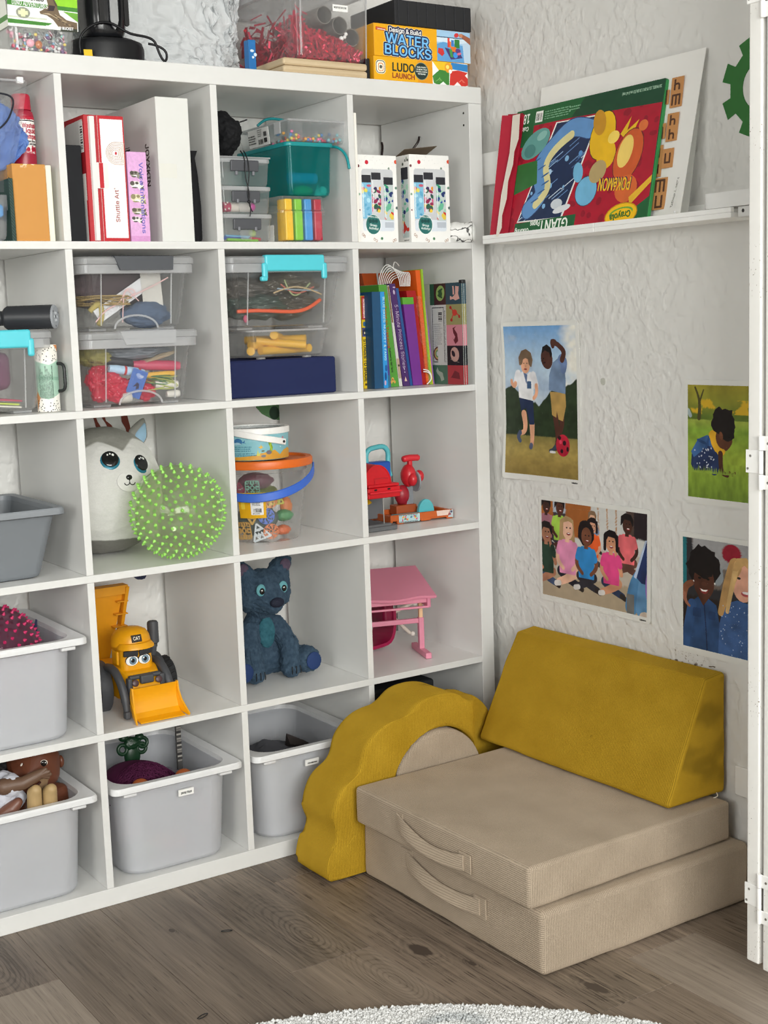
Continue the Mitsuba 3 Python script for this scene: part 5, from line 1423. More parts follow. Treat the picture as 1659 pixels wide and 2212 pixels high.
whole('book', 'dark navy tall book behind the blue picture book', 'book', cbox(-.286, -.245, .20, .33, Z2 + .0006, Z2 + .262, .001), mat('191c3c', .5), False)
t, fr, w = lean_book('book', 'blue picture book box with a bright blue spine, second from the left', -.2905, -.2520, -.2895, -.2545, .236, .080, .11, '14496f')
part(t, 'spine', hex8([(-.264, .0785, Z2 + .001), (-.2515, .0785, Z2 + .001), (-.264, .1, Z2 + .001), (-.2515, .1, Z2 + .001), (-.266, .0785, Z2 + .2365), (-.254, .0785, Z2 + .2365), (-.266, .1, Z2 + .2365), (-.254, .1, Z2 + .2365)]), mat('2a8fd0', .35), False, label='bright blue spine')
fr = frame((-.264, .0781, Z2), (1, 0, 0), (-.008, 0, 1))
letter(t, 'BLUE SKIES: NUGGET & FANG', .0062, fr, 'a8d8e8', (.0035, .225), -90, True, lift=.0003, width=.155)
printed(t, 'spine_print', [(ell(.006, .03, .003, .010), '1a4a8a'), (ell(.004, .014, .003, .006), 'c0a0c0'), (ell(.008, .05, .003, .008), '17589a')], fr, .0003)
t, fr, w = lean_book('book', 'thin crimson and violet picture book left of the green book', -.2485, -.2445, -.254, -.250, .225, .095, .15, '6a2340')
t, fr, w = lean_book('book', 'violet patterned book with a teal patch, left of the tall green book', -.244, -.2255, -.2535, -.2395, .232, .105, .16, '46428a')
printed(t, 'spine_print', [(rect(.0003, .165, w - .003, .20), '4f9a8a'), (rect(.0003, .0003, w - .003, .03), '2f6f8a'), (ell(.008, .185, .004, .008), 'd8d8d0'), (ell(.006, .175, .003, .004), '8ac0b0')] + [(q, '9c98d8') for q, _ in textlines(.003, .012, .03, .15, 22, '9c98d8', 4)], fr)
t, fr, w = lean_book('book', 'tall green fairy tale book with brown lettering', -.2245, -.1945, -.2465, -.2225, .254, YB, .18, '4f9434', 'book', 'd8d4c4')
printed(t, 'spine_print', [(ell(.013, .018, .004, .006), 'd8b060'), (ell(.009, .012, .003, .004), 'd0a050'), (ell(.018, .012, .003, .004), 'd0a050'), (ell(.013, .018, .002, .003), 'a0522a')], fr)
letter(t, 'Fairy Tales to Treasure', .0075, fr, 'a8562a', (.0085, .236), -90, True, lift=.0004, width=.138)
letter(t, 'illustrated by Gail Yerrill', .0045, fr, '1e3a16', (.012, .098), -90, True, lift=.0004, width=.062)
t, fr, w = lean_book('book', 'slim white book with a picture cover edge beside the green book', -.1935, -.1835, -.2195, -.2145, .252, YB, .17, 'c9c8c2')
printed(t, 'spine_print', [(rect(.0004, .16, .004, .25), '7a5a3a'), (rect(.001, .02, .009, .07), 'b09a84'), (rect(.003, .05, .008, .055), '3a3028')], fr)
t, fr, w = lean_book('book', 'purple princess storybook with pale lettering', -.1815, -.1605, -.2135, -.1965, .256, YB, .17, '43235e')
letter(t, '5-Minute Princess Stories', .0100, fr, 'b8a8c0', (.006, .205), -90, False, lift=.0004, width=.158)
printed(t, 'spine_print', [(Polygon([(.006, .012), (.014, .012), (.010, .024)]), 'd8b8a8'), (ell(.010, .235, .003, .006), 'b8a8c0'), (ell(.012, .247, .004, .002), 'b8a8c0'), (rect(.008, .034, .012, .036), 'c8b8d0'), (rect(.009, .040, .011, .046), 'c8b8d0')], fr)
t, fr, w = lean_book('book', 'thin dark blue shiny book right of the purple princess book', -.1595, -.1520, -.1945, -.1865, .245, YB, .17, '1c4a84', 'book', None, .2)
t, fr, w = lean_book('folder', 'purple folder with a green top edge in front of the red folder', -.1505, -.1215, -.1750, -.1425, .221, YB, .17, '6c2c86')
part(t, 'green_edge', hex8([(-.1750, YB - .001, Z2 + .205), (-.1415, YB - .001, Z2 + .205), (-.1765, YB - .001, Z2 + .2225), (-.143, YB - .001, Z2 + .2225), (-.1750, YB + .02, Z2 + .205), (-.1415, YB + .02, Z2 + .205), (-.1765, YB + .02, Z2 + .2225), (-.143, YB + .02, Z2 + .2225)]), mat('569a30', .6), False, label='green top edge')
t, fr, w = lean_book('folder', 'deep red cardboard folder with shiny film over its edge', -.1208, -.1065, -.1600, -.1310, .238, YB + .005, .18, '9c1414')
t2, fr2, w = lean_book('folder', 'tall orange cardboard folder, tallest thing in the book cell', -.113, -.096, -.172, -.1265, .290, YB + .19, .07, 'b04a12')
t3, fr3, w = lean_book('folder', 'narrow orange folder edge between the red and lime folders', -.1062, -.0985, -.1305, -.1165, .289, YB + .004, .17, 'd2560f')
for x0b, x1b, x0t, x1t, h, c_, nm in ((-.0983, -.0915, -.1163, -.1105, .291, '86b02a', 'lime green folder sheet, tall and thin'), (-.0912, -.0882, -.1100, -.1080, .212, 'c8b030', 'narrow yellow folder edge beside the lime folder'), (-.0880, -.0840, -.1075, -.1045, .212, '8a5aa0', 'narrow lilac folder edge left of the animal book')):
    lean_book('folder', nm, x0b, x1b, x0t, x1t, h, YB, .17, c_)
fl = thing('film_sleeve', 'shiny crinkled clear film along the edges of the red and orange folders', 'film')
n_ = 40
zz = np.linspace(.004, .225, n_)
xx = -.104 - .030 * zz / .25
q = np.vstack([np.c_[xx - .006 + .003 * np.sin(zz * 90), YB - .001 - .004 * np.abs(np.sin(zz * 140)), Z2 + zz], np.c_[xx + .008, YB - .003 - .003 * np.abs(np.cos(zz * 170)), Z2 + zz]])
f_ = [[i, i + 1, n_ + i + 1] for i in range(n_ - 1)] + [[i, n_ + i + 1, n_ + i] for i in range(n_ - 1)]
put(fl, trimesh.Trimesh(q, f_, process=False), clear_plastic('mat_film', 'f0f0ee', .05, .2), False)
whole('charging_cable', 'coil of white cord hanging over the tops of the folders', 'cable', cat([tube(spline([(-.215 + .004 * k, .16, Z2 + .225), (-.212 + .005 * k, .15, Z2 + .29 - .003 * k), (-.196 + .006 * k, .15, Z2 + .305 - .004 * k), (-.178 + .005 * k, .135, Z2 + .285), (-.172 + .0042 * k, .128, Z2 + .250)], 26), .0014, 6) for k in range(8)] +
      [tube(spline([(-.178, .15, Z2 + .29), (-.165, .16, Z2 + .312), (-.145, .17, Z2 + .303)], 12), .0016, 6)]), mat('dcdcd8', .5), True)
whole('charging_cable', 'short loop of white cord at the foot of the red folder', 'cable', cat([tube(spline([(-.121, YB - .004, Z2 + .040 - k * .006), (-.105, YB - .007, Z2 + .034 - k * .004), (-.100, YB - .008, Z2 + .016), (-.112, YB - .006, Z2 + .002)], 16), .0016, 6) for k in range(2)]), mat('dcdcd8', .5), True)
# boxed animal book, its cover turned to the left
t = thing('animal_book', 'large square book with a patchwork of animal pictures, at the right of the book cell', 'book')
bx0, bx1, by0, by1, bh = -.078, -.0655, -.004, .20, .255
part(t, 'slipcase', cbox(bx0, bx1, by0, by1, Z2 + .0006, Z2 + bh, .0008), mat('b8b8b0', .35), False)
sf = side(bx0, .132, Z2)
W_ = .132 - by0
def cell(a, b, c_, d_): return rect(a, b, c_, d_)
x1, x2 = .068, W_ - .001
yb_ = [0.001, .049, .098, .150, .201, bh - .001]
L = [(cell(.0, .001, W_, bh - .001), '4a6a60'), (cell(0, yb_[0], x1, yb_[1]), '3e5f50'), (cell(x1, yb_[0], x2, yb_[1]), '9c3438'), (cell(x1, yb_[1], x2, yb_[2]), '141518'), (cell(x1, yb_[2], x2, yb_[3]), 'c07c86'), (cell(x1, yb_[3], x2, yb_[4]), '8a8658'), (cell(x1, yb_[4], x2, yb_[5]), '2a4450'),
     (cell(.018, yb_[4], x1, yb_[5]), '3a2226'), (cell(0, yb_[4], .018, yb_[5]), '2a4a3c'), (cell(0, yb_[1], x1, yb_[4]), 'b4b6b4'), (rect(.008, .056, .058, .195), '30343a'), (rect(.010, .058, .056, .193), 'b4b6b4')]
L += [(q, '26282c') for q, _ in barcode(.034, .050, .160, .182, 9, seed=3, vertical=False)]
L += textlines(.014, .050, .095, .155, 12, '8a8c8c', 5)
L += [(ell(.028, .078, .019, .018), '5a3a34'), (ell(.028, .078, .015, .014), 'b09060'), (ell(.028, .078, .011, .010), '6a8a58'), (ell(.028, .078, .007, .006), 'b4b6b4'), (rect(.028, .056, .056, .10), 'b4b6b4')]
L += [(ell(.045, .230, .020, .018, 60), '7f9a5a'), (ell(.045, .229, .008, .010), '2f4a30'), (ell(.045, .237, .011, .003, 20), '2f4a30'), (ell(.044, .222, .011, .003, -20), '2f4a30'),
      (Polygon([(.086, .222), (.097, .219), (.108, .226), (.109, .246), (.124, .244), (.121, .226), (.126, .214), (.108, .210), (.100, .214), (.086, .212)]), 'c99a92'), (Polygon([(.097, .246), (.103, .246), (.105, .226), (.098, .224)]), 'c99a92'),
      (ell(.104, .180, .010, .008), 'b83a2c'), (stroke([(.098, .184), (.088, .192)], .003), 'b83a2c'), (stroke([(.098, .176), (.090, .163)], .003), 'b83a2c'), (stroke([(.112, .178), (.122, .172)], .003), 'b83a2c'), (ell(.087, .193, .005, .004), '9c2c24'), (ell(.090, .162, .005, .004), '9c2c24'), (ell(.123, .170, .004, .004), '9c2c24'),
      (Polygon([(.092, .118), (.104, .102), (.116, .110), (.112, .128), (.100, .140), (.108, .146), (.094, .142), (.096, .130), (.104, .120), (.098, .112)]), '5a2024'),
      (ell(.100, .076, .018, .019, 40), 'b08a80'), (ell(.094, .078, .006, .009, 40), '1c1a1e'), (stroke([(.082, .064), (.118, .056)], .0012), '8a8070'),
      (Polygon([(.024, .044), (.030, .034), (.046, .030), (.052, .012), (.040, .008), (.034, .020), (.024, .026), (.018, .034)]), '8a958c'),
      (Polygon([(.080, .018), (.120, .014), (.116, .030), (.098, .036), (.086, .022)]), '6a2226')]
printed(t, 'cover_print', [(p_, c_) for p_, c_ in L if not p_.is_empty], sf, .0004)
letter(t, 'ILLUSTRATED BY FIONA POWERS', .0042, sf, '7c7e7e', (.0645, .056), 90, False, lift=.0007, width=.13)
ff = front(bx0, by0, Z2)
cols = [('9c3438', 0, 1), ('141518', 1, 2), ('c07c86', 2, 3), ('8a8658', 3, 4), ('2a4450', 4, 5)]
printed(t, 'edge_print', [(rect(.0006, yb_[a], bx1 - bx0 - .0006, yb_[b]), c_) for c_, a, b in cols] + [(rect(.0055, .001, .0068, bh - .001), 'c8ccc8')], ff, .0003)
part(t, 'corner', rbox(bx0 - .001, bx1 - .001, by0 - .002, by0 + .012, Z2 + bh - .004, Z2 + bh + .005, .002), mat('1c1e20', .3), 40, label='black shiny corner')

# ------------------------------------------------------------------ third row
Z3 = ZS[2]
def open_bin(label, cx, y0, z0, wt, dt, h, wb, db, r, material, rim_material, name='storage_bin', flange=.018, group=None, yback=None):
    t = thing(name, label, 'bin', group)
    cy = y0 + dt / 2
    cyb = cy + .010
    def ring(w, d, z, rr, c=cy): 
        p = rrect(w, d, rr, 7)
        return np.c_[p[:, 0] + cx, p[:, 1] + c, np.full(len(p), z0 + z)]
    k = np.linspace(0, 1, 6)
    zt = h - .012
    wi, di = wt - 2 * flange, dt - 2 * flange
    outer = [ring(wb - .02, db - .02, 0, r), ring(wb - .006, db - .006, .004, r)] + [ring(wb + (wi - wb) * s, db + (di - db) * s, .012 + (zt - .012) * s, r) for s in k]
    inner = [ring(wb + (wi - wb) * s - .004, db + (di - db) * s - .004, .012 + (zt - .012) * s, r - .001) for s in k[::-1]] + [ring(wb - .03, db - .03, .004, r)]
    part(t, 'body', loft(outer + inner, True, True), material, 40)
    o, i = rrect(wt, dt, .018, 7), rrect(wi - .003, di - .003, r, 7)
    def at(p, z, s=1.0): return np.c_[p[:, 0] * s + cx, p[:, 1] * s + cy, np.full(len(p), z0 + z)]
    part(t, 'rim', loft([at(i, zt - .002), at(o, zt - .004, .985), at(o, zt - .002), at(o, h - .004), at(o, h, .985), at(i, h - .002, 1.01), at(i, zt - .002)]), rim_material, 40)
    return t, cx, cy


GREYB, GREYR = mat('6f7479', .5), mat('7b8085', .45)
open_bin('grey plastic tray bin at the left of the third row', -1.270, .008, Z3 + .0006, .292, .34, .152, .205, .25, .022, GREYB, GREYR, 'tray_bin', .016)

# painted shapes on the wall behind the shelf
MUR = front(0, RY1 - .0004, 0)
for nm, lab, c_, polys in (('wall_decal', 'three rust red streaks painted on the wall above the husky plush', '6d2a18', [[(-.893, 1.075), (-.884, 1.04), (-.876, 1.026), (-.862, 1.014), (-.874, 1.008), (-.886, 1.016), (-.899, 1.075)], [(-.869, 1.075), (-.862, 1.040), (-.848, 1.028), (-.839, 1.008), (-.848, 1.004), (-.855, 1.012), (-.862, 1.032), (-.874, 1.052), (-.880, 1.075)],
               [(-.823, 1.075), (-.821, 1.035), (-.812, 1.018), (-.809, 1.003), (-.798, 1.003), (-.800, 1.022), (-.806, 1.050), (-.804, 1.075)]]),
                       ('wall_decal', 'green painted leaf on the wall behind the sea picture tub', '4f7a4c', [[(-.452, 1.075), (-.446, 1.046), (-.43, 1.028), (-.40, 1.012), (-.376, 1.008), (-.372, 1.075)]]),
                       ('wall_decal', 'dark blue painted patch on the wall above the yellow toy loader', '1c2340', [[(-.822, .66), (-.815, .645), (-.806, .638), (-.795, .636), (-.785, .637), (-.778, .648), (-.775, .66)]])):
    t = thing(nm, lab, 'wall decal')
    part(t, 'paint', xf(extrude(shapely.union_all([Polygon(p_) for p_ in polys]), .0006), MUR @ trimesh.transformations.translation_matrix((0, 0, .0003))), mat(c_, .7), False)
    if 'leaf' in lab:
        part(t, 'dark_oval', xf(extrude(ell(-.393, 1.028, .015, .018), .0004), MUR @ trimesh.transformations.translation_matrix((0, 0, .001))), mat('16331f', .7), False)

# husky plush
hc, hr_ = np.array([-.936, .274, .888]), np.array([.137, .130, .148])
hb = trimesh.creation.icosphere(subdivisions=7)
u = hb.vertices.copy()
v = np.sign(u) * np.abs(u) ** .93 * hr_
v[:, 0] *= 1 + .06 * np.clip(-u[:, 2], 0, 1)
v += (meshkit.fbm(u * 5, 3, 6) - .5)[:, None] * .006 * u
hb.vertices = v + hc
X_, Zc = u[:, 0] - .02, u[:, 2]
top = .80 - .62 * np.abs(np.abs(X_ - .06) - .30) ** 1.35 - .20 * np.maximum(0, .22 - np.abs(X_ - .06))
face = (Zc < top) & (u[:, 1] < .35)
band = Zc < -.70 - .05 * u[:, 0]
grey, white, dark = lin('8a8983'), lin('cfcecb'), lin('74726e')
k = (.94 + .12 * meshkit.fbm(u * 60, 2, 3))[:, None]
wf = np.clip((top - Zc) / .03 + .5, 0, 1)[:, None] * (u[:, 1] < .35)[:, None]
wb = np.clip((-.70 - .05 * u[:, 0] - Zc) / .02 + .5, 0, 1)[:, None]
col = ((grey * (1 - wf) + white * wf) * (1 - wb) + dark * wb) * k
scene['mat_plush'] = {'type': 'twosided', 'bsdf': {'type': 'principled', 'base_color': {'type': 'mesh_attribute', 'name': 'vertex_color'}, 'roughness': 0.95, 'specular': 0.1, 'sheen': 0.6}}
t = thing('husky_plush', 'round grey and white husky plush toy with blue eyes, behind the green spiky ball', 'plush toy')
part(t, 'body', hb, 'mat_plush', True, color=col)
def on_husky(x, z, lift=0.0):
    a = (x - hc[0]) / hr_[0]; b = (z - hc[2]) / hr_[2]
    c_ = -math.sqrt(max(0, 1 - a * a - b * b))
    n = np.array([a / hr_[0], c_ / hr_[1], b / hr_[2]]); n /= np.linalg.norm(n)
    p_ = hc + hr_ * np.array([a, c_, b]) + n * lift
    uu = np.cross([0, 0, 1], -n); uu /= np.linalg.norm(uu)
    m = np.eye(4); m[:3, 0], m[:3, 1], m[:3, 2], m[:3, 3] = np.cross([0, 0, 1.0], n) / np.linalg.norm(np.cross([0, 0, 1.0], n)), np.cross(n, np.cross([0, 0, 1.0], n) / np.linalg.norm(np.cross([0, 0, 1.0], n))), n, p_
    return m
def disc(r1, r2, th, sub=3):
    s = trimesh.creation.icosphere(subdivisions=sub)
    s.vertices = s.vertices * [r1, r2, th]
    return s
EYEB, TEALG = mat('0c0d10', .12, 0, .7), mat('1f6f86', .3, .2)
for x, z in ((-.957, .967), (-.882, .952)):
    m = on_husky(x, z, .001)
    e = part(t, 'eye', xf(disc(.0195, .0195, .0045), m @ trimesh.transformations.translation_matrix((.0005, .002, .002))), EYEB, True)
    part(e, 'iris', xf(disc(.0225, .0225, .0035), m @ trimesh.transformations.translation_matrix((0, -.001, 0))), TEALG, True, label='teal iris')
    for a, b, r in ((-.005, .010, .0022), (.001, .012, .0022), (.007, .009, .0032)):
        part(e, 'glint', xf(disc(r, r * 1.2, .001, 1), m @ trimesh.transformations.translation_matrix((a, b + .001, .0055))), WHITEP, True)
m = on_husky(-.922, .922, .001)
part(t, 'muzzle', xf(disc(.030, .024, .004), m @ trimesh.transformations.translation_matrix((0, -.005, -.001))), mat('d6d5d2', .95), True)
part(t, 'nose', xf(disc(.0075, .006, .004), m @ trimesh.transformations.translation_matrix((0, .004, .003))), EYEB, True)
pts = [(-.014, -.008), (-.012, -.012), (-.007, -.013), (-.002, -.010), (0, -.002), (0, -.010), (.003, -.013), (.009, -.013), (.013, -.009)]
part(t, 'mouth', xf(tube(spline([(a, b, .0035) for a, b in pts], 36), .0009, 6), m), EYEB, True)
GREYF, BLUEF = mat('8a8983', .95), mat('8fb0c8', .9)
for x, y, z, rot, s in ((-.842, .265, 1.015, 24, 1), (-1.022, .255, 1.012, -24, 1)):
    ear = trimesh.creation.icosphere(subdivisions=4)
    q = ear.vertices * [.024, .011, .038]
    q[:, 0] *= 1 - .55 * np.clip(q[:, 2] / .038, 0, 1)
    ear.vertices = q
    M2 = trimesh.transformations.translation_matrix((x, y, z)) @ rotm((0, 1, 0), rot)
    e = part(t, 'ear', xf(ear, M2), GREYF, True)
    inner = ear.copy(); inner.vertices = ear.vertices * [.62, .6, .78] + [.004 * s, -.0075, -.002]
    part(e, 'inner_ear', xf(inner, M2), BLUEF, True, label='pale blue inner ear')

# spiky ball
bc, br = np.array([-.8515, .048, Z3 + .1105]), .1040
scene['mat_ball'] = {'type': 'blendbsdf', 'weight': .20, 'a': {'type': 'thindielectric', 'int_ior': 1.35, 'specular_transmittance': rgb('eef4e2')}, 'b': {'type': 'principledthin', 'base_color': rgb('dfeac6'), 'roughness': .3, 'spec_trans': 0.0, 'diff_trans': 1.1, 'eta': 1.35}}
def spiky(label, bc, br, mat_ball, mat_spike, n, sr, sl, name='spiky_ball'):
    t = thing(name, label, 'ball')
    part(t, 'shell', blob(bc, (br, br, br), 5), mat_ball, True)
    i = np.arange(n) + .5
    ph, th = np.arccos(1 - 2 * i / n), np.pi * (1 + 5 ** .5) * i
    dd = np.c_[np.cos(th) * np.sin(ph), np.sin(th) * np.sin(ph), np.cos(ph)]
    dd = dd @ rotm((1, .3, 0), 70)[:3, :3].T
    V, F = [], []
    base = lathe([(sr * 1.25, -.001), (sr, .001), (sr * .55, sl * .75), (sr * .25, sl), (0, sl)], 8)
    for k, d in enumerate(dd):
        if bc[2] + d[2] * (br + sl) < bc[2] - br - .004: 
            continue
        u_ = np.cross(d, [.3, .2, .9]); u_ /= np.linalg.norm(u_)
        R = np.stack([u_, np.cross(d, u_), d], 1)
        V.append(base.vertices @ R.T + bc + d * br); F.append(base.faces + len(base.vertices) * len(F))
    part(t, 'spikes', trimesh.Trimesh(np.vstack(V), np.vstack(F), process=False), mat_spike, 40, kind='stuff')
    return t
t = spiky('translucent lime green ball covered in soft spikes, in front of the husky plush', bc, br, 'mat_ball', mat('93d160', .35), 330, .0036, .0062)
part(t, 'valve', xf(lathe([(0, .002), (.0045, .002), (.0055, .0), (.0055, -.002)], 16), frame(bc + np.array([-.05, -.085, -.025]) * 1.02, (.86, -.5, 0), (0, 0, 1))), mat('cfe6b8', .3), 40)

# bucket of pattern pieces with a tub on it
kc = np.array([-.560, .183])
ORANGE, BLUEH = mat('d2641c', .4), mat('3763c0', .4)
t = thing('lidded_bucket', 'clear bucket of pattern pieces with an orange lid and blue handle', 'bucket')
part(t, 'body', move(lathe([(0, .001), (.082, .001), (.086, .005), (.087, .02), (.107, .168), (.111, .170), (.113, .186)], 48), kc[0], kc[1], Z3), CLEAR, 40)
part(t, 'lid', move(lathe([(.112, .180), (.122, .180), (.1235, .183), (.1235, .196), (.121, .199), (.108, .199), (.107, .194), (0, .194)], 48), kc[0], kc[1], Z3), ORANGE, 40)
hn = []
for s in np.linspace(0, 1, 30):
    a = math.radians(-25 - 130 * s)
    hn.append((kc[0] + .1245 * math.cos(a), kc[1] + .1245 * math.sin(a), Z3 + .176 - .0 - .062 * math.sin(min(1, s * 1.0) * math.pi * .62) / math.sin(math.pi * .5)))
hn = np.array(hn)
rings = []
for i, p_ in enumerate(hn):
    d = hn[min(i + 1, 29)] - hn[max(i - 1, 0)]; d /= np.linalg.norm(d)
    o = np.array([p_[0] - kc[0], p_[1] - kc[1], 0]); o /= np.linalg.norm(o)
    w_ = np.cross(d, o)
    k_ = .0105 * (1 if 0 < i < 29 else .6)
    rings.append([p_ + w_ * k_ * a + o * b * .0028 for a, b in ((1, 0), (.8, 1), (-.8, 1), (-1, 0), (-.8, -.6), (.8, -.6))])
part(t, 'handle', loft(rings, True, True), BLUEH, 40, label='blue carrying handle')
def conic(parent, name, layers, z0, rz0, slope, a0, cx, cy, **kw):
    m, c_ = flat_print(layers, np.eye(4), 0, .006)
    v = m.vertices
    r = rz0 + slope * v[:, 1]
    a = math.radians(a0) + v[:, 0] / rz0
    return part(parent, name, trimesh.Trimesh(np.c_[cx + r * np.cos(a), cy + r * np.sin(a), z0 + v[:, 1]], m.faces, process=False), 'mat_print', False, color=c_, **kw)
L = [(rect(0, 0, .066, .062), 'd8a417'), (rect(.006, .022, .016, .05), 'e4c440'), (rect(.030, .008, .060, .046, .002), 'e6e6e4')] + textlines(.034, .056, .030, .043, 4, '404040', 2) + barcode(.036, .055, .014, .024, 12) + textlines(.034, .056, .009, .013, 1, '505050', 6)
conic(t, 'paper_label', L, Z3 + .062, .0945, .135, 205, kc[0], kc[1], label='yellow paper label')
def tile(kind, s):
    if kind == 'square':
        p_ = rect(-s, -s, s, s, s * .35)
        cuts = [rect(-s * .16, -s * .16, s * .16, s * .16)] + [affinity.rotate(shapely.union_all([stroke([(s * .18, s * .34), (s * .42, s * .42), (s * .36, s * .82)], s * .17), stroke([(s * .34, s * .18), (s * .42, s * .42), (s * .82, s * .36)], s * .17), stroke([(s * .62, s * .62), (s * .80, s * .66)], s * .15), stroke([(s * .02, s * .62), (s * .02, s * .84)], s * .15)]), 90 * k, origin=(0, 0)) for k in range(4)]
    elif kind == 'round':
        p_ = Point(0, 0).buffer(s, 10)
        cuts = [Point(0, 0).buffer(s * .16)] + [affinity.rotate(shapely.union_all([stroke([(s * .36, 0), (s * .62, s * .10)], s * .16), stroke([(s * .70, s * .30), (s * .84, s * .18)], s * .14)]), 45 * k, origin=(0, 0)) for k in range(8)]
    else:
        p_ = Polygon([(-s, -s * .8), (s, -s * .8), (0, s)]).buffer(-s * .1).buffer(s * .15)
        cuts = [affinity.translate(affinity.rotate(Polygon([(-s * .2, -s * .12), (s * .2, -s * .12), (0, s * .2)]), q_, origin=(0, 0)), x, y) for x, y, q_ in ((0, s * .5, 0), (-s * .55, -s * .5, 0), (s * .55, -s * .5, 0), (0, -s * .05, 180), (0, -s * .55, 0), (-s * .3, s * .02, 60), (s * .3, s * .02, -60))]
    return p_.difference(shapely.union_all(cuts))
for kind, s, lat, z, rot, c_, nm in (('square', .0215, -.048, .026, 4, 'c79a4a', 'tan square'), ('triangle', .024, -.006, .024, 20, 'c4ccd0', 'pale grey triangular'), ('round', .020, .012, .062, 0, '4a66b8', 'blue round'), ('triangle', .024, -.020, .070, -60, 'c8a050', 'tan triangular'), ('square', .017, .006, .095, 35, 'd8b070', 'cream square'),
                                    ('round', .017, .024, .098, 0, 'c87848', 'orange round'), ('square', .016, -.012, .098, 10, '5f9a80', 'green square'), ('round', .019, .022, .024, 0, 'c06a38', 'rust round'), ('square', .018, -.018, .132, 0, '6a9a88', 'dull green square'), ('triangle', .02, .040, .105, 0, 'a8a848', 'olive triangular'),
                                    ('triangle', .019, -.05, .128, 15, '8a3a50', 'plum triangular')):
    rad = .083 + .020 * z / .17 - .005
    a = math.radians(237) + lat / rad
    d = np.array([math.cos(a), math.sin(a), 0])
    uu = np.array([-d[1], d[0], 0])
    M2 = np.eye(4); M2[:3, 0], M2[:3, 1], M2[:3, 2], M2[:3, 3] = uu, (d * .12 + np.array([0, 0, .993])), d, np.array([kc[0], kc[1], Z3 + z + .003]) + d * (rad - .003)
    whole('pattern_piece', nm + ' openwork pattern piece in the orange lidded bucket', 'pattern piece', xf(extrude(affinity.rotate(tile(kind, s), rot, origin=(0, 0)), .002), M2), mat(c_, .5), False)
for x, y, z, r, c_, nm in ((.062, .0, .072, (.016, .012, .024), 'c8743c', 'orange oval'), (.040, -.02, .018, (.02, .014, .012), 'c8602c', 'rust lumpy'), (.05, -.01, .052, (.024, .018, .014), '4a8a58', 'green lumpy'), (.01, .02, .10, (.045, .04, .03), '7a8a4a', 'olive lumpy'), (-.02, .0, .05, (.05, .05, .04), '4a5a54', 'dark green lumpy'), (-.03, -.02, .145, (.045, .035, .02), '5c2c3c', 'plum lumpy')):
    whole('sorting_piece', nm + ' sorting piece behind the pattern pieces in the bucket', 'toy piece', blob((kc[0] + x, kc[1] + y, Z3 + z), r, 3, .15, 2), mat(c_, .5), True)
uc, ur = np.array([-.580, .178]), .083
zt = Z3 + .1992
t = thing('handled_tub', 'round tub with a sea picture and white handle, on the orange lid', 'tub')
part(t, 'body', move(lathe([(0, 0), (ur - .004, 0), (ur - .002, .002), (ur, .064), (ur - .002, .064)], 48), uc[0], uc[1], zt), mat('7fb0b8', .3), 40)
part(t, 'rim', move(lathe([(ur - .010, .073), (ur - .009, .0765), (ur + .001, .0765), (ur + .0025, .074), (ur + .0025, .062), (ur, .061)], 48), uc[0], uc[1], zt), WHITEP, 40)
part(t, 'lid', move(lathe([(ur - .009, .074), (ur - .012, .069), (0, .069)], 48), uc[0], uc[1], zt), CLEAR2, 40)
Lw = .20
r_ = random.Random(2)
L = [(rect(0, .002, Lw, .060), '7db4be'), (rect(0, .045, Lw, .060), '86bac4'), (Polygon([(0, .002), (Lw, .002), (Lw, .022), (.19, .026), (.17, .022), (.155, .012), (.14, .024), (.12, .020), (.10, .017), (.08, .012), (.05, .010), (0, .008)]), 'cf9a3a'),
     (ell(.05, .046, .011, .008), '3a6f9e'), (ell(.048, .0415, .010, .003), '9cc4d4'), (Polygon([(.060, .044), (.068, .050), (.066, .044), (.070, .042)]), '3a6f9e'), (ell(.056, .043, .001, .001), '101820'),
     (stroke([(.128, .020), (.131, .030), (.127, .040), (.130, .052)], .007), '7f9a2f'), (stroke([(.131, .024), (.128, .034), (.131, .044)], .0035), '9ab83a'), (ell(.124, .019, .007, .005), '6f6a70'), (ell(.110, .011, .006, .003), '70747a'), (ell(.109, .023, .004, .002), '5a6a50'),
     (Polygon([(.094, .012), (.097, .027), (.099, .016), (.104, .022), (.101, .012)]), 'c8c850'), (Polygon([(.098, .033), (.103, .034), (.105, .038), (.107, .034), (.111, .033), (.107, .030), (.104, .028)]), 'd8b048'), (ell(.168, .047, .004, .007), 'c07a88'), (ell(.158, .030, .0015, .0015), 'd8e8ea')]
L += textlines(.040, .085, .022, .036, 3, '3f7a90', 8) + textlines(.040, .095, .011, .020, 2, '3f7a90', 9)
m, c_ = flat_print(L, np.eye(4), 0, .006)
v = m.vertices
a = math.radians(180) + v[:, 0] / ur
part(t, 'picture_band', trimesh.Trimesh(np.c_[uc[0] + (ur + .0006) * np.cos(a), uc[1] + (ur + .0006) * np.sin(a), zt + v[:, 1]], m.faces, process=False), 'mat_print', False, color=c_)
hn = []
for s in np.linspace(0, 1, 26):
    a = math.radians(298 - 125 * s)
    hn.append((uc[0] + (ur + .006) * math.cos(a), uc[1] + (ur + .006) * math.sin(a), zt + .040 + .040 * s))
hn = np.array(hn)
rings = []
for i, p_ in enumerate(hn):
    d = hn[min(i + 1, 25)] - hn[max(i - 1, 0)]; d /= np.linalg.norm(d)
    o = np.array([p_[0] - uc[0], p_[1] - uc[1], 0]); o /= np.linalg.norm(o)
    w_ = np.cross(d, o)
    rings.append([p_ + w_ * .0075 * a + o * b * .0012 for a, b in ((1, 0), (.85, 1), (-.85, 1), (-1, 0), (-.85, -1), (.85, -1))])
h_ = part(t, 'handle', loft(rings, True, True), WHITEP, 40, label='white flat handle')
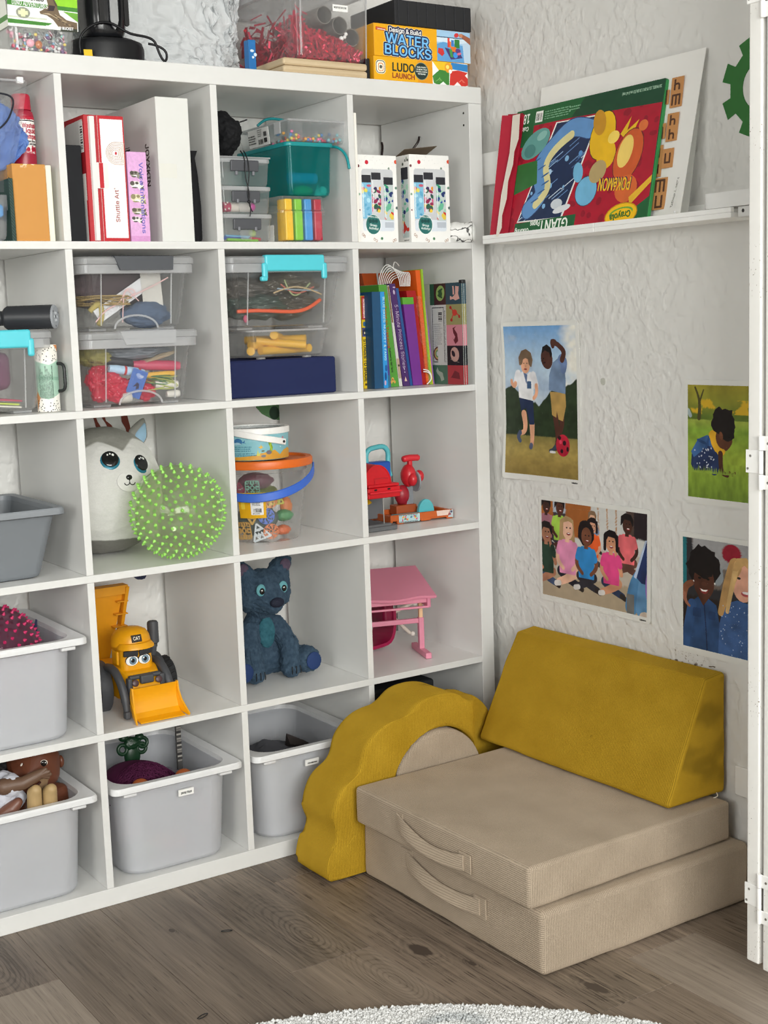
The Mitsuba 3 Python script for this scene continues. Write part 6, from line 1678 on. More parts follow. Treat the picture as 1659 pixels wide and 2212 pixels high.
part(h_, 'rivet', blob(hn[1] + np.array([-.001, 0, 0]) + (hn[1] - np.r_[uc, hn[1][2]]) * .03, (.0028, .0028, .0032), 2), BLACKG, True)

# toy grill and toy saw
REDT, GRYT, TEALT = mat('c01420', .4), mat('5c5e60', .5), mat('58b4bc', .4)
t = thing('toy_tool_bench', 'red toy tool bench with a domed top, blue back and teal handle', 'toy')
gx0, gx1, gy = -.352, -.2485, .052
part(t, 'base', cat(rbox(gx0, gx1 - .006, gy, gy + .16, Z3 + .0006, Z3 + .012, .003), rbox(gx0, gx1 - .02, gy + .004, gy + .018, Z3 + .01, Z3 + .018, .003), rbox(-.335, -.31, gy + .07, gy + .14, Z3 + .011, Z3 + .085, .004)), GRYT, 40)
part(t, 'back_panel', rbox(gx0, -.205, gy + .135, gy + .15, Z3 + .010, Z3 + .085, .003), mat('64676b', .5), 40)
part(t, 'rod', tube([(-.2875, gy + .012, Z3 + .012), (-.2885, gy + .012, Z3 + .084)], .0014, 8), mat('b8b8b4', .25, .8), 40)
dome = Polygon([(gx0, .116)] + [(-.2995 + .041 * math.cos(a) * (1.0), .116 + .051 * math.sin(a)) for a in np.linspace(0, math.pi, 26)][::1] + [(gx0, .116)])
dome = Polygon([(-.3520, .116)] + [(-.3110 - .041 * math.cos(a), .116 + .051 * math.sin(a)) for a in np.linspace(0, math.pi, 26)])
m = xf(extrude(dome, .075), frame((0, gy + .075, Z3), (1, 0, 0), (0, 0, 1)))
part(t, 'dome', m, REDT, 40)
dome2 = affinity.scale(dome, .9, .9, origin=(-.2995, .116))
st = shapely.union_all([rect(-.3465, .1165, -.318, .1195), rect(-.321, .1165, -.318, .134), rect(-.321, .131, -.280, .134)])
part(t, 'dome_step', xf(extrude(st, .0015), frame((0, gy, Z3), (1, 0, 0), (0, 0, 1))), mat('b01420', .4), False)
part(t, 'dome_edge', xf(extrude(dome.difference(affinity.scale(dome, .93, .95, origin=(-.311, .116))), .0015), frame((0, gy, Z3), (1, 0, 0), (0, 0, 1))), REDT, False)
part(t, 'body', rbox(gx0 + .008, -.2485, gy - .008, gy + .08, Z3 + .084, Z3 + .111, .003), REDT, 40)
part(t, 'ledge', rbox(gx0 + .008, -.2535, gy - .011, gy + .076, Z3 + .112, Z3 + .119, .002), REDT, 40)
part(t, 'drawer_lip', rbox(gx0 + .008, -.2495, gy - .018, gy - .006, Z3 + .0965, Z3 + .102, .0025), mat('d02230', .35), 40)
for x in (-.322, -.283):
    part(t, 'hole', rbox(x - .004, x + .004, gy - .0088, gy - .007, Z3 + .1035, Z3 + .108, .001), mat('2a0608', .6), False)
part(t, 'blue_back', rbox(-.315, -.2140, gy + .081, gy + .118, Z3 + .086, Z3 + .163, .006), mat('1f4fa8', .4), 40, label='blue box at the back')
part(t, 'carry_handle', tube(spline([(-.275, gy + .10, Z3 + .155), (-.275, gy + .10, Z3 + .187), (-.270, gy + .10, Z3 + .193), (-.248, gy + .10, Z3 + .199), (-.220, gy + .10, Z3 + .197), (-.2135, gy + .10, Z3 + .190), (-.2120, gy + .10, Z3 + .155), (-.2085, gy + .095, Z3 + .122)], 46), .0065, 10), TEALT, True, label='teal carrying handle')
part(t, 'tap', cat(xf(trimesh.creation.cone(.010, .018, sections=16), trimesh.transformations.translation_matrix((-.276, gy + .10, Z3 + .058)) @ rotm((0, 1, 0), -18)), rbox(-.286, -.272, gy + .09, gy + .11, Z3 + .070, Z3 + .085, .003)), mat('d2a41c', .4), 40, label='yellow spout')
t = thing('toy_saw', 'toy chop saw with a red head on an orange tray', 'toy')
o_ = np.array([-.212, .118, Z3 + .0008]); ax = np.array([.171, -.015, 0]); ax /= np.linalg.norm(ax)
M2 = np.eye(4); M2[:3, 0], M2[:3, 1], M2[:3, 3] = ax, np.cross([0, 0, 1], ax), o_
ORT = mat('b4541c', .45)
def S_(name, m, mt, sm=40, lab=None): return part(t, name, xf(m, M2), mt, sm, label=lab)
tray = cat(rbox(0, .166, 0, .125, .004, .010, .002), rbox(-.02, .166, -.002, .006, .008, .024, .002), rbox(-.02, .166, .119, .127, .004, .022, .002), rbox(.160, .168, 0, .125, .004, .022, .002), rbox(-.02, -.012, 0, .125, .004, .022, .002), rbox(0, .02, -.001, .006, 0, .010, .002), rbox(.148, .166, -.001, .006, 0, .010, .002), rbox(.07, .10, -.002, .007, .001, .012, .003), rbox(-.02, .02, .1, .127, 0, .006, .002), rbox(.14, .166, .1, .127, 0, .006, .002))
S_('tray', tray, ORT)
fr = M2 @ frame((0, -.0022, 0), (1, 0, 0), (0, 0, 1))
r_ = random.Random(5)
L = [(rect(.004, .003, .066, .0235), 'a8c4c8')] + [(Polygon([(x, y), (x + .0025, y), (x + .004, y + .0025), (x + .0015, y + .0025)]), '26282a') for y in (.0035, .0205) for x in np.arange(.005, .06, .005)] + [(ell(.008 + .054 * r_.random(), .009 + .009 * r_.random(), .003, .002, 90 * r_.random()), r_.choice(('4a8a50', 'c05068', '3a6a98', 'e0a040'))) for _ in range(14)]
L2 = [(Polygon([(.118, .010), (.150, .010), (.158, .0235), (.116, .0235)]), 'd8c0b4'), (Polygon([(.150, .004), (.166, .003), (.166, .0235), (.158, .022)]), 'a8b4b8'), (ell(.156, .012, .004, .003), '8a4a58'), (ell(.161, .018, .003, .003), '4a4a60')]
printed(t, 'sticker', L, fr, .0003)
printed(t, 'sticker', L2, fr, .0003)
S_('table', rbox(.02, .135, .02, .07, .010, .0155, .002), TEALT, 40, 'teal table')
hd = xf(extrude(Polygon([(.0, 0)] + [(.0235 - .0235 * math.cos(a), .034 * math.sin(a)) for a in np.linspace(0, math.pi, 20)] + [(.047, 0)]), .010), frame((.092, .058, .0155), (1, 0, 0), (0, 0, 1)))
S_('fence', hd, TEALT, 40, 'teal half round fence')
S_('block', rbox(.040, .102, .074, .112, .010, .036, .003), mat('a04a20', .5))
S_('post', hex8([(.074, .085, .036), (.098, .085, .036), (.074, .107, .036), (.098, .107, .036), (.084, .088, .10), (.099, .088, .10), (.084, .105, .10), (.099, .105, .10)]), mat('7f8388', .5))
S_('hinge', cat(blob((.062, .082, .063), (.020, .018, .026), 3), rbox(.056, .078, .082, .1, .036, .05, .003)), mat('9c1c2c', .4))
head = blob((0, 0, 0), (.028, .024, .030), 4)
S_('saw_head', move(cat(move(blob((0, 0, 0), (.020, .022, .030), 4), .040, .082, .112), move(blob((0, 0, 0), (.013, .016, .018), 3), .042, .066, .103), move(blob((0, 0, 0), (.012, .014, .016), 3), .072, .08, .108), rbox(.040, .052, .076, .090, .13, .152, .004)), .043), mat('c4222c', .35), 40, 'red saw head')
S_('blade', xf(trimesh.creation.cylinder(.027, .005, sections=32), trimesh.transformations.translation_matrix((.101, .076, .096)) @ rotm((0, 1, 0), 90)), mat('8a8e92', .4), 40, 'grey blade')
S_('grip', tube(spline([(.066, .080, .155), (.080, .080, .158), (.098, .080, .158), (.116, .080, .157)], 14), [.006] + [.0085] * 12 + [.006], 12), mat('cc2a34', .35), True)

# ------------------------------------------------------------------ fourth row
Z4 = ZS[1]
scene['mat_milky'] = {'type': 'principledthin', 'base_color': rgb('f3f5f9'), 'roughness': 0.24, 'spec_trans': 0.40, 'diff_trans': 0.72, 'eta': 1.25}
MILKY, MILKR = 'mat_milky', mat('d4d5d6', .35)


def trofast(label, cx, z0):
    t, cx, cy = open_bin(label, cx, -.012, z0, .322, .395, .222, .250, .330, .050, MILKY, MILKR, 'storage_bin', .024)
    for s in (-1, 1):
        part(t, 'stop', rbox(cx + s * .118 - .016, cx + s * .118 + .016, -.004, .012, z0 + .197, z0 + .2085, .003), MILKR, 40)
    return t


b1 = trofast('milky storage bin with a pink spiky ball, at the left of the fourth row', -1.262, Z4 + .0006)
spiky('clear pink ball covered in soft spikes, sitting in the milky bin', np.array([-1.262, .135, Z4 + .190]), .098, clear_plastic('mat_ball_pink', '8a5a70', .35, .3, 'e0c4cf'), mat('b8285c', .4), 300, .0036, .0065)
whole('fabric_point', 'dark navy pointed fabric piece sticking up behind the pink spiky ball', 'fabric', xf(hex8([(0, 0, 0), (.022, 0, 0), (.026, 0, .07), (.023, .002, .072), (0, .004, 0), (.02, .004, 0)]), trimesh.transformations.translation_matrix((-1.172, .18, Z4 + .165))), mat('1b2140', .8), False)
whole('toy_heap', 'grey toys heaped at the bottom of the milky bin under the pink ball', 'toys', blob((-1.265, .175, Z4 + .045), (.10, .13, .04), 4, .25, 3, 41), mat('a8a9ac', .8), True)

# toy loader
YEL, CHAR, TYRE = mat('dc9a0a', .35), mat('3f4145', .5), mat('17181a', .75)
lx, ly = -.942, .0
t = thing('toy_loader', 'yellow toy loader with a cap and painted eyes in the fourth row', 'toy vehicle')
z = Z4 + .0008
def P_(name, m, mt, sm=40, lab=None, par=None): return part(par or t, name, m, mt, sm, label=lab)
# scoop: back plate, two side walls, lip
sc = []
prof = [(.052, .072), (.058, .055), (.058, .035), (.050, .014), (.036, .004), (.012, .0008), (.012, .003), (.036, .0065), (.0475, .016), (.0545, .036), (.0545, .055), (.0485, .072)]
plate = xf(extrude(Polygon(prof), .108), np.array([[0, 0, 1, -.0], [1, 0, 0, 0], [0, 1, 0, 0], [0, 0, 0, 1.0]]))
plate.apply_translation((-.985 - plate.bounds[0, 0], 0, z)); plate.fix_normals()
side_ = Polygon([(.054, .074), (.060, .055), (.060, .030), (.050, .008), (.012, 0), (.010, .004), (.034, .03), (.044, .055), (.047, .074)])
sides = []
for x, fl in ((-.988, -1), (-.878, 1)):
    q = xf(extrude(side_, .0035), np.array([[0, 0, 1, 0], [1, 0, 0, 0], [0, 1, 0, 0], [0, 0, 0, 1.0]]))
    q.apply_translation((x - q.bounds[0, 0], 0, z)); q.fix_normals()
    v = q.vertices
    v[:, 0] += fl * np.clip((.045 - v[:, 1]) / .035, 0, 1) * .009
    q.vertices = v
    sides.append(q)
P_('scoop', plate, YEL, 30, 'yellow front scoop')
for q in sides: P_('scoop_side', q, YEL, 30)
hood = hex8([(-.984, .085, z + .03), (-.893, .085, z + .03), (-.980, .076, z + .064), (-.896, .076, z + .064), (-.973, .095, z + .094), (-.903, .095, z + .094), (-.984, .135, z + .105), (-.892, .135, z + .105), (-.984, .26, z + .03), (-.893, .26, z + .03), (-.984, .26, z + .10), (-.892, .26, z + .10)])
hm_ = tm(man(hood).refine_to_length(.01)); trimesh.smoothing.filter_taubin(hm_, iterations=8)
P_('hood', hm_, YEL, 40)
P_('grille', cat(rbox(-.9545, -.922, .069, .082, z + .074, z + .094, .004), rbox(-.984, -.972, .074, .09, z + .03, z + .090, .004), rbox(-.906, -.893, .074, .09, z + .03, z + .090, .004), rbox(-.978, -.900, .078, .092, z + .084, z + .094, .004)), CHAR, 40, 'dark grey grille frame')
for x in (-.967, -.910):
    P_('headlight', xf(lathe([(.0078, 0), (.0078, .003), (.006, .0045), (0, .005)], 16), frame((x, .0745, z + .078), (1, 0, 0), (0, .25, 1))), mat('4a3436', .4), 40)
cab = [np.c_[rrect(w, d, .016, 5) + [-.940, .150 + o], np.full(24, z + h)] for w, d, o, h in ((.078, .074, 0, .098), (.078, .074, 0, .115), (.076, .07, .002, .145), (.074, .068, .003, .152))]
P_('cab', loft(cab, True, True), YEL, 40)
P_('cap_crown', xf(lathe([(.0455, .0), (.0455, .010), (.043, .022), (.036, .033), (.022, .040), (0, .042)], 36), trimesh.transformations.translation_matrix((-.940, .152, z + .150)) @ rotm((1, 0, 0), -4)), YEL, 40, 'yellow cap')
vis = [np.c_[np.cos(a_) * .044 * s + -.940, -np.sin(a_) * .034 * s + .125, np.full(30, z + .149 + h)] for s, h in ((.80, .004), (1.0, -.001), (1.0, .003), (.84, .012)) for a_ in (np.linspace(0, 2 * np.pi, 30, endpoint=False),)]
P_('cap_visor', loft(vis, True, True), YEL, 40)
fr = frame((-.9545, .1075, z + .163), (1, 0, 0), (0, .36, 1))
bd_ = P_('badge', xf(rbox(0, .024, 0, .017, -.002, .0015, .001), fr), mat('241a14', .4), 40, 'dark badge')
letter(bd_, 'CAT', .0075, fr, 'f0e8d8', (.012, .005), 0, True, True, lift=.0017, width=.017)
fy = .1125
for x, w_, r in ((-.9575, .0185, 3), (-.9225, .0155, -7)):
    P_('brow', xf(rbox(-w_, w_ * .9, -.003, .003, -.0065, .0065, .002), trimesh.transformations.translation_matrix((x, fy - .002, z + .138)) @ rotm((0, 1, 0), r)), mat('202124', .5), 40, 'black brow block')
for x, s in ((-.956, 1), (-.926, .92)):
    fe = frame((x, fy - .001, z + .121), (1, 0, 0), (0, .03, 1))
    L = [(ell(0, .0012, .0165 * s, .0125), '1c1710'), (ell(0, 0, .0152 * s, .0112), 'e6e8e8'), (ell(.002, 0, .0088, .0092), '23303a'), (ell(.002, 0, .0078, .0082), '7f98a8'), (ell(.002, -.0008, .0060, .0062), '5a7486'), (ell(.002, .0003, .0042, .0048), '0d1014'), (ell(-.0012, .0030, .0017, .0017), 'f0f4f4')]
    printed(t, 'eye_print', L, fe, .0009)
P_('ear_cover', rbox(-.983, -.974, .135, .165, z + .108, z + .142, .006), YEL, 40)
P_('exhaust', cat(tube([(-.874, .175, z + .130), (-.874, .175, z + .137), (-.874, .174, z + .141), (-.874, .174, z + .187), (-.874, .174, z + .191)], [.009, .009, .013, .013, .010], 18), tube([(-.878, .18, z + .100), (-.874, .176, z + .132)], .0085, 14)), CHAR, 40, 'dark grey exhaust')
for x, s in ((-.997, -1), (-.884, 1)):
    P_('lift_arm', cat(tube(spline([(x, .16, z + .103), (x - .002, .12, z + .105), (x - .001, .088, z + .085), (x + .001, .070, z + .05), (x + .001, .062, z + .014)], 22), [.0095] * 18 + [.008, .0075, .007, .006], 12), rbox(x - .007, x + .007, .05, .068, z + .004, z + .022, .004)), CHAR, 40, 'dark grey lift arm')
    P_('fender', xf(lathe([(.052, -.014), (.060, -.014), (.060, .014), (.052, .014)], 30), trimesh.transformations.translation_matrix((x + s * .012, .195, z + .052)) @ rotm((0, 1, 0), 90)), CHAR, 40)
def wheel(x, y, r, w):
    body = lathe([(0, -w), (r * .55, -w), (r * .6, -w * .8), (r * .9, -w), (r, -w * .7), (r, w * .7), (r * .9, w), (r * .6, w * .8), (r * .55, w), (0, w)], 36)
    lugs = [xf(rbox(r * .96, r * 1.05, -.005, .005, -w * .85, w * .85, .0015), rotm((0, 0, 1), a) @ rotm((1, 0, 0), 22)) for a in range(0, 360, 20)]
    M2 = trimesh.transformations.translation_matrix((x, y, z + r * 1.05)) @ rotm((0, 1, 0), 90)
    w_ = P_('wheel', xf(cat(body, lugs), M2), TYRE, 40, 'black treaded wheel')
    P_('hub', xf(lathe([(0, -w * 1.02), (r * .4, -w * 1.02), (r * .45, -w * .8)], 20), M2), YEL, 40, None, w_)
for x in (-1.019, -.846): wheel(x, .20, .046, .020)
bk = P_('rear_scoop', cat(hex8([(-1.055, .300, z + .05), (-.945, .300, z + .05), (-1.055, .315, z + .05), (-.945, .315, z + .05), (-1.058, .285, z + .262), (-.893, .285, z + .262), (-1.058, .300, z + .262), (-.893, .300, z + .262)])), mat('cf8c08', .4), False, 'tall yellow rear bucket')
P_('rim', hex8([(-1.060, .268, z + .245), (-.890, .268, z + .245), (-1.060, .30, z + .245), (-.890, .30, z + .245), (-1.060, .268, z + .266), (-.890, .268, z + .266), (-1.060, .30, z + .266), (-.890, .30, z + .266)]), mat('cf8c08', .4), False, None, bk)
P_('wall', hex8([(-.897, .262, z + .262), (-.889, .262, z + .262), (-.897, .30, z + .262), (-.889, .30, z + .262), (-.912, .292, z + .13), (-.904, .292, z + .13), (-.912, .31, z + .13), (-.904, .31, z + .13)]), mat('cf8c08', .4), False, None, bk)
for h in (.165, .195, .225):
    P_('rib', rbox(-.93 + (h - .165) * .2, -.896 + (h - .165) * .1, .270, .300, z + h, z + h + .003, .001), mat('cf8c08', .4), False, None, bk)

# blue plush bear, seated
def fur(key, a, b, sc=60):
    return bsdf(key, {'type': 'twosided', 'bsdf': {'type': 'bumpmap', 'scale': .003, 'arbitrary': proc(lambda p, n, uv: fbm(p.x * 420, p.y * 420, p.z * 260, 2), .0008), 'bsdf': {'type': 'principled', 'roughness': .95, 'specular': .08, 'sheen': .7, 'base_color': proc(lambda p, n, uv: mix(a, b, fbm(p.x * 180, p.y * 180, p.z * 120, 3)))}}})
FB = fur('mat_fur_blue', (.022, .042, .070), (.065, .105, .15))
FT, FN, FV = fur('mat_fur_teal', (.02, .08, .11), (.05, .16, .20)), mat('10162a', .8), fur('mat_fur_violet', (.075, .055, .085), (.12, .09, .13))
bcx, bcy, bz = -.570, .205, Z4
J = {'hip': ((bcx, bcy + .02, bz + .055), .056), 'chest': ((bcx, bcy + .018, bz + .125), .046), 'neck': ((bcx, bcy + .005, bz + .170), .032),
     'head': ((bcx + .004, bcy - .01, bz + .232), .062), 'headr': ((bcx + .034, bcy - .005, bz + .228), .050), 'headl': ((bcx - .026, bcy - .005, bz + .228), .050), 'snout': ((bcx + .002, bcy - .062, bz + .205), .027),
     'shr': ((bcx + .040, bcy - .01, bz + .135), .026), 'elr': ((bcx + .055, bcy - .045, bz + .085), .026), 'har': ((bcx + .045, bcy - .070, bz + .030), .027),
     'shl': ((bcx - .042, bcy - .01, bz + .135), .026), 'ell': ((bcx - .058, bcy - .045, bz + .085), .026), 'hal': ((bcx - .062, bcy - .068, bz + .030), .027),
     'hpr': ((bcx + .050, bcy + .0, bz + .045), .040), 'knr': ((bcx + .095, bcy - .035, bz + .040), .034), 'ftr': ((bcx + .100, bcy - .060, bz + .042), .036),
     'hpl': ((bcx - .050, bcy + .0, bz + .045), .040), 'knl': ((bcx - .090, bcy - .035, bz + .040), .034), 'ftl': ((bcx - .098, bcy - .055, bz + .042), .036),
     'er': ((bcx + .062, bcy + .002, bz + .290), .024), 'er2': ((bcx + .076, bcy + .004, bz + .300), .022), 'el': ((bcx - .050, bcy + .002, bz + .292), .024), 'el2': ((bcx - .062, bcy + .004, bz + .300), .022)}
links = [('hip', 'chest'), ('chest', 'neck'), ('neck', 'head'), ('head', 'headr'), ('head', 'headl'), ('head', 'snout'), ('chest', 'shr'), ('shr', 'elr'), ('elr', 'har'), ('chest', 'shl'), ('shl', 'ell'), ('ell', 'hal'), ('hip', 'hpr'), ('hpr', 'knr'), ('knr', 'ftr'), ('hip', 'hpl'), ('hpl', 'knl'), ('knl', 'ftl'), ('headr', 'er'), ('er', 'er2'), ('headl', 'el'), ('el', 'el2')]
BS = .93
J = {k_: ((bcx + (c_[0] - bcx) * BS, bcy + (c_[1] - bcy) * BS, bz + (c_[2] - bz) * BS), r_ * BS) for k_, (c_, r_) in J.items()}
bm = bones(J, links, .006, 12)
v = bm.vertices
v = v + bm.vertex_normals * ((meshkit.fbm(v * 130, 3, 8) - .5) * .011)[:, None]
v[:, 2] = np.maximum(v[:, 2], bz + .001)
bm.vertices = v
t = thing('plush_bear', 'dark blue plush bear sitting in the fourth row beside the pink desk cell', 'plush toy')
part(t, 'body', bm, FB, True)
def bsc(m):
    m.vertices = (m.vertices - [bcx, bcy, bz]) * BS + [bcx, bcy, bz]
    return m
def patch(name, c_, r, mt, rot=None, lab=None): return part(t, name, bsc(blob(c_, r, 4, .06, 6, 3, rot)), mt, True, label=lab)
patch('chest_patch', (bcx - .002, bcy - .030, bz + .125), (.024, .012, .042), FT, None, 'teal chest patch')
patch('nose', (bcx + .002, bcy - .0885, bz + .214), (.020, .010, .013), FN, None, 'dark navy nose')
for x in (-.030, .036):
    e = patch('eye_patch', (bcx + x, bcy - .062, bz + .247), (.0135, .006, .016), mat('5f9aa2', .8), None, 'pale teal eye patch')
    part(e, 'eye', bsc(blob((bcx + x, bcy - .0685, bz + .245), (.0072, .004, .0085), 3)), EYEB, True)
    part(e, 'glint', bsc(blob((bcx + x - .002, bcy - .0725, bz + .248), (.0018, .001, .0022), 1)), WHITEP, True)
for x, zz in ((.070, .297), (-.057, .298)):
    patch('inner_ear', (bcx + x, bcy - .018, bz + zz), (.016, .007, .017), FV, None, 'dusky violet inner ear')
for x, y in ((.102, -.094), (-.100, -.089)):
    patch('foot_pad', (bcx + x, bcy + y, bz + .042), (.022, .006, .024), mat('16305e', .8), None, 'blue foot pad')
for x0 in (.045, -.062):
    for k in (-1, 0, 1):
        part(t, 'stitch', bsc(tube(spline([(bcx + x0 + k * .012, bcy - .098, bz + .038), (bcx + x0 + k * .013, bcy - .1005, bz + .028), (bcx + x0 + k * .013, bcy - .099, bz + .018)], 8), .0012, 6)), BLACK, True)

# pink doll desk and the magenta chair behind it
PINK, PINK2 = mat('cf8298', .4), mat('c67890', .4)
ca, sa = math.cos(math.radians(18)), math.sin(math.radians(18))
MD = np.eye(4); MD[:3, 0], MD[:3, 1], MD[:3, 3] = (ca, -sa, 0), (sa, ca, 0), (-.1445, .062, Z4)
t = thing('toy_desk', 'pink doll desk with a tilted scalloped top in the fourth row', 'toy desk')
def D_(name, m, mt=None, sm=40, lab=None): return part(t, name, xf(m, MD), mt or PINK, sm, label=lab)
wd = .215
a = np.linspace(0, 1, 30)
edge_ = [(-wd * q, -.002 + .006 * math.sin(math.pi * 2 * (q * 1.35 + .08)) * min(1, q * 6)) for q in a]
top_ = Polygon([(.004, -.004)] + edge_ + [(-wd, .185), (.004, .185)])
tp = xf(extrude(top_, .005), trimesh.transformations.translation_matrix((.0, -.008, .163)) @ rotm((1, 0, 0), 15))
D_('desktop', tp, PINK, 40)
tp2 = xf(extrude(top_.buffer(-.0025), .0035), trimesh.transformations.translation_matrix((.0, -.008, .1595)) @ rotm((1, 0, 0), 15))
D_('desktop_underside', tp2, PINK2, 40)
D_('drawer_front', cat(rbox(-wd + .01, -.012, .012, .018, .146, .160, .002), rbox(-wd + .008, -.010, .006, .014, .133, .1385, .002)), PINK, 40)
D_('drawer_side', rbox(-.016, -.006, .006, .14, .134, .162, .002), PINK2, 40)
D_('drawer_back', rbox(-wd + .01, -.012, .13, .138, .134, .16, .002), PINK2, 40)
for x in (-.018, -wd + .018):
    D_('leg', rbox(x - .007, x + .007, .055, .072, .012, .098, .002), PINK, 40)
    D_('leg_tube', rbox(x - .0052, x + .0052, .058, .069, .095, .138, .0015), mat('dcb48c', .4), 40, 'peach telescopic leg')
    D_('foot', cat(rbox(x - .008, x + .008, -.001, .130, .0006, .016, .002)), PINK, 40)
D_('crossbar', rbox(-wd + .024, -.024, .059, .068, .083, .096, .002), PINK, 40)
t = thing('toy_chair', 'magenta doll chair on white splayed feet, lying behind the pink desk', 'toy chair')
MAG, OFFW = mat('8f1440', .35), mat('d4c8bc', .45)
seat = [np.array([(-.25 + x, .255 + .018 * math.sin(k * 1.2), 0) for x in (0, .095)]) for k in range(3)]
prof = spline([(-.29, .31), (-.286, .20), (-.276, .035), (-.25, .012), (-.20, .010), (-.17, .018), (-.157, .045), (-.155, .10)], 40)
sh = LineString(prof[14:]).buffer(.0045, 4, cap_style=1)
part(t, 'seat', xf(extrude(sh, .095), frame((0, .325, Z4 + .001), (1, 0, 0), (0, 0, 1))), MAG, 40)
part(t, 'backrest', rbox(-.185, -.150, .235, .325, Z4 + .06, Z4 + .132, .010), mat('7c1238', .4), 40)
part(t, 'hub', blob((-.135, .285, Z4 + .078), (.010, .012, .014), 2), OFFW, True)
for q in ((-.075, .262, Z4 + .105), (-.15, .31, Z4 + .115), (-.085, .262, Z4 + .022), (-.14, .32, Z4 + .012)):
    f_ = part(t, 'spoke', tube([(-.135, .285, Z4 + .078), tuple(np.array(q) * .9 + np.array((-.135, .285, Z4 + .078)) * .1), q], [.006, .005, .0048], 10), OFFW, 40)
    part(f_, 'caster', blob(np.array(q) + [.007, -.002, -.002], (.007, .005, .007), 2), mat('e4dcd4', .4), True)

# ------------------------------------------------------------------ bottom row
Z5 = ZS[0]
trofast('milky storage bin of dolls, at the left of the bottom row', -1.262, Z5 + .0006)
trofast('milky storage bin labelled pony toys, in the bottom row', -.9085, Z5 + .0006)
trofast('milky storage bin half hidden by the yellow arch cushion, in the bottom row', -.5575, Z5 + .0006)
for key, x, s, w in (('storage_bin_002', -.911, 'pony toys', .026), ('storage_bin_003', -.580, 'miscellaneous', .026)):
    fr = frame((x, -.0015, Z5 + .172), (1, 0, 0), (0, -.12, 1))
    k = part(key, 'label', xf(rbox(0, .037, 0, .015, -.0035, .0008, .0003), fr), WHITEP, 40, label='small white label')
    letter(k, s, .0058 if 'pony' in s else .0036, fr, '2a2a2c', (.0185, .0052), 0, True, True, lift=.001, width=w)
# contents faintly seen through the bins
for x, y, zz, r, c_, nm in ((-.97, .09, .035, (.035, .03, .024), '6f9a5a', 'green pony toy at the bottom left of the pony bin'), (-.90, .075, .045, (.04, .025, .022), 'cf6a6a', 'red pony toy at the bottom of the pony bin'), (-.93, .075, .055, (.03, .02, .018), 'd8985a', 'orange pony toy in the pony bin'), (-1.0, .10, .10, (.02, .04, .04), 'c08080', 'pink pony toy at the left of the pony bin'),
                             (-.82, .10, .10, (.018, .05, .04), 'c07890', 'rose pony toy at the right of the pony bin'), (-.86, .09, .04, (.03, .03, .03), '5a6a80', 'slate pony toy at the bottom right of the pony bin'), (-.55, .075, .045, (.045, .03, .022), 'd06a62', 'red toy at the bottom of the bin by the arch'), (-.63, .08, .165, (.030, .02, .016), 'd8cf9a', 'cream toy high in the bin by the arch')):
    whole('toy_figure', nm, 'toy', blob((x, y, Z5 + zz), r, 3, .2, 2, 5), mat(c_, .6), True)
whole('toy_heap', 'jumble of grey toys filling the pony bin below the purple hair', 'toys', blob((-.91, .19, Z5 + .11), (.11, .14, .075), 4, .2, 3, 51), mat('6a6670', .9), True)
whole('toy_heap', 'dark toys heaped in the bin half hidden by the arch', 'toys', blob((-.56, .19, Z5 + .105), (.10, .13, .07), 4, .2, 3, 52), mat('55565c', .9), True)
# purple hair of toys
hair = []
r2 = np.random.default_rng(3)
for k in range(420):
    a0, b0 = r2.random() * 2 * math.pi, math.sqrt(r2.random())
    x, y = -.945 + .068 * b0 * math.cos(a0), .118 + .055 * b0 * math.sin(a0)
    q = [(x, y, Z5 + .185 + .038 * (1 - b0 * b0))]
    d = np.array([r2.normal(), r2.normal() * .8, 0]); d /= np.linalg.norm(d) + 1e-6
    for s in range(5):
        d = d + np.array([r2.normal() * .5, r2.normal() * .5, 0]); d /= np.linalg.norm(d)
        p_ = np.array(q[-1]) + d * .010
        rr2 = min(1.3, math.hypot((p_[0] + .945) / .075, (p_[1] - .115) / .07))
        p_[2] = Z5 + .185 + .038 * (1 - rr2 ** 2) + r2.random() * .006
        p_[1] = max(p_[1], .055)
        q.append(tuple(p_))
    hair.append(tube(q, .0011, 4, False))
whole('toy_hair', 'tangled dark purple hair of pony toys spilling up in the pony bin', 'toy hair', cat(hair + [blob((-.945, .150, Z5 + .182), (.075, .095, .034), 3)]), mat('4a1438', .8, 0, .3, .4), True, kind='stuff')
for x, nm in ((-.975, 'left'), (-.868, 'right')):
    t = thing('toy_pony', 'orange pony head in the purple hair, on the ' + nm, 'toy')
    part(t, 'head', blob((x, .062, Z5 + .198), (.019, .016, .013), 3), mat('a4562a', .5), True)
    part(t, 'eye', blob((x - .010, .048, Z5 + .2015), (.0045, .003, .004), 2), mat('1f1a18', .2), True)
t = thing('toy_clip', 'dark green plastic toy standing up behind the purple hair in the pony bin', 'toy')
GRD = mat('10321c', .4)
part(t, 'body', cat(blob((-.925, .222, Z5 + .215), (.020, .012, .03), 3), blob((-.925, .22, Z5 + .245), (.020, .012, .016), 3, .2, 4), blob((-.945, .22, Z5 + .262), (.012, .010, .009), 2), blob((-.905, .22, Z5 + .258), (.011, .010, .008), 2)), GRD, True)
for x, zz in ((-.95, .235), (-.898, .243), (-.902, .230)):
    part(t, 'loop', xf(torus(.011, .0045, 18, 8), trimesh.transformations.translation_matrix((x, .218, Z5 + zz)) @ rotm((1, 0, 0), 80)), GRD, True)
t = thing('glitter_stick', 'grey patterned stick standing at the back right of the pony bin', 'stick')
part(t, 'stick', cbox(-.803, -.790, .235, .243, Z5 + .10, Z5 + .278, .001), mat('4c4a48', .5), False)
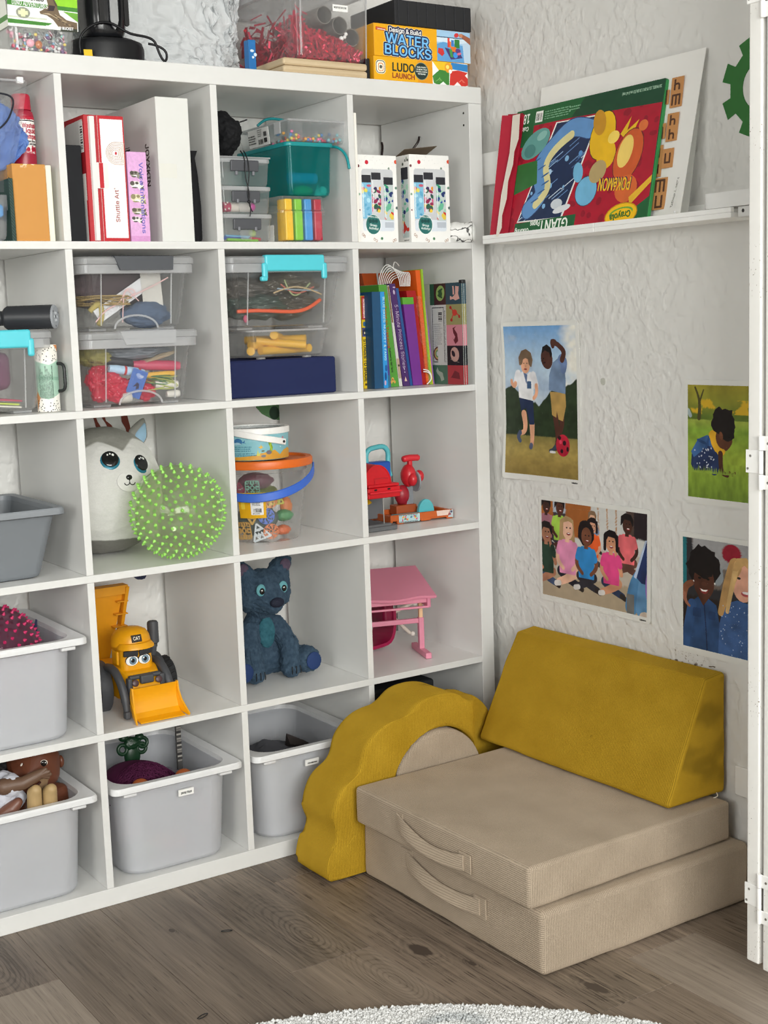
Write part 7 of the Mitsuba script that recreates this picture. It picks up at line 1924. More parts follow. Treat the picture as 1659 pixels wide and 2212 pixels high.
printed(t, 'pattern', [(rect(.0004, y, .0126, y + .004), c_) for y, c_ in zip(np.arange(.07, .176, .0055), ['8a8680', '3a3836', 'a09c94', '2c2a2a', '76726e'] * 6)], front(-.803, .235, Z5 + .10), .0003)
whole('dark_star', 'dark pointed toy lying in the bin half hidden by the arch', 'toy', xf(hex8([(0, 0, 0), (.07, 0, -.02), (.05, .02, -.03), (-.01, 0, .030), (0, .03, -.02), (.04, .0, .002)]), trimesh.transformations.translation_matrix((-.535, .15, Z5 + .180))), mat('2c2624', .5), False)
whole('dark_case', 'black case standing in the bottom right compartment behind the arch cushion', 'case', rbox(-.371, -.150, .06, .36, Z5 + .0006, Z5 + .30, .01), mat('14171b', .7), 40)

# dolls in the left bin
SKIN = bsdf('mat_doll_skin', {'type': 'twosided', 'bsdf': {'type': 'principled', 'base_color': rgb('5e3320'), 'roughness': .38, 'specular': .45}})
dx, dy, dz = -1.194, .120, Z5 + .022
J = {'pelvis': ((dx + .015, dy + .03, dz + .10), .045), 'chest': ((dx + .018, dy + .012, dz + .165), .042), 'neck': ((dx + .008, dy, dz + .205), .020), 'head': ((dx - .004, dy, dz + .262), .058), 'jaw': ((dx - .022, dy - .022, dz + .236), .036), 'cheek': ((dx + .012, dy - .020, dz + .240), .034), 'nose': ((dx - .032, dy - .056, dz + .256), .010),
     'shr': ((dx + .050, dy + .005, dz + .178), .022), 'elr': ((dx + .056, dy - .0, dz + .135), .020), 'har': ((dx + .042, dy - .030, dz + .105), .016),
     'shl': ((dx - .022, dy - .005, dz + .178), .020), 'ell': ((dx - .045, dy - .02, dz + .135), .018)}
dm = bones(J, [('pelvis', 'chest'), ('chest', 'neck'), ('neck', 'head'), ('head', 'jaw'), ('head', 'cheek'), ('jaw', 'cheek'), ('head', 'nose'), ('chest', 'shr'), ('shr', 'elr'), ('elr', 'har'), ('chest', 'shl'), ('shl', 'ell')], .005, 6)
t = thing('baby_doll', 'brown baby doll with dark eyes sitting up in the bin of dolls', 'doll')
part(t, 'body', dm, SKIN, True)
for x, y in ((-.008, -.0505), (-.044, -.038)):
    e = part(t, 'eye', blob((dx + x + .008, dy + y - .003, dz + .272), (.0105, .005, .008), 3), mat('cfc6bc', .2), True)
    part(e, 'iris', blob((dx + x + .008, dy + y - .0065, dz + .272), (.007, .003, .007), 3), mat('120c0a', .1), True)
    part(e, 'glint', blob((dx + x + .011, dy + y - .0095, dz + .274), (.0014, .0008, .0014), 1), WHITEP, True)
part(t, 'mouth', tube(spline([(dx - .036, dy - .0565, dz + .232), (dx - .024, dy - .060, dz + .228), (dx - .010, dy - .058, dz + .233)], 10), .0022, 6), mat('3a1614', .4), True)
ear = part(t, 'ear', blob((dx + .056, dy - .006, dz + .252), (.007, .010, .014), 3), SKIN, True)
hm2 = trimesh.creation.icosphere(subdivisions=4)
v = hm2.vertices
keep = hm2.slice_plane((0, .02, .30), (0, .45, .9))
keep.vertices = keep.vertices * .0605 + [dx - .003, dy + .001, dz + .263]
part(t, 'hair', keep, mat('120c0a', .7), True)
dz = Z5
t = thing('cloth_doll', 'doll with tan arms and legs in white clothes lying across the brown baby doll', 'doll')
TAN, TAN2, WH = mat('8a6f52', .5), mat('a98f64', .5), bsdf('mat_doll_cloth', {'type': 'twosided', 'bsdf': {'type': 'principled', 'base_color': proc(lambda p, n, uv: mix((.62, .63, .68), (.40, .41, .47), fbm(p.x * 60, p.y * 60, p.z * 60, 3))), 'roughness': .9}})
part(t, 'body', blob((-1.285, .095, dz + .235), (.055, .045, .050), 4, .2, 4, 2), WH, True)
JA = {'a': ((-1.290, .045, dz + .268), .018), 'b': ((-1.252, .035, dz + .270), .014), 'c': ((-1.226, .030, dz + .280), .0125), 'p': ((-1.214, .028, dz + .285), .010)}
for k, (a_, b_, c_) in enumerate(((.016, -.012, .004), (.020, -.008, -.003), (.016, -.002, -.010), (.010, -.008, .010))):
    JA['f%d' % k] = ((-1.214 + a_ * .9, .024 + b_ * .5, dz + .285 + c_), .0042)
part(t, 'arm', bones(JA, [('a', 'b'), ('b', 'c'), ('c', 'p')] + [('p', 'f%d' % k) for k in range(4)], .0035, 5), mat('5e4636', .5), True, label='brown arm and hand')
part(t, 'sleeve', blob((-1.272, .05, dz + .266), (.024, .024, .024), 3, .15, 5, 2), WH, True)
for x0, x1, zt_ in ((-1.228, -1.222, .245), (-1.194, -1.180, .240)):
    part(t, 'leg', bones({'h': ((x0 + .004, .070, dz + .15), .020), 'k': ((x0, .040, dz + .205), .0165), 'f': ((x0 - .002, .030, dz + zt_), .0155), 't': ((x0 - .001, .022, dz + zt_ + .008), .012)}, [('h', 'k'), ('k', 'f'), ('f', 't')], .004, 6), TAN2, True, label='tan leg and foot')
part(t, 'upper_arm', tube(spline([(-1.205, .085, dz + .22), (-1.198, .075, dz + .25), (-1.192, .07, dz + .275)], 10), [.014] * 10, 12), TAN, True)
t = thing('toy_limb', 'brown plastic doll hand at the far left of the bin of dolls', 'doll')
put(t, bones({'a': ((-1.31, .06, dz + .19), .018), 'b': ((-1.275, .048, dz + .215), .016), 'c': ((-1.262, .044, dz + .228), .010)}, [('a', 'b'), ('b', 'c')], .004, 5), mat('6a4436', .4), True)
t = thing('doll_hair', 'black doll hair in the shade behind the white clothed doll', 'doll')
put(t, blob((-1.27, .18, dz + .275), (.045, .05, .035), 4, .25, 5, 3), mat('0d0b0d', .8), True)
t = thing('toy_heap', 'dark cloth and toys under the dolls in the bottom left bin', 'toys')
put(t, blob((-1.262, .19, dz + .08), (.11, .14, .065), 4, .2, 3, 53), mat('58585e', .9), True)

# ------------------------------------------------------------------ right wall
WX = RX1
def wallf(y, z, off=0.0):      # on the right wall: right = towards the camera
    return frame((WX - off, y, z), (0, -1, 0), (0, 0, 1))


t = thing('hook_rail', 'white hook rail on the right wall behind the end of the shelf', 'hook rail')
part(t, 'board', rbox(WX - .018, WX - .0003, -.30, .12, 1.583, 1.662, .003), WHITE_TRIM, 40)
part(t, 'peg', xf(lathe([(.008, 0), (.008, .022), (.020, .028), (.021, .036), (.012, .042), (0, .043)], 24), frame((WX - .018, .038, 1.622), (0, -1, 0), (0, 0, 1))), WHITE_TRIM, 40)
t = thing('wall_disc', 'small round grey dab on the wall between the posters', 'wall dot')
part(t, 'dab', xf(lathe([(.0085, .0), (.008, .0012), (0, .0014)], 24), wallf(-.392, 1.102)), mat('b4b5ac', .5), 40)
t = thing('outlet_plate', 'white outlet plate low on the right wall beside the couch', 'outlet')
part(t, 'plate', rbox(WX - .006, WX - .0003, -.868, -.793, .225, .290, .003), WHITE_TRIM, 40)

# gear
G, ro, ri = [], .100, .078
for k in range(8):
    c = math.radians(22.5 + 45 * k)
    for a, r in ((-12.5, ri), (-10.5, ro), (10.5, ro * 1.0), (12.5, ri)):
        G.append((r * math.cos(c + math.radians(a)), r * math.sin(c + math.radians(a))))
gear = Polygon(G).difference(Point(0, 0).buffer(.046, 10))
whole('paper_gear', 'green paper gear stuck on the right wall at the edge of the door', 'wall decoration', xf(extrude(gear, .0015), wallf(-.853, 1.690, .0003)), mat('2c6a2e', .7), False)

# picture ledges
LF, LZ = -.070, 1.433
for i, (y0, y1, lab) in enumerate(((-.082, -.475, 'white picture ledge on the right wall, the half beside the shelf'), (-.4765, -.866, 'white picture ledge on the right wall, the half beside the closet door'))):
    t = thing('picture_ledge', lab, 'ledge')
    part(t, 'base', cbox(LF, WX - .0003, y1, y0, LZ, LZ + .010, .0008), WHITE_TRIM, False)
    part(t, 'lip', cbox(LF, LF + .010, y1, y0, LZ + .0102, LZ + .020, .0008), WHITE_TRIM, False)
    part(t, 'back', cbox(WX - .010, WX - .0003, y1, y0, LZ + .0102, LZ + .040, .0008), WHITE_TRIM, False)
t = thing('white_device', 'flat white rounded device lying at the far end of the ledge', 'device')
part(t, 'body', xf(extrude(rect(0, 0, .16, .055, .018), .030), np.array([[0, -1, 0, 0], [1, 0, 0, 0], [0, 0, 1, 0], [0, 0, 0, 1.0]]) @ np.eye(4)).apply_translation((-.005, -.940, LZ + .0215)), mat('dcdcda', .35), 40)
t = thing('wall_bracket', 'small white bracket with a dark hole beyond the end of the ledge', 'bracket')
part(t, 'plate', rbox(-.055, WX - .0003, -.925, -.870, LZ + .000, LZ + .021, .002), mat('cfcfcd', .4), 40)
part(t, 'hole', blob((-.0555, -.884, LZ + .012), (.001, .003, .0035), 2), mat('222222', .6), True)
whole('push_pin', 'tiny clear pins on the ledge beside the white sheet', 'pin', cat(*[blob((LF + .006, y, LZ + .0235), (.0022, .0028, .0032), 2) for y in (-.712,)]), mat('d8d8d8', .2), True)

# sheets and the colouring pad leaning on the ledge
def leaning(y_l, y_r, z_bot, x_bot, x_top, length, bend=0.0, n=14):
    """A leaning sheet as a grid: returns the mesh of its front face frame function."""
    h = math.sqrt(max(length ** 2 - (x_top - x_bot) ** 2, 1e-6))
    return frame((x_bot, y_l, z_bot), (0, -1, 0), (x_top - x_bot, 0, h))


def curved_sheet(w, h, fr, bend, th=.0008, nx=24, ny=24, notch=None):
    u, v = np.meshgrid(np.linspace(0, 1, nx), np.linspace(0, 1, ny))
    zz = bend(u, v)
    V = np.stack([u * w, v * h, zz], -1).reshape(-1, 3)
    a = (np.arange(ny - 1)[:, None] * nx + np.arange(nx - 1)[None]).ravel()
    F = np.vstack([np.c_[a, a + 1, a + nx + 1], np.c_[a, a + nx + 1, a + nx]])
    B = V - [0, 0, th]
    m = trimesh.Trimesh(np.vstack([V, B]), np.vstack([F, F[:, ::-1] + len(V)]), process=False)
    return xf(m, fr)


fs = leaning(-.205, -.715, LZ + .0105, -.030, .020, .345)
t = thing('letter_sheet', 'large white sheet with columns of letter cards, behind the colouring pad', 'paper')
bend = lambda u, v: .16 * np.clip(u - .72, 0, 1) ** 1.5 * (1 - v) * 1.2
part(t, 'sheet', curved_sheet(.515, .345, fs, bend), mat('e6e5e1', .6), True)
fb = fs.copy()
cards = [(u_ - w_ / 2, v_ - h_ / 2, w_, h_) for u_, v_, w_, h_ in ((.450, .264, .034, .062), (.416, .258, .022, .030), (.449, .192, .032, .058), (.415, .188, .024, .032), (.446, .128, .032, .040), (.411, .126, .030, .066), (.432, .056, .040, .066), (.396, .056, .022, .034))]
texts = ['ШЧ', 'ИП', 'ЧЧ', 'ИЧ', 'П', 'ИП', 'ПШ', 'ИП']
CARDM = mat('b9834f', .7)
for (x, y, w, h), s in zip(cards, texts):
    zf = float(bend((x + w / 2) / .515, (y + h / 2) / .345))
    fc = fs @ trimesh.transformations.translation_matrix((x, y, zf + .003)) @ rotm((0, 0, 1), 0)
    k = part(t, 'letter_card', xf(rbox(0, w, 0, h, 0, .0012, .0004), fc), CARDM, False, label='tan letter card')
    n_ = len(s)
    for i_, ch in enumerate(s):
        m = text(ch, w * .62, True, center=True)
        m.apply_transform(trimesh.transformations.translation_matrix((w / 2, 0, 0)))
        m.apply_transform(rotm((0, 0, 1), 180, (w / 2, w * .31, 0)))
        m.apply_translation((0, h * (i_ + .5) / n_ - w * .31, .0015))
        m.apply_transform(fc)
        part(k, 'lettering', m, mat('4a2c1a', .6), False)
m = text('Таблица 1, лист 4', .006, False, width=.062)
letter(t, 'Таблица 1, лист 4', .0055, fs, '55544f', (.492, .018), 78, False, lift=.030, width=.062)
part(t, 'back_sheet', curved_sheet(.46, .24, leaning(-.24, -.7, LZ + .0105, -.016, .024, .24), lambda u, v: 0 * u), mat('dcdcd8', .7), True)

fp = leaning(-.135, -.622, LZ + .0105, -.0575, .004, .302)
t = thing('coloring_pad', 'large red and green colouring pad standing upside down on the picture ledge', 'colouring book')
part(t, 'block', xf(rbox(0, .487, 0, .302, -.012, 0, .001), fp), mat('1f5a34', .5), False)
part(t, 'pages', xf(rbox(.002, .484, .0015, .300, -.0105, -.002, .001), fp @ trimesh.transformations.translation_matrix((.0045, 0, 0))), mat('2f8a4a', .6), False)
w, h = .487, .302
R1, R2 = 'a8142c', '8e1026'
rj = random.Random(6)
# the cover: red field, green bands; the known figures of the print are left out, plain coloured shapes stand there
L = [(rect(0, 0, w, h), R1)] + [(ell(w * rj.random(), h * rj.random(), .006 + .006 * rj.random(), .004 + .005 * rj.random(), 180 * rj.random()), R2) for _ in range(150)]
L += [(rect(0, h - .042, w, h), '1d5c33'), (Polygon([(.20, h - .042), (w, h - .050), (w, h), (.24, h)]), '15432c'), (rect(0, h - .090, .07, h - .04), '1d5c33'),
      (Polygon([(.055, .032), (.150, h - .045), (.300, h - .048), (.225, .055), (.215, .030)]), 'e8e6e0'), (Polygon([(.060, .035), (.154, h - .048), (.294, h - .051), (.220, .057), (.21, .034)]), '1a2c4e')]
blue = Polygon([(.060, .035), (.154, h - .048), (.294, h - .051), (.220, .057), (.21, .034)])
for k in range(46):
    x, y = .06 + .23 * rj.random(), .04 + .21 * rj.random()
    p_ = affinity.rotate(rect(x - .022, y - .0012, x + .022, y + .0012), 28, origin=(x, y)).intersection(blue)
    if not p_.is_empty: L.append((p_, rj.choice(('5f83b0', '3f5f90', '8fb0d0', 'c8d4e0'))))
for k in range(22):
    p_ = Point(.06 + .23 * rj.random(), .04 + .21 * rj.random()).buffer(.003 + .004 * rj.random()).intersection(blue)
    if not p_.is_empty: L.append((p_, rj.choice(('7fb0d8', 'a8c8e4', '5a90c8'))))
def ribbon(pts, w_, c_): return (stroke(spline(pts, 40), w_), c_)
L += [ribbon([(.09, .06), (.13, .10), (.11, .15), (.15, .20), (.21, .235), (.27, .225)], .046, '27406e'), ribbon([(.09, .06), (.13, .10), (.11, .15), (.15, .20), (.21, .235), (.27, .225)], .042, '5f8fc4'), ribbon([(.115, .07), (.15, .11), (.135, .155), (.17, .20), (.21, .22)], .020, 'd8cf98')]
L += [(ell(.11 + .03 * math.sin(k * .7), .08 + .019 * k, .014, .002, 20), '3a5f92') for k in range(8)]
L += [(ell(.085, .215, .052, .030, 25), '5f9a94'), (ell(.068, .200, .020, .016), '4a827e'), (ell(.105, .232, .018, .010, 20), '86b8b0'), (Polygon([(.02, .17), (.10, .175), (.11, .12), (.03, .10)]), '2f6a34'),
      (ell(.315, .205, .040, .055, -12), '2a1d12'), (ell(.315, .205, .0385, .0535, -12), 'e3b31c'), (ell(.335, .16, .030, .032), 'e3b31c'), (ell(.30, .235, .02, .03, 20), 'c08a24'), (Polygon([(.372, .20), (.40, .235), (.392, .205), (.425, .225), (.405, .185), (.385, .19)]), 'e0b524'), (ell(.352, .196, .018, .014, 10), 'f0d060'),
      (ell(.405, .150, .042, .060, -20), '3a1a10'), (ell(.405, .150, .0405, .0585, -20), 'c8582a'), (ell(.395, .160, .022, .036, -15), 'e8c868'), (ell(.412, .078, .034, .030), 'd06430'), (ell(.44, .21, .014, .012), 'd8703a'),
      (ell(.285, .085, .036, .034), '24405c'), (ell(.285, .085, .0345, .0325), '6fb0d4'), (ell(.315, .125, .028, .024, 30), 'b09a6a'), (ell(.25, .13, .016, .024, 20), '6fb0d4'), (ell(.19, .065, .02, .012), 'c8cfd6'), (ell(.21, .052, .03, .008, 10), 'd8dce0')]
L += [(Polygon([(.05, .0), (.26, .0), (.262, .036), (.05, .030)]), '1d5c33'), (Polygon([(.385, 0), (w, 0), (w, .055), (.44, .03)]), '1d5c33'), (Polygon([(.425, .058), (w, .10), (w, .085), (.43, .040)]), 'e0b030'),
      (ell(.408, .022, .050, .026, 6), 'c08a10'), (ell(.408, .022, .047, .0235, 6), 'eebc18'), (ell(.408, .026, .036, .012, 6), '6aa03a'), (ell(.408, .022, .034, .013, 6), 'eebc18'), (rect(.072, h - .036, .098, h - .010), 'eeeeea')]
L += [(q, '1d1d1d') for q, _ in barcode(.075, .095, h - .032, h - .015, 12, seed=7)] + textlines(.105, .20, h - .034, h - .012, 4, '7aa888', 4) + textlines(.19, .235, h - .026, h - .014, 2, '7aa888', 5)
L = [(p_.intersection(rect(0, 0, w, h)), c_) for p_, c_ in L]
L = [(p_, c_) for p_, c_ in L if not p_.is_empty]
printed(t, 'cover_print', L, fp, .0006, .012, mottled(.10, 60, 3))
def upside(s, hh, x, y, col, wd_, rot=180, bold=True, lift=.0010):
    """Lettering that stands on its head: x, y is where it begins, at its right."""
    letter(t, s, hh, fp, col, (x, y), rot, bold, lift=lift, width=wd_)
upside('GIANT', .026, .240, .030, 'eef2ea', .098)
upside('Coloring', .0125, .104, .016, 'eef2ea', .050)
upside('Pages', .0125, .142, .031, 'eef2ea', .034)
upside('18 Co', .022, .052, h - .012, 'eef2ea', .052)
upside('Color', .010, .052, h - .042, 'eef2ea', .030)
upside('18 PAGES, 12.75 IN X 18 IN (32 cm X 47 cm)', .0062, .480, h - .012, 'a8c8b0', .118)
upside('Crayola', .0135, .438, .030, '23602a', .062, 186)
for s, c_, lf, dd in (('POKéMON', '1e2a52', .0010, .0014), ('POKéMON', 'e8b820', .0014, 0)):
    upside(s, .026, .428 + dd, .100 + dd, c_, .100, 176, True, lf)
# torn leaf of the pad at its left end
def leaf(v0, v1, off, lift, color, nm):
    bendf = lambda u, v: lift * (1 - u) ** 1.4 * (.4 + .6 * v)
    part(t, nm, curved_sheet(v1 - v0, .29, fp @ trimesh.transformations.translation_matrix((v0, off, .002)), bendf), color, True)
leaf(-.028, .030, .002, .022, mat('a51830', .5), 'loose_leaf')
leaf(-.018, .024, .006, .012, mat('8f1428', .5), 'loose_leaf')
L = [(Polygon([(.030, .0), (.040, .02), (.035, .05), (.044, .09), (.040, .13), (.050, .17), (.048, .20), (.058, .23), (.050, .29), (.022, .29), (.030, .2), (.02, .1), (.022, .0)]), 'e0d8cc')]
printed(t, 'torn_edge', L, fp @ trimesh.transformations.translation_matrix((-.020, 0, .0150)), .0004)
letter(t, '', .01, fp, 'ffffff') if False else None


# ------------------------------------------------------------------ posters
def fade(stops):
    ys = [s[0] for s in stops]
    cs = np.array([lin(s[1]) for s in stops])
    return lambda y: np.stack([np.interp(y, ys, cs[:, k]) for k in range(3)], -1)


def poster(label, y, z, w, h, layers, fn, edge, curl=None, mark=True):
    t = thing('poster', label, 'poster')
    n = 20
    c = curl or (lambda u, v: 0 * u)
    fr = wallf(y, z, .0015)
    u, v = np.meshgrid(np.linspace(0, 1, n), np.linspace(0, 1, n))
    sheet = rect(0, 0, w, h, .008).segmentize(.02)
    m = extrude(sheet, .0012)
    m = tm(man(m).refine_to_length(.012))
    V = m.vertices
    V[:, 2] += c(V[:, 0] / w, V[:, 1] / h)
    m.vertices = V
    part(t, 'sheet', xf(m, fr), mat('d9d9d4', .35), False)
    b = .011
    clip = rect(b, b * 1.3, w - b, h - b)
    L = [(p_.intersection(clip), c_) for p_, c_ in layers]
    L = [(p_, c_) for p_, c_ in L if not p_.is_empty]
    m, cc = flat_print(L, np.eye(4), .0019, edge, fn)
    V = m.vertices
    V[:, 2] += c(V[:, 0] / w, V[:, 1] / h)
    part(t, 'picture', xf(trimesh.Trimesh(V, m.faces, process=False), fr), 'mat_print', False, color=cc)
    if mark:
        letter(t, 'Lakeshore', .0035, fr, '30302e', (w - .034, .0045), 0, True, lift=.0018 + float(c(np.array(.93), np.array(.02))), width=.020)
    return t


def blobby(x, y, r, n, seed, amp=.25):
    rr = random.Random(seed)
    return Polygon([(x + r * (1 + amp * (rr.random() - .5) * 2) * math.cos(a), y + r * (1 + amp * (rr.random() - .5) * 2) * math.sin(a)) for a in np.linspace(0, 2 * math.pi, n, endpoint=False)]).buffer(0)


def limb(pts, w0, w1=None):
    pts = spline(np.array(pts, float), 14) if len(pts) > 2 else np.array(pts, float)
    w1 = w1 or w0
    ws = np.linspace(w0, w1, len(pts))
    return shapely.union_all([Point(*p).buffer(w_ / 2, 6) for p, w_ in zip(pts, ws)] + [shapely.union_all([Point(*a).buffer(wa / 2, 6), Point(*b).buffer(wb / 2, 6)]).convex_hull for a, b, wa, wb in zip(pts[:-1], pts[1:], ws[:-1], ws[1:])])


def picture_fn(bg, k=.2, scale=90, seed=1):
    """Shades only the pieces whose colour is the mark 'ff00ff': there the background function's colour stands."""
    key = lin('ff00ff')
    def fn(v, c):
        c = c.copy()
        m = np.abs(c - key).sum(1) < 1e-6
        if m.any():
            c[m] = bg(v[m])
        n = meshkit.fbm(np.c_[v * scale, np.zeros(len(v))] + 60, 3, seed) - .5
        n2 = meshkit.fbm(np.c_[v * 38, np.zeros(len(v))] + 20, 2, seed + 3) - .5
        return c * (1 + k * 2 * n + np.where(m, 0, .75) * n2)[:, None]
    return fn


# two boys with a red ball
w, h = .290, .392
def bg1(v):
    x, y = v[:, 0], v[:, 1]
    sky_ = fade([(.20, 'c8d4dc'), (.30, 'a9c3da'), (.392, '5f93c8')])(y)
    cl = np.clip((meshkit.fbm(np.c_[v * [11, 17], 0 * x] + 3, 4, 5) - .46) * 4, 0, 1)
    sky_ = sky_ * (1 - cl[:, None]) + np.where((x > .20)[:, None], lin('e4e2d8'), lin('9fb2c8')) * cl[:, None]
    tl = .225 + .05 * (meshkit.fbm(np.c_[x * 16, 0 * x, 0 * x] + 8, 3, 2) - .5) * 2 - .02 * np.exp(-((x - .13) / .05) ** 2) + .028 * np.exp(-((x - .05) / .045) ** 2) - .012 * np.clip((x - .2) * 6, 0, 1)
    tr = lin('1d2a17') * (.6 + 1.6 * meshkit.fbm(np.c_[v * 55, 0 * x], 3, 4))[:, None]
    gr = fade([(0, '7c6a36'), (.045, '8f7a40'), (.075, 'a08c4c'), (.098, '8a7a42'), (.12, '6e6a38')])(y) * (.8 + .5 * meshkit.fbm(np.c_[v * [60, 90], 0 * x], 3, 7))[:, None]
    return np.where((y > tl)[:, None], sky_, np.where((y > .112)[:, None], tr, gr))
SK1, SK2, SK3 = 'd8a080', '4a2a20', '6a3c28'
L = [(rect(0, 0, w, h), 'ff00ff'),
     # boy in white: far leg, near bent leg, shorts, shirt, arms, head
     (limb([(.112, .140), (.112, .105), (.110, .090)], .020, .013), SK1), (limb([(.082, .165), (.079, .120), (.070, .117)], .020, .012), SK1), (limb([(.066, .118), (.060, .108), (.066, .098)], .013, .011), '46506a'), (limb([(.108, .088), (.106, .084)], .013), '5a6078'),
     (Polygon([(.064, .208), (.118, .200), (.121, .140), (.103, .139), (.095, .168), (.090, .180), (.071, .172)]), '1c2a4a'),
     (Polygon([(.064, .205), (.118, .198), (.122, .236), (.124, .262), (.108, .270), (.096, .262), (.080, .270), (.060, .262)]), 'e4e4e6'), (limb([(.062, .262), (.052, .240)], .024, .020), 'e0e0e4'), (limb([(.120, .260), (.130, .236)], .022, .020), 'dcdce0'),
     (limb([(.051, .240), (.048, .234), (.038, .240), (.036, .246)], .012, .010), SK1), (limb([(.131, .236), (.130, .214), (.121, .205)], .012, .010), SK1), (rect(.096, .228, .112, .246), '3a567a'), (Polygon([(.082, .269), (.094, .238), (.098, .262)]), '56688a'),
     (ell(.091, .287, .0175, .022), SK1), (Polygon([(.070, .288), (.068, .304), (.078, .318), (.094, .322), (.110, .314), (.116, .298), (.112, .284), (.106, .290), (.104, .302), (.092, .306), (.080, .302), (.076, .290)]).buffer(.003), '6e5844'), (ell(.091, .2755, .006, .0022), '8a3a34'), (ell(.085, .290, .002, .0012), '2a1c18'), (ell(.097, .290, .002, .0012), '2a1c18'), (ell(.092, .283, .002, .003), 'c08a6c'),
     # boy in blue: legs, shorts, shirt, raised arm, head
     (limb([(.200, .170), (.206, .130), (.206, .100), (.200, .086)], .020, .013), SK2), (limb([(.222, .170), (.224, .148), (.218, .128)], .020, .014), SK2), (limb([(.198, .088), (.188, .080), (.180, .078)], .012, .010), '36404c'), (limb([(.180, .076), (.196, .076)], .006), 'd8d8d8'),
     (Polygon([(.182, .222), (.238, .222), (.240, .190), (.228, .152), (.212, .156), (.206, .176), (.204, .160), (.188, .166), (.186, .190)]), 'a8884c'),
     (Polygon([(.178, .226), (.238, .218), (.240, .250), (.236, .285), (.216, .305), (.194, .292), (.180, .262)]), '6a7f9c'), (limb([(.226, .300), (.232, .296), (.232, .276)], .026, .02), '6478a0'),
     (limb([(.228, .300), (.234, .318), (.222, .330), (.206, .338), (.196, .336)], .016, .011), SK2), (limb([(.196, .332), (.194, .342), (.204, .342)], .012), SK2), (ell(.172, .302, .021, .026, 20), SK2), (Polygon([(.152, .312), (.158, .330), (.174, .336), (.188, .328), (.192, .312), (.186, .304), (.182, .316), (.166, .322)]), '140e0c'), (ell(.163, .292, .006, .002, 10), '2a1210'), (ell(.160, .302, .0025, .0014), '0e0806'), (ell(.155, .297, .004, .003), '3c2018'),
     (ell(.226, .094, .025, .027), 'b01e34'), (ell(.214, .112, .006, .005), '2a0a14'), (ell(.232, .100, .006, .006), '2a0a14'), (ell(.222, .080, .005, .005), '2a0a14'), (ell(.243, .086, .004, .006), '2a0a14'), (ell(.218, .102, .005, .005), 'd0405a')]
poster('poster of two boys running after a red ball, nearest the shelf', -.026, .852, w, h, L, picture_fn(bg1, .10), .0045, lambda u, v: .010 * np.clip(v - .8, 0, 1) * 2 + .013 * np.clip(.35 - u, 0, 1) * np.clip(.35 - v, 0, 1) * 6)

# children sitting on a classroom floor
w, h = .388, .262
def bg2(v):
    x, y = v[:, 0], v[:, 1]
    c = np.tile(lin('b8aea0'), (len(v), 1))
    c[(y > .15)] = lin('c8c8c4')
    wood_ = lin('9a5a28') * (.85 + .4 * meshkit.fbm(np.c_[x * 30, y * 6, 0 * x], 3, 1))[:, None]
    c = np.where(((y > .17) & ((x < .055) | ((x > .10) & (x < .19))))[:, None], wood_, c)
    c = np.where(((y > .165) & (x > .055) & (x < .10))[:, None], np.where((y > .225)[:, None], lin('a8b4c0'), lin('3a3438')), c)
    c = np.where(((y > .19) & (x > .335))[:, None], lin('241c20'), c)
    c = np.where(((y > .165) & (x > .31) & (x < .335))[:, None], lin('4a3a34'), c)
    c = np.where(((y > .17) & (x > .215) & (x < .30) & (np.abs((x - .215) % .030) < .003))[:, None], lin('a8784a'), c)
    return np.where((y < .075)[:, None], lin('a89880') * (.9 + .15 * meshkit.fbm(np.c_[v * 30, 0 * x], 2, 5))[:, None], c)
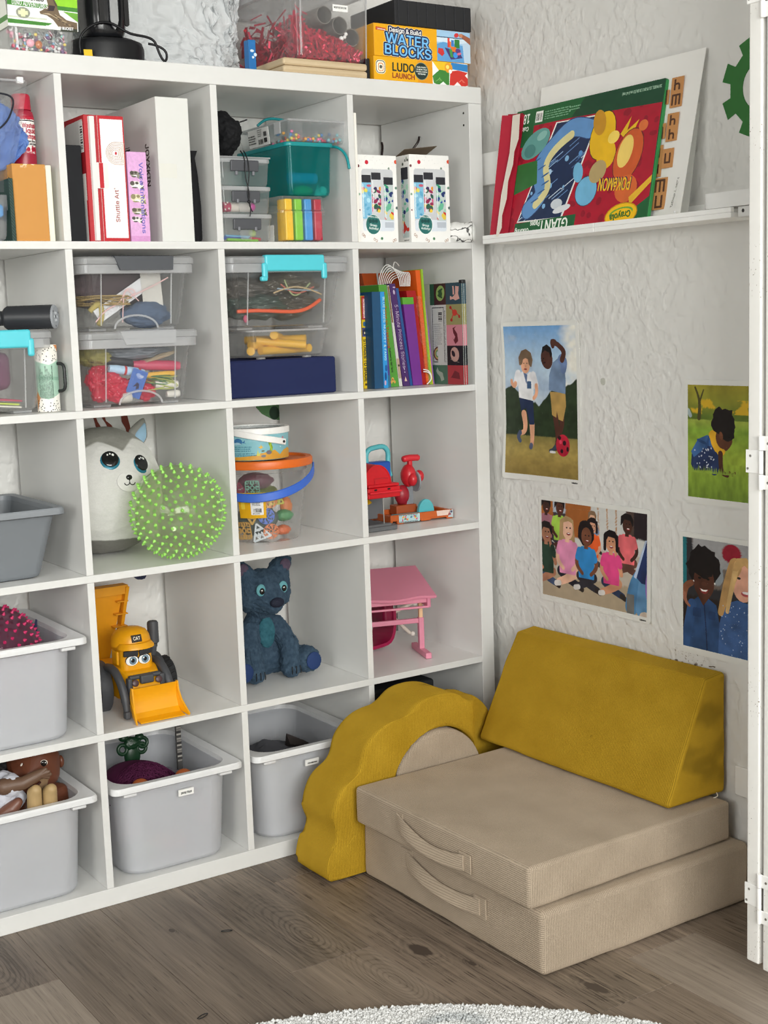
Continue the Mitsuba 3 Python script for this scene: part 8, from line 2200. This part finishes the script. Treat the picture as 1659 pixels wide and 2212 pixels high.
def child(x, y, s, skin, hair, shirt, legs, hairstyle, seed, face=1, pose=0):
    """A seated child: crossed legs, body, arms, head with a smile."""
    o = []
    def E(a, b, c_, d, r=0): return ell(x + a * s, y + b * s, c_ * s, d * s, r)
    def Q(pts): return Polygon([(x + a * s, y + b * s) for a, b in pts])
    def Lm(pts, a, b=None): return limb([(x + p_ * s, y + q * s) for p_, q in pts], a * s, (b or a) * s)
    if hairstyle == 'long': o.append((Q([(-.018, .095), (.016, .098), (.020, .06), (.022, .03), (.012, .028), (-.014, .03), (-.022, .05)]).buffer(.002 * s), hair))
    if hairstyle == 'afro': o.append((blobby(x, y + .088 * s, .026 * s, 16, seed, .12), hair))
    o += [(Lm([(-.020, -.002), (.010, -.018), (.034, -.026)], .020, .014), legs), (Lm([(.022, -.002), (-.004, -.016), (-.026, -.024)], .020, .014), skin if seed % 2 else legs), (Lm([(-.024, -.026), (-.034, -.028)], .011), 'd0ccc8' if seed % 3 else '2a2420'), (Lm([(.030, -.026), (.040, -.030)], .011), '2a2420'),
          (Q([(-.021, -.004), (.021, -.004), (.023, .050), (.012, .058), (-.012, .058), (-.024, .050)]).buffer(.002 * s), shirt), (Lm([(-.020, .048), (-.028, .022), (-.012, .004)], .012, .008), skin), (Lm([(.021, .048), (.030, .022), (.014, .004)], .012, .008) if pose == 0 else Lm([(.021, .048), (.030, .018), (.012, .066)], .012, .008), skin),
          (Lm([(-.020, .050), (-.025, .036)], .015), shirt), (Lm([(.021, .050), (.026, .036)], .015), shirt), (Q([(-.006, .055), (.006, .055), (.005, .066), (-.005, .066)]), skin), (E(.002 * face, .080, .0155, .0195), skin)]
    if hairstyle in ('short', 'bob'): o.append((Q([(-.018, .080), (-.017, .098), (-.004, .105), (.012, .103), (.019, .092), (.018, .080), (.012, .092), (-.008, .094)]).buffer(.0015 * s), hair))
    if hairstyle == 'bob': o += [(Lm([(-.017, .094), (-.018, .066)], .008), hair), (Lm([(.018, .094), (.018, .066)], .008), hair)]
    if hairstyle == 'long': o += [(Q([(-.018, .078), (-.017, .098), (-.003, .106), (.013, .102), (.016, .092), (.004, .096), (-.010, .092), (-.013, .06), (-.020, .06)]), hair)]
    o += [(E(-.004 + .003 * face, .083, .0021, .0014), '1a100c'), (E(.006 + .003 * face, .083, .0021, .0014), '1a100c'), (E(.003 * face + .001, .0715, .0055, .0028), '7a2a2a'), (E(.003 * face + .001, .0725, .0042, .0010), 'f0e8e4'), (E(.004 * face + .001, .077, .0018, .0022), skin)]
    return o
L = [(rect(0, 0, w, h), 'ff00ff')]
for a in ((.028, .165, .9, '3a2018', '140e0e', 'a06a78', '303040', 'short', 3), (.078, .162, .95, '4a2a1e', '181010', '9ac048', '303038', 'short', 5), (.195, .165, .72, 'd0a488', '7a6048', '6a7a98', '303040', 'short', 2), (.195, .135, .85, 'c89478', '1a1214', 'd85a28', '40404a', 'bob', 9), (.312, .135, 1.05, '3e241a', '140e0e', 'e06a70', '5a3a30', 'short', 4)): L += child(*a)
for a in ((.026, .078, 1.15, 'a8745a', '181210', '1f3a2c', '3a4a66', 'short', 7, 1, 1), (.105, .085, 1.28, 'dcae94', 'a88a60', 'd88aae', '1e2028', 'long', 1, 1, 0), (.172, .082, 1.18, '6e4430', '181010', '2f86c8', '2a2a30', 'afro', 8, 1, 0), (.258, .080, 1.15, 'c08868', '100c0e', 'd2447e', '28344e', 'bob', 11, 0, 1)): L += child(*a)
L += [(limb([(.385, .125), (.345, .085), (.325, .03)], .05, .04), '4a7aa4'), (limb([(.37, .09), (.36, .03)], .04), '5a88b0'), (Polygon([(.338, .105), (.376, .190), (.395, .185), (.395, .09), (.36, .09)]), '20305a'), (Polygon([(.334, .102), (.372, .19), (.378, .192), (.342, .098)]), 'a8b8d0'), (ell(.392, .085, .02, .045), '8a6ab0'), (rect(.31, 0, .335, .06), '6a6a68'), (ell(.372, .012, .02, .014), 'c8b8a8')]
poster('poster of seated children laughing in a classroom, below the two running boys', -.157, .556, w, h, L, picture_fn(bg2, .06), .006, lambda u, v: .010 * np.clip(u - .6, 0, 1) ** 2 * np.clip(1 - v, 0, 1) * 3)

# girl crouching in the grass
w, h = .388, .266
def bg3(v):
    x, y = v[:, 0], v[:, 1]
    n = meshkit.fbm(np.c_[v * [70, 70], 0 * x], 3, 2)
    tr = fade([(.19, '5f7428'), (.22, '8a8a30'), (.266, '94882c')])(y) * (.55 + .9 * meshkit.fbm(np.c_[v * 26, 0 * x] + 4, 3, 6))[:, None]
    tr = np.where(((meshkit.fbm(np.c_[v * [30, 60], 0 * x] + 9, 3, 3) > .56) & (y > .195) & (y < .225))[:, None], lin('c8a428'), tr)
    gr = fade([(0, '66802c'), (.06, '7f9a34'), (.10, '93a838'), (.16, '7a9a34'), (.185, '9aa646')])(y)
    st = meshkit.fbm(np.c_[x * 120, y * 40, 0 * x], 3, 9)
    return np.where((y > .182)[:, None], tr, gr * (.70 + .6 * np.where(y < .09, st, n))[:, None])
S3 = '4a2a1c'
L = [(rect(0, 0, w, h), 'ff00ff'), (limb([(.043, .185), (.043, .225), (.032, .25)], .010, .004), '4a4420'), (limb([(.043, .215), (.056, .245)], .005, .003), '4a4420'), (limb([(.012, .20), (.018, .19)], .01), 'a8b8b8'),
     (Polygon([(.022, .108), (.040, .125), (.064, .132), (.086, .118), (.092, .100), (.085, .075), (.028, .072), (.020, .085)]), '1e2c50'), (limb([(.040, .088), (.066, .116), (.088, .106), (.086, .076)], .030, .022), '22325a'),
     (Polygon([(.020, .112), (.040, .140), (.066, .150), (.082, .142), (.084, .124), (.066, .128), (.046, .112), (.028, .100)]), '3a5f92'), (limb([(.04, .138), (.068, .130)], .006), '2a4a7a'), (limb([(.074, .150), (.062, .122)], .006), '2a4a7a'),
     (Polygon([(.070, .155), (.092, .150), (.106, .128), (.100, .112), (.088, .116), (.078, .130)]), 'd8a428'), (limb([(.082, .150), (.098, .138), (.104, .120)], .022, .026), 'd8a428'), (limb([(.103, .112), (.104, .090), (.110, .072), (.122, .068)], .013, .010), S3),
     (ell(.112, .146, .022, .024, 10), '5a3422'), (limb([(.126, .148), (.130, .140), (.126, .132), (.118, .124)], .012, .010), '5a3422'), (blobby(.112, .178, .032, 22, 4, .18), '17100f'), (blobby(.122, .162, .022, 18, 8, .18), '17100f'), (ell(.105, .150, .005, .009, 15), '6a3e28'), (ell(.127, .148, .0022, .0013), '0c0808'), (limb([(.128, .074), (.136, .070), (.142, .074)], .006), '5a3a18')]
rk = random.Random(3)
L += [(Point(.03 + .055 * rk.random(), .078 + .045 * rk.random()).buffer(.0016), 'c8ccd8') for _ in range(34)]
L += [(Polygon([(x, .068), (x + .003, .068), (x + .002 + .004 * (rk.random() - .5), .078 + .008 * rk.random())]), '86a03a') for x in np.arange(.02, .15, .003)]
poster('poster of a girl crouching in green grass, at the edge of the closet door', -.648, .845, w, h, L, picture_fn(bg3, .06), .0055, None, False)

# two smiling girls
w, h = .388, .268
def bg4(v):
    x, y = v[:, 0], v[:, 1]
    n = meshkit.fbm(np.c_[v * 9, 0 * x] + 2, 3, 4)
    c = np.where((n > .55)[:, None], lin('8a9298'), np.where((n > .45)[:, None], lin('6a5f58'), lin('2a2a2e')))
    c = np.where(((y > .20) & (x > .04))[:, None], lin('9a9a9c') * (.6 + .8 * n)[:, None], c)
    c = np.where(((x - .15) ** 2 + ((y - .235) * 1.3) ** 2 < .0007)[:, None], lin('8e1a2c'), c)
    c = np.where(((x < .022) & (y > .15))[:, None], lin('1f6a72'), c)
    return np.where((y < .13)[:, None], lin('241c1a'), c)
L = [(rect(0, 0, w, h), 'ff00ff'),
     (Polygon([(.010, .0), (.020, .07), (.034, .115), (.055, .130), (.085, .130), (.108, .118), (.116, .08), (.122, .0)]), '27456e'), (limb([(.038, .11), (.026, .06), (.014, .01)], .026), '2a4a76'), (limb([(.072, .125), (.078, .06), (.082, .0)], .003), '16284a'), (Polygon([(.055, .132), (.070, .112), (.088, .132)]), S3), (rect(.04, .085, .064, .105, .003), '1f3a62'), (rect(.085, .085, .105, .103, .003), '1f3a62'),
     (blobby(.070, .198, .046, 30, 5, .12), '120d0e'), (ell(.072, .165, .030, .038), '4e2c20'), (blobby(.070, .205, .034, 24, 7, .15), '120d0e'), (ell(.060, .172, .0045, .0025), '140c0a'), (ell(.084, .172, .0045, .0025), '140c0a'), (ell(.060, .1795, .007, .0016, 8), '1c100c'), (ell(.084, .1795, .007, .0016, -8), '1c100c'), (ell(.072, .160, .008, .005), '5c3426'),
     (Polygon([(.058, .150), (.072, .147), (.087, .150), (.081, .141), (.072, .138), (.064, .141)]), '7a2c2a'), (Polygon([(.061, .149), (.072, .147), (.084, .149), (.078, .1435), (.066, .1435)]), 'ece6e0'), (Point(.042, .163).buffer(.0022), 'e0dcd8'), (Point(.103, .165).buffer(.0022), 'e0dcd8'),
     (limb([(.012, .128), (.022, .150), (.036, .158)], .020, .014), '7a4a34'), (limb([(.014, .13), (.022, .112), (.030, .106)], .012, .006), '8a5844'),
     (Polygon([(.112, .0), (.116, .08), (.130, .125), (.165, .138), (.24, .13), (.26, .0)]), '3a5a8c'), (ell(.182, .180, .032, .044), 'd8a088'), (limb([(.160, .210), (.140, .165), (.120, .105)], .036, .016), 'b8905c'), (limb([(.165, .215), (.150, .16), (.138, .11)], .016, .010), 'd0ac74'), (Polygon([(.150, .200), (.165, .228), (.19, .232), (.21, .215), (.21, .2), (.185, .215), (.165, .20)]), 'c09a64'),
     (ell(.170, .186, .005, .0025), '2a2420'), (ell(.19, .155, .014, .006), 'b05050'), (ell(.19, .157, .011, .003), 'f0ece8'), (ell(.204, .186, .005, .0025), '2a2420')]
rk = random.Random(9)
L += [(Point(.12 + .13 * rk.random(), .004 + .12 * rk.random()).buffer(.0013), 'b8c4d8') for _ in range(60)]
poster('poster of two smiling girls in blue denim, low at the edge of the closet door', -.632, .512, w, h, L, picture_fn(bg4, .12, 120), .006, None, False)

# ------------------------------------------------------------------ two hairpins on the floor
for nm, x0, y0, x1, y1 in (('in the middle of the floor before the shelf', -0.951, -0.2676, -0.932, -0.277), ('near the edge of the white rug', -1.1505, -0.568, -1.129, -0.5605)):
    d = np.array([x1 - x0, y1 - y0]); d /= np.linalg.norm(d)
    q = np.array([-d[1], d[0]]) * .0016
    whole('hairpin', 'small black hairpin lying on the planks, ' + nm, 'hairpin', tube(spline([(x0 + q[0], y0 + q[1], .0014), (x1 + q[0], y1 + q[1], .0014), (x1 + d[0] * .002, y1 + d[1] * .002, .0014), (x1 - q[0], y1 - q[1], .0014), (x0 - q[0], y0 - q[1], .0014)], 24), .0008, 6), mat('121212', .4), True)
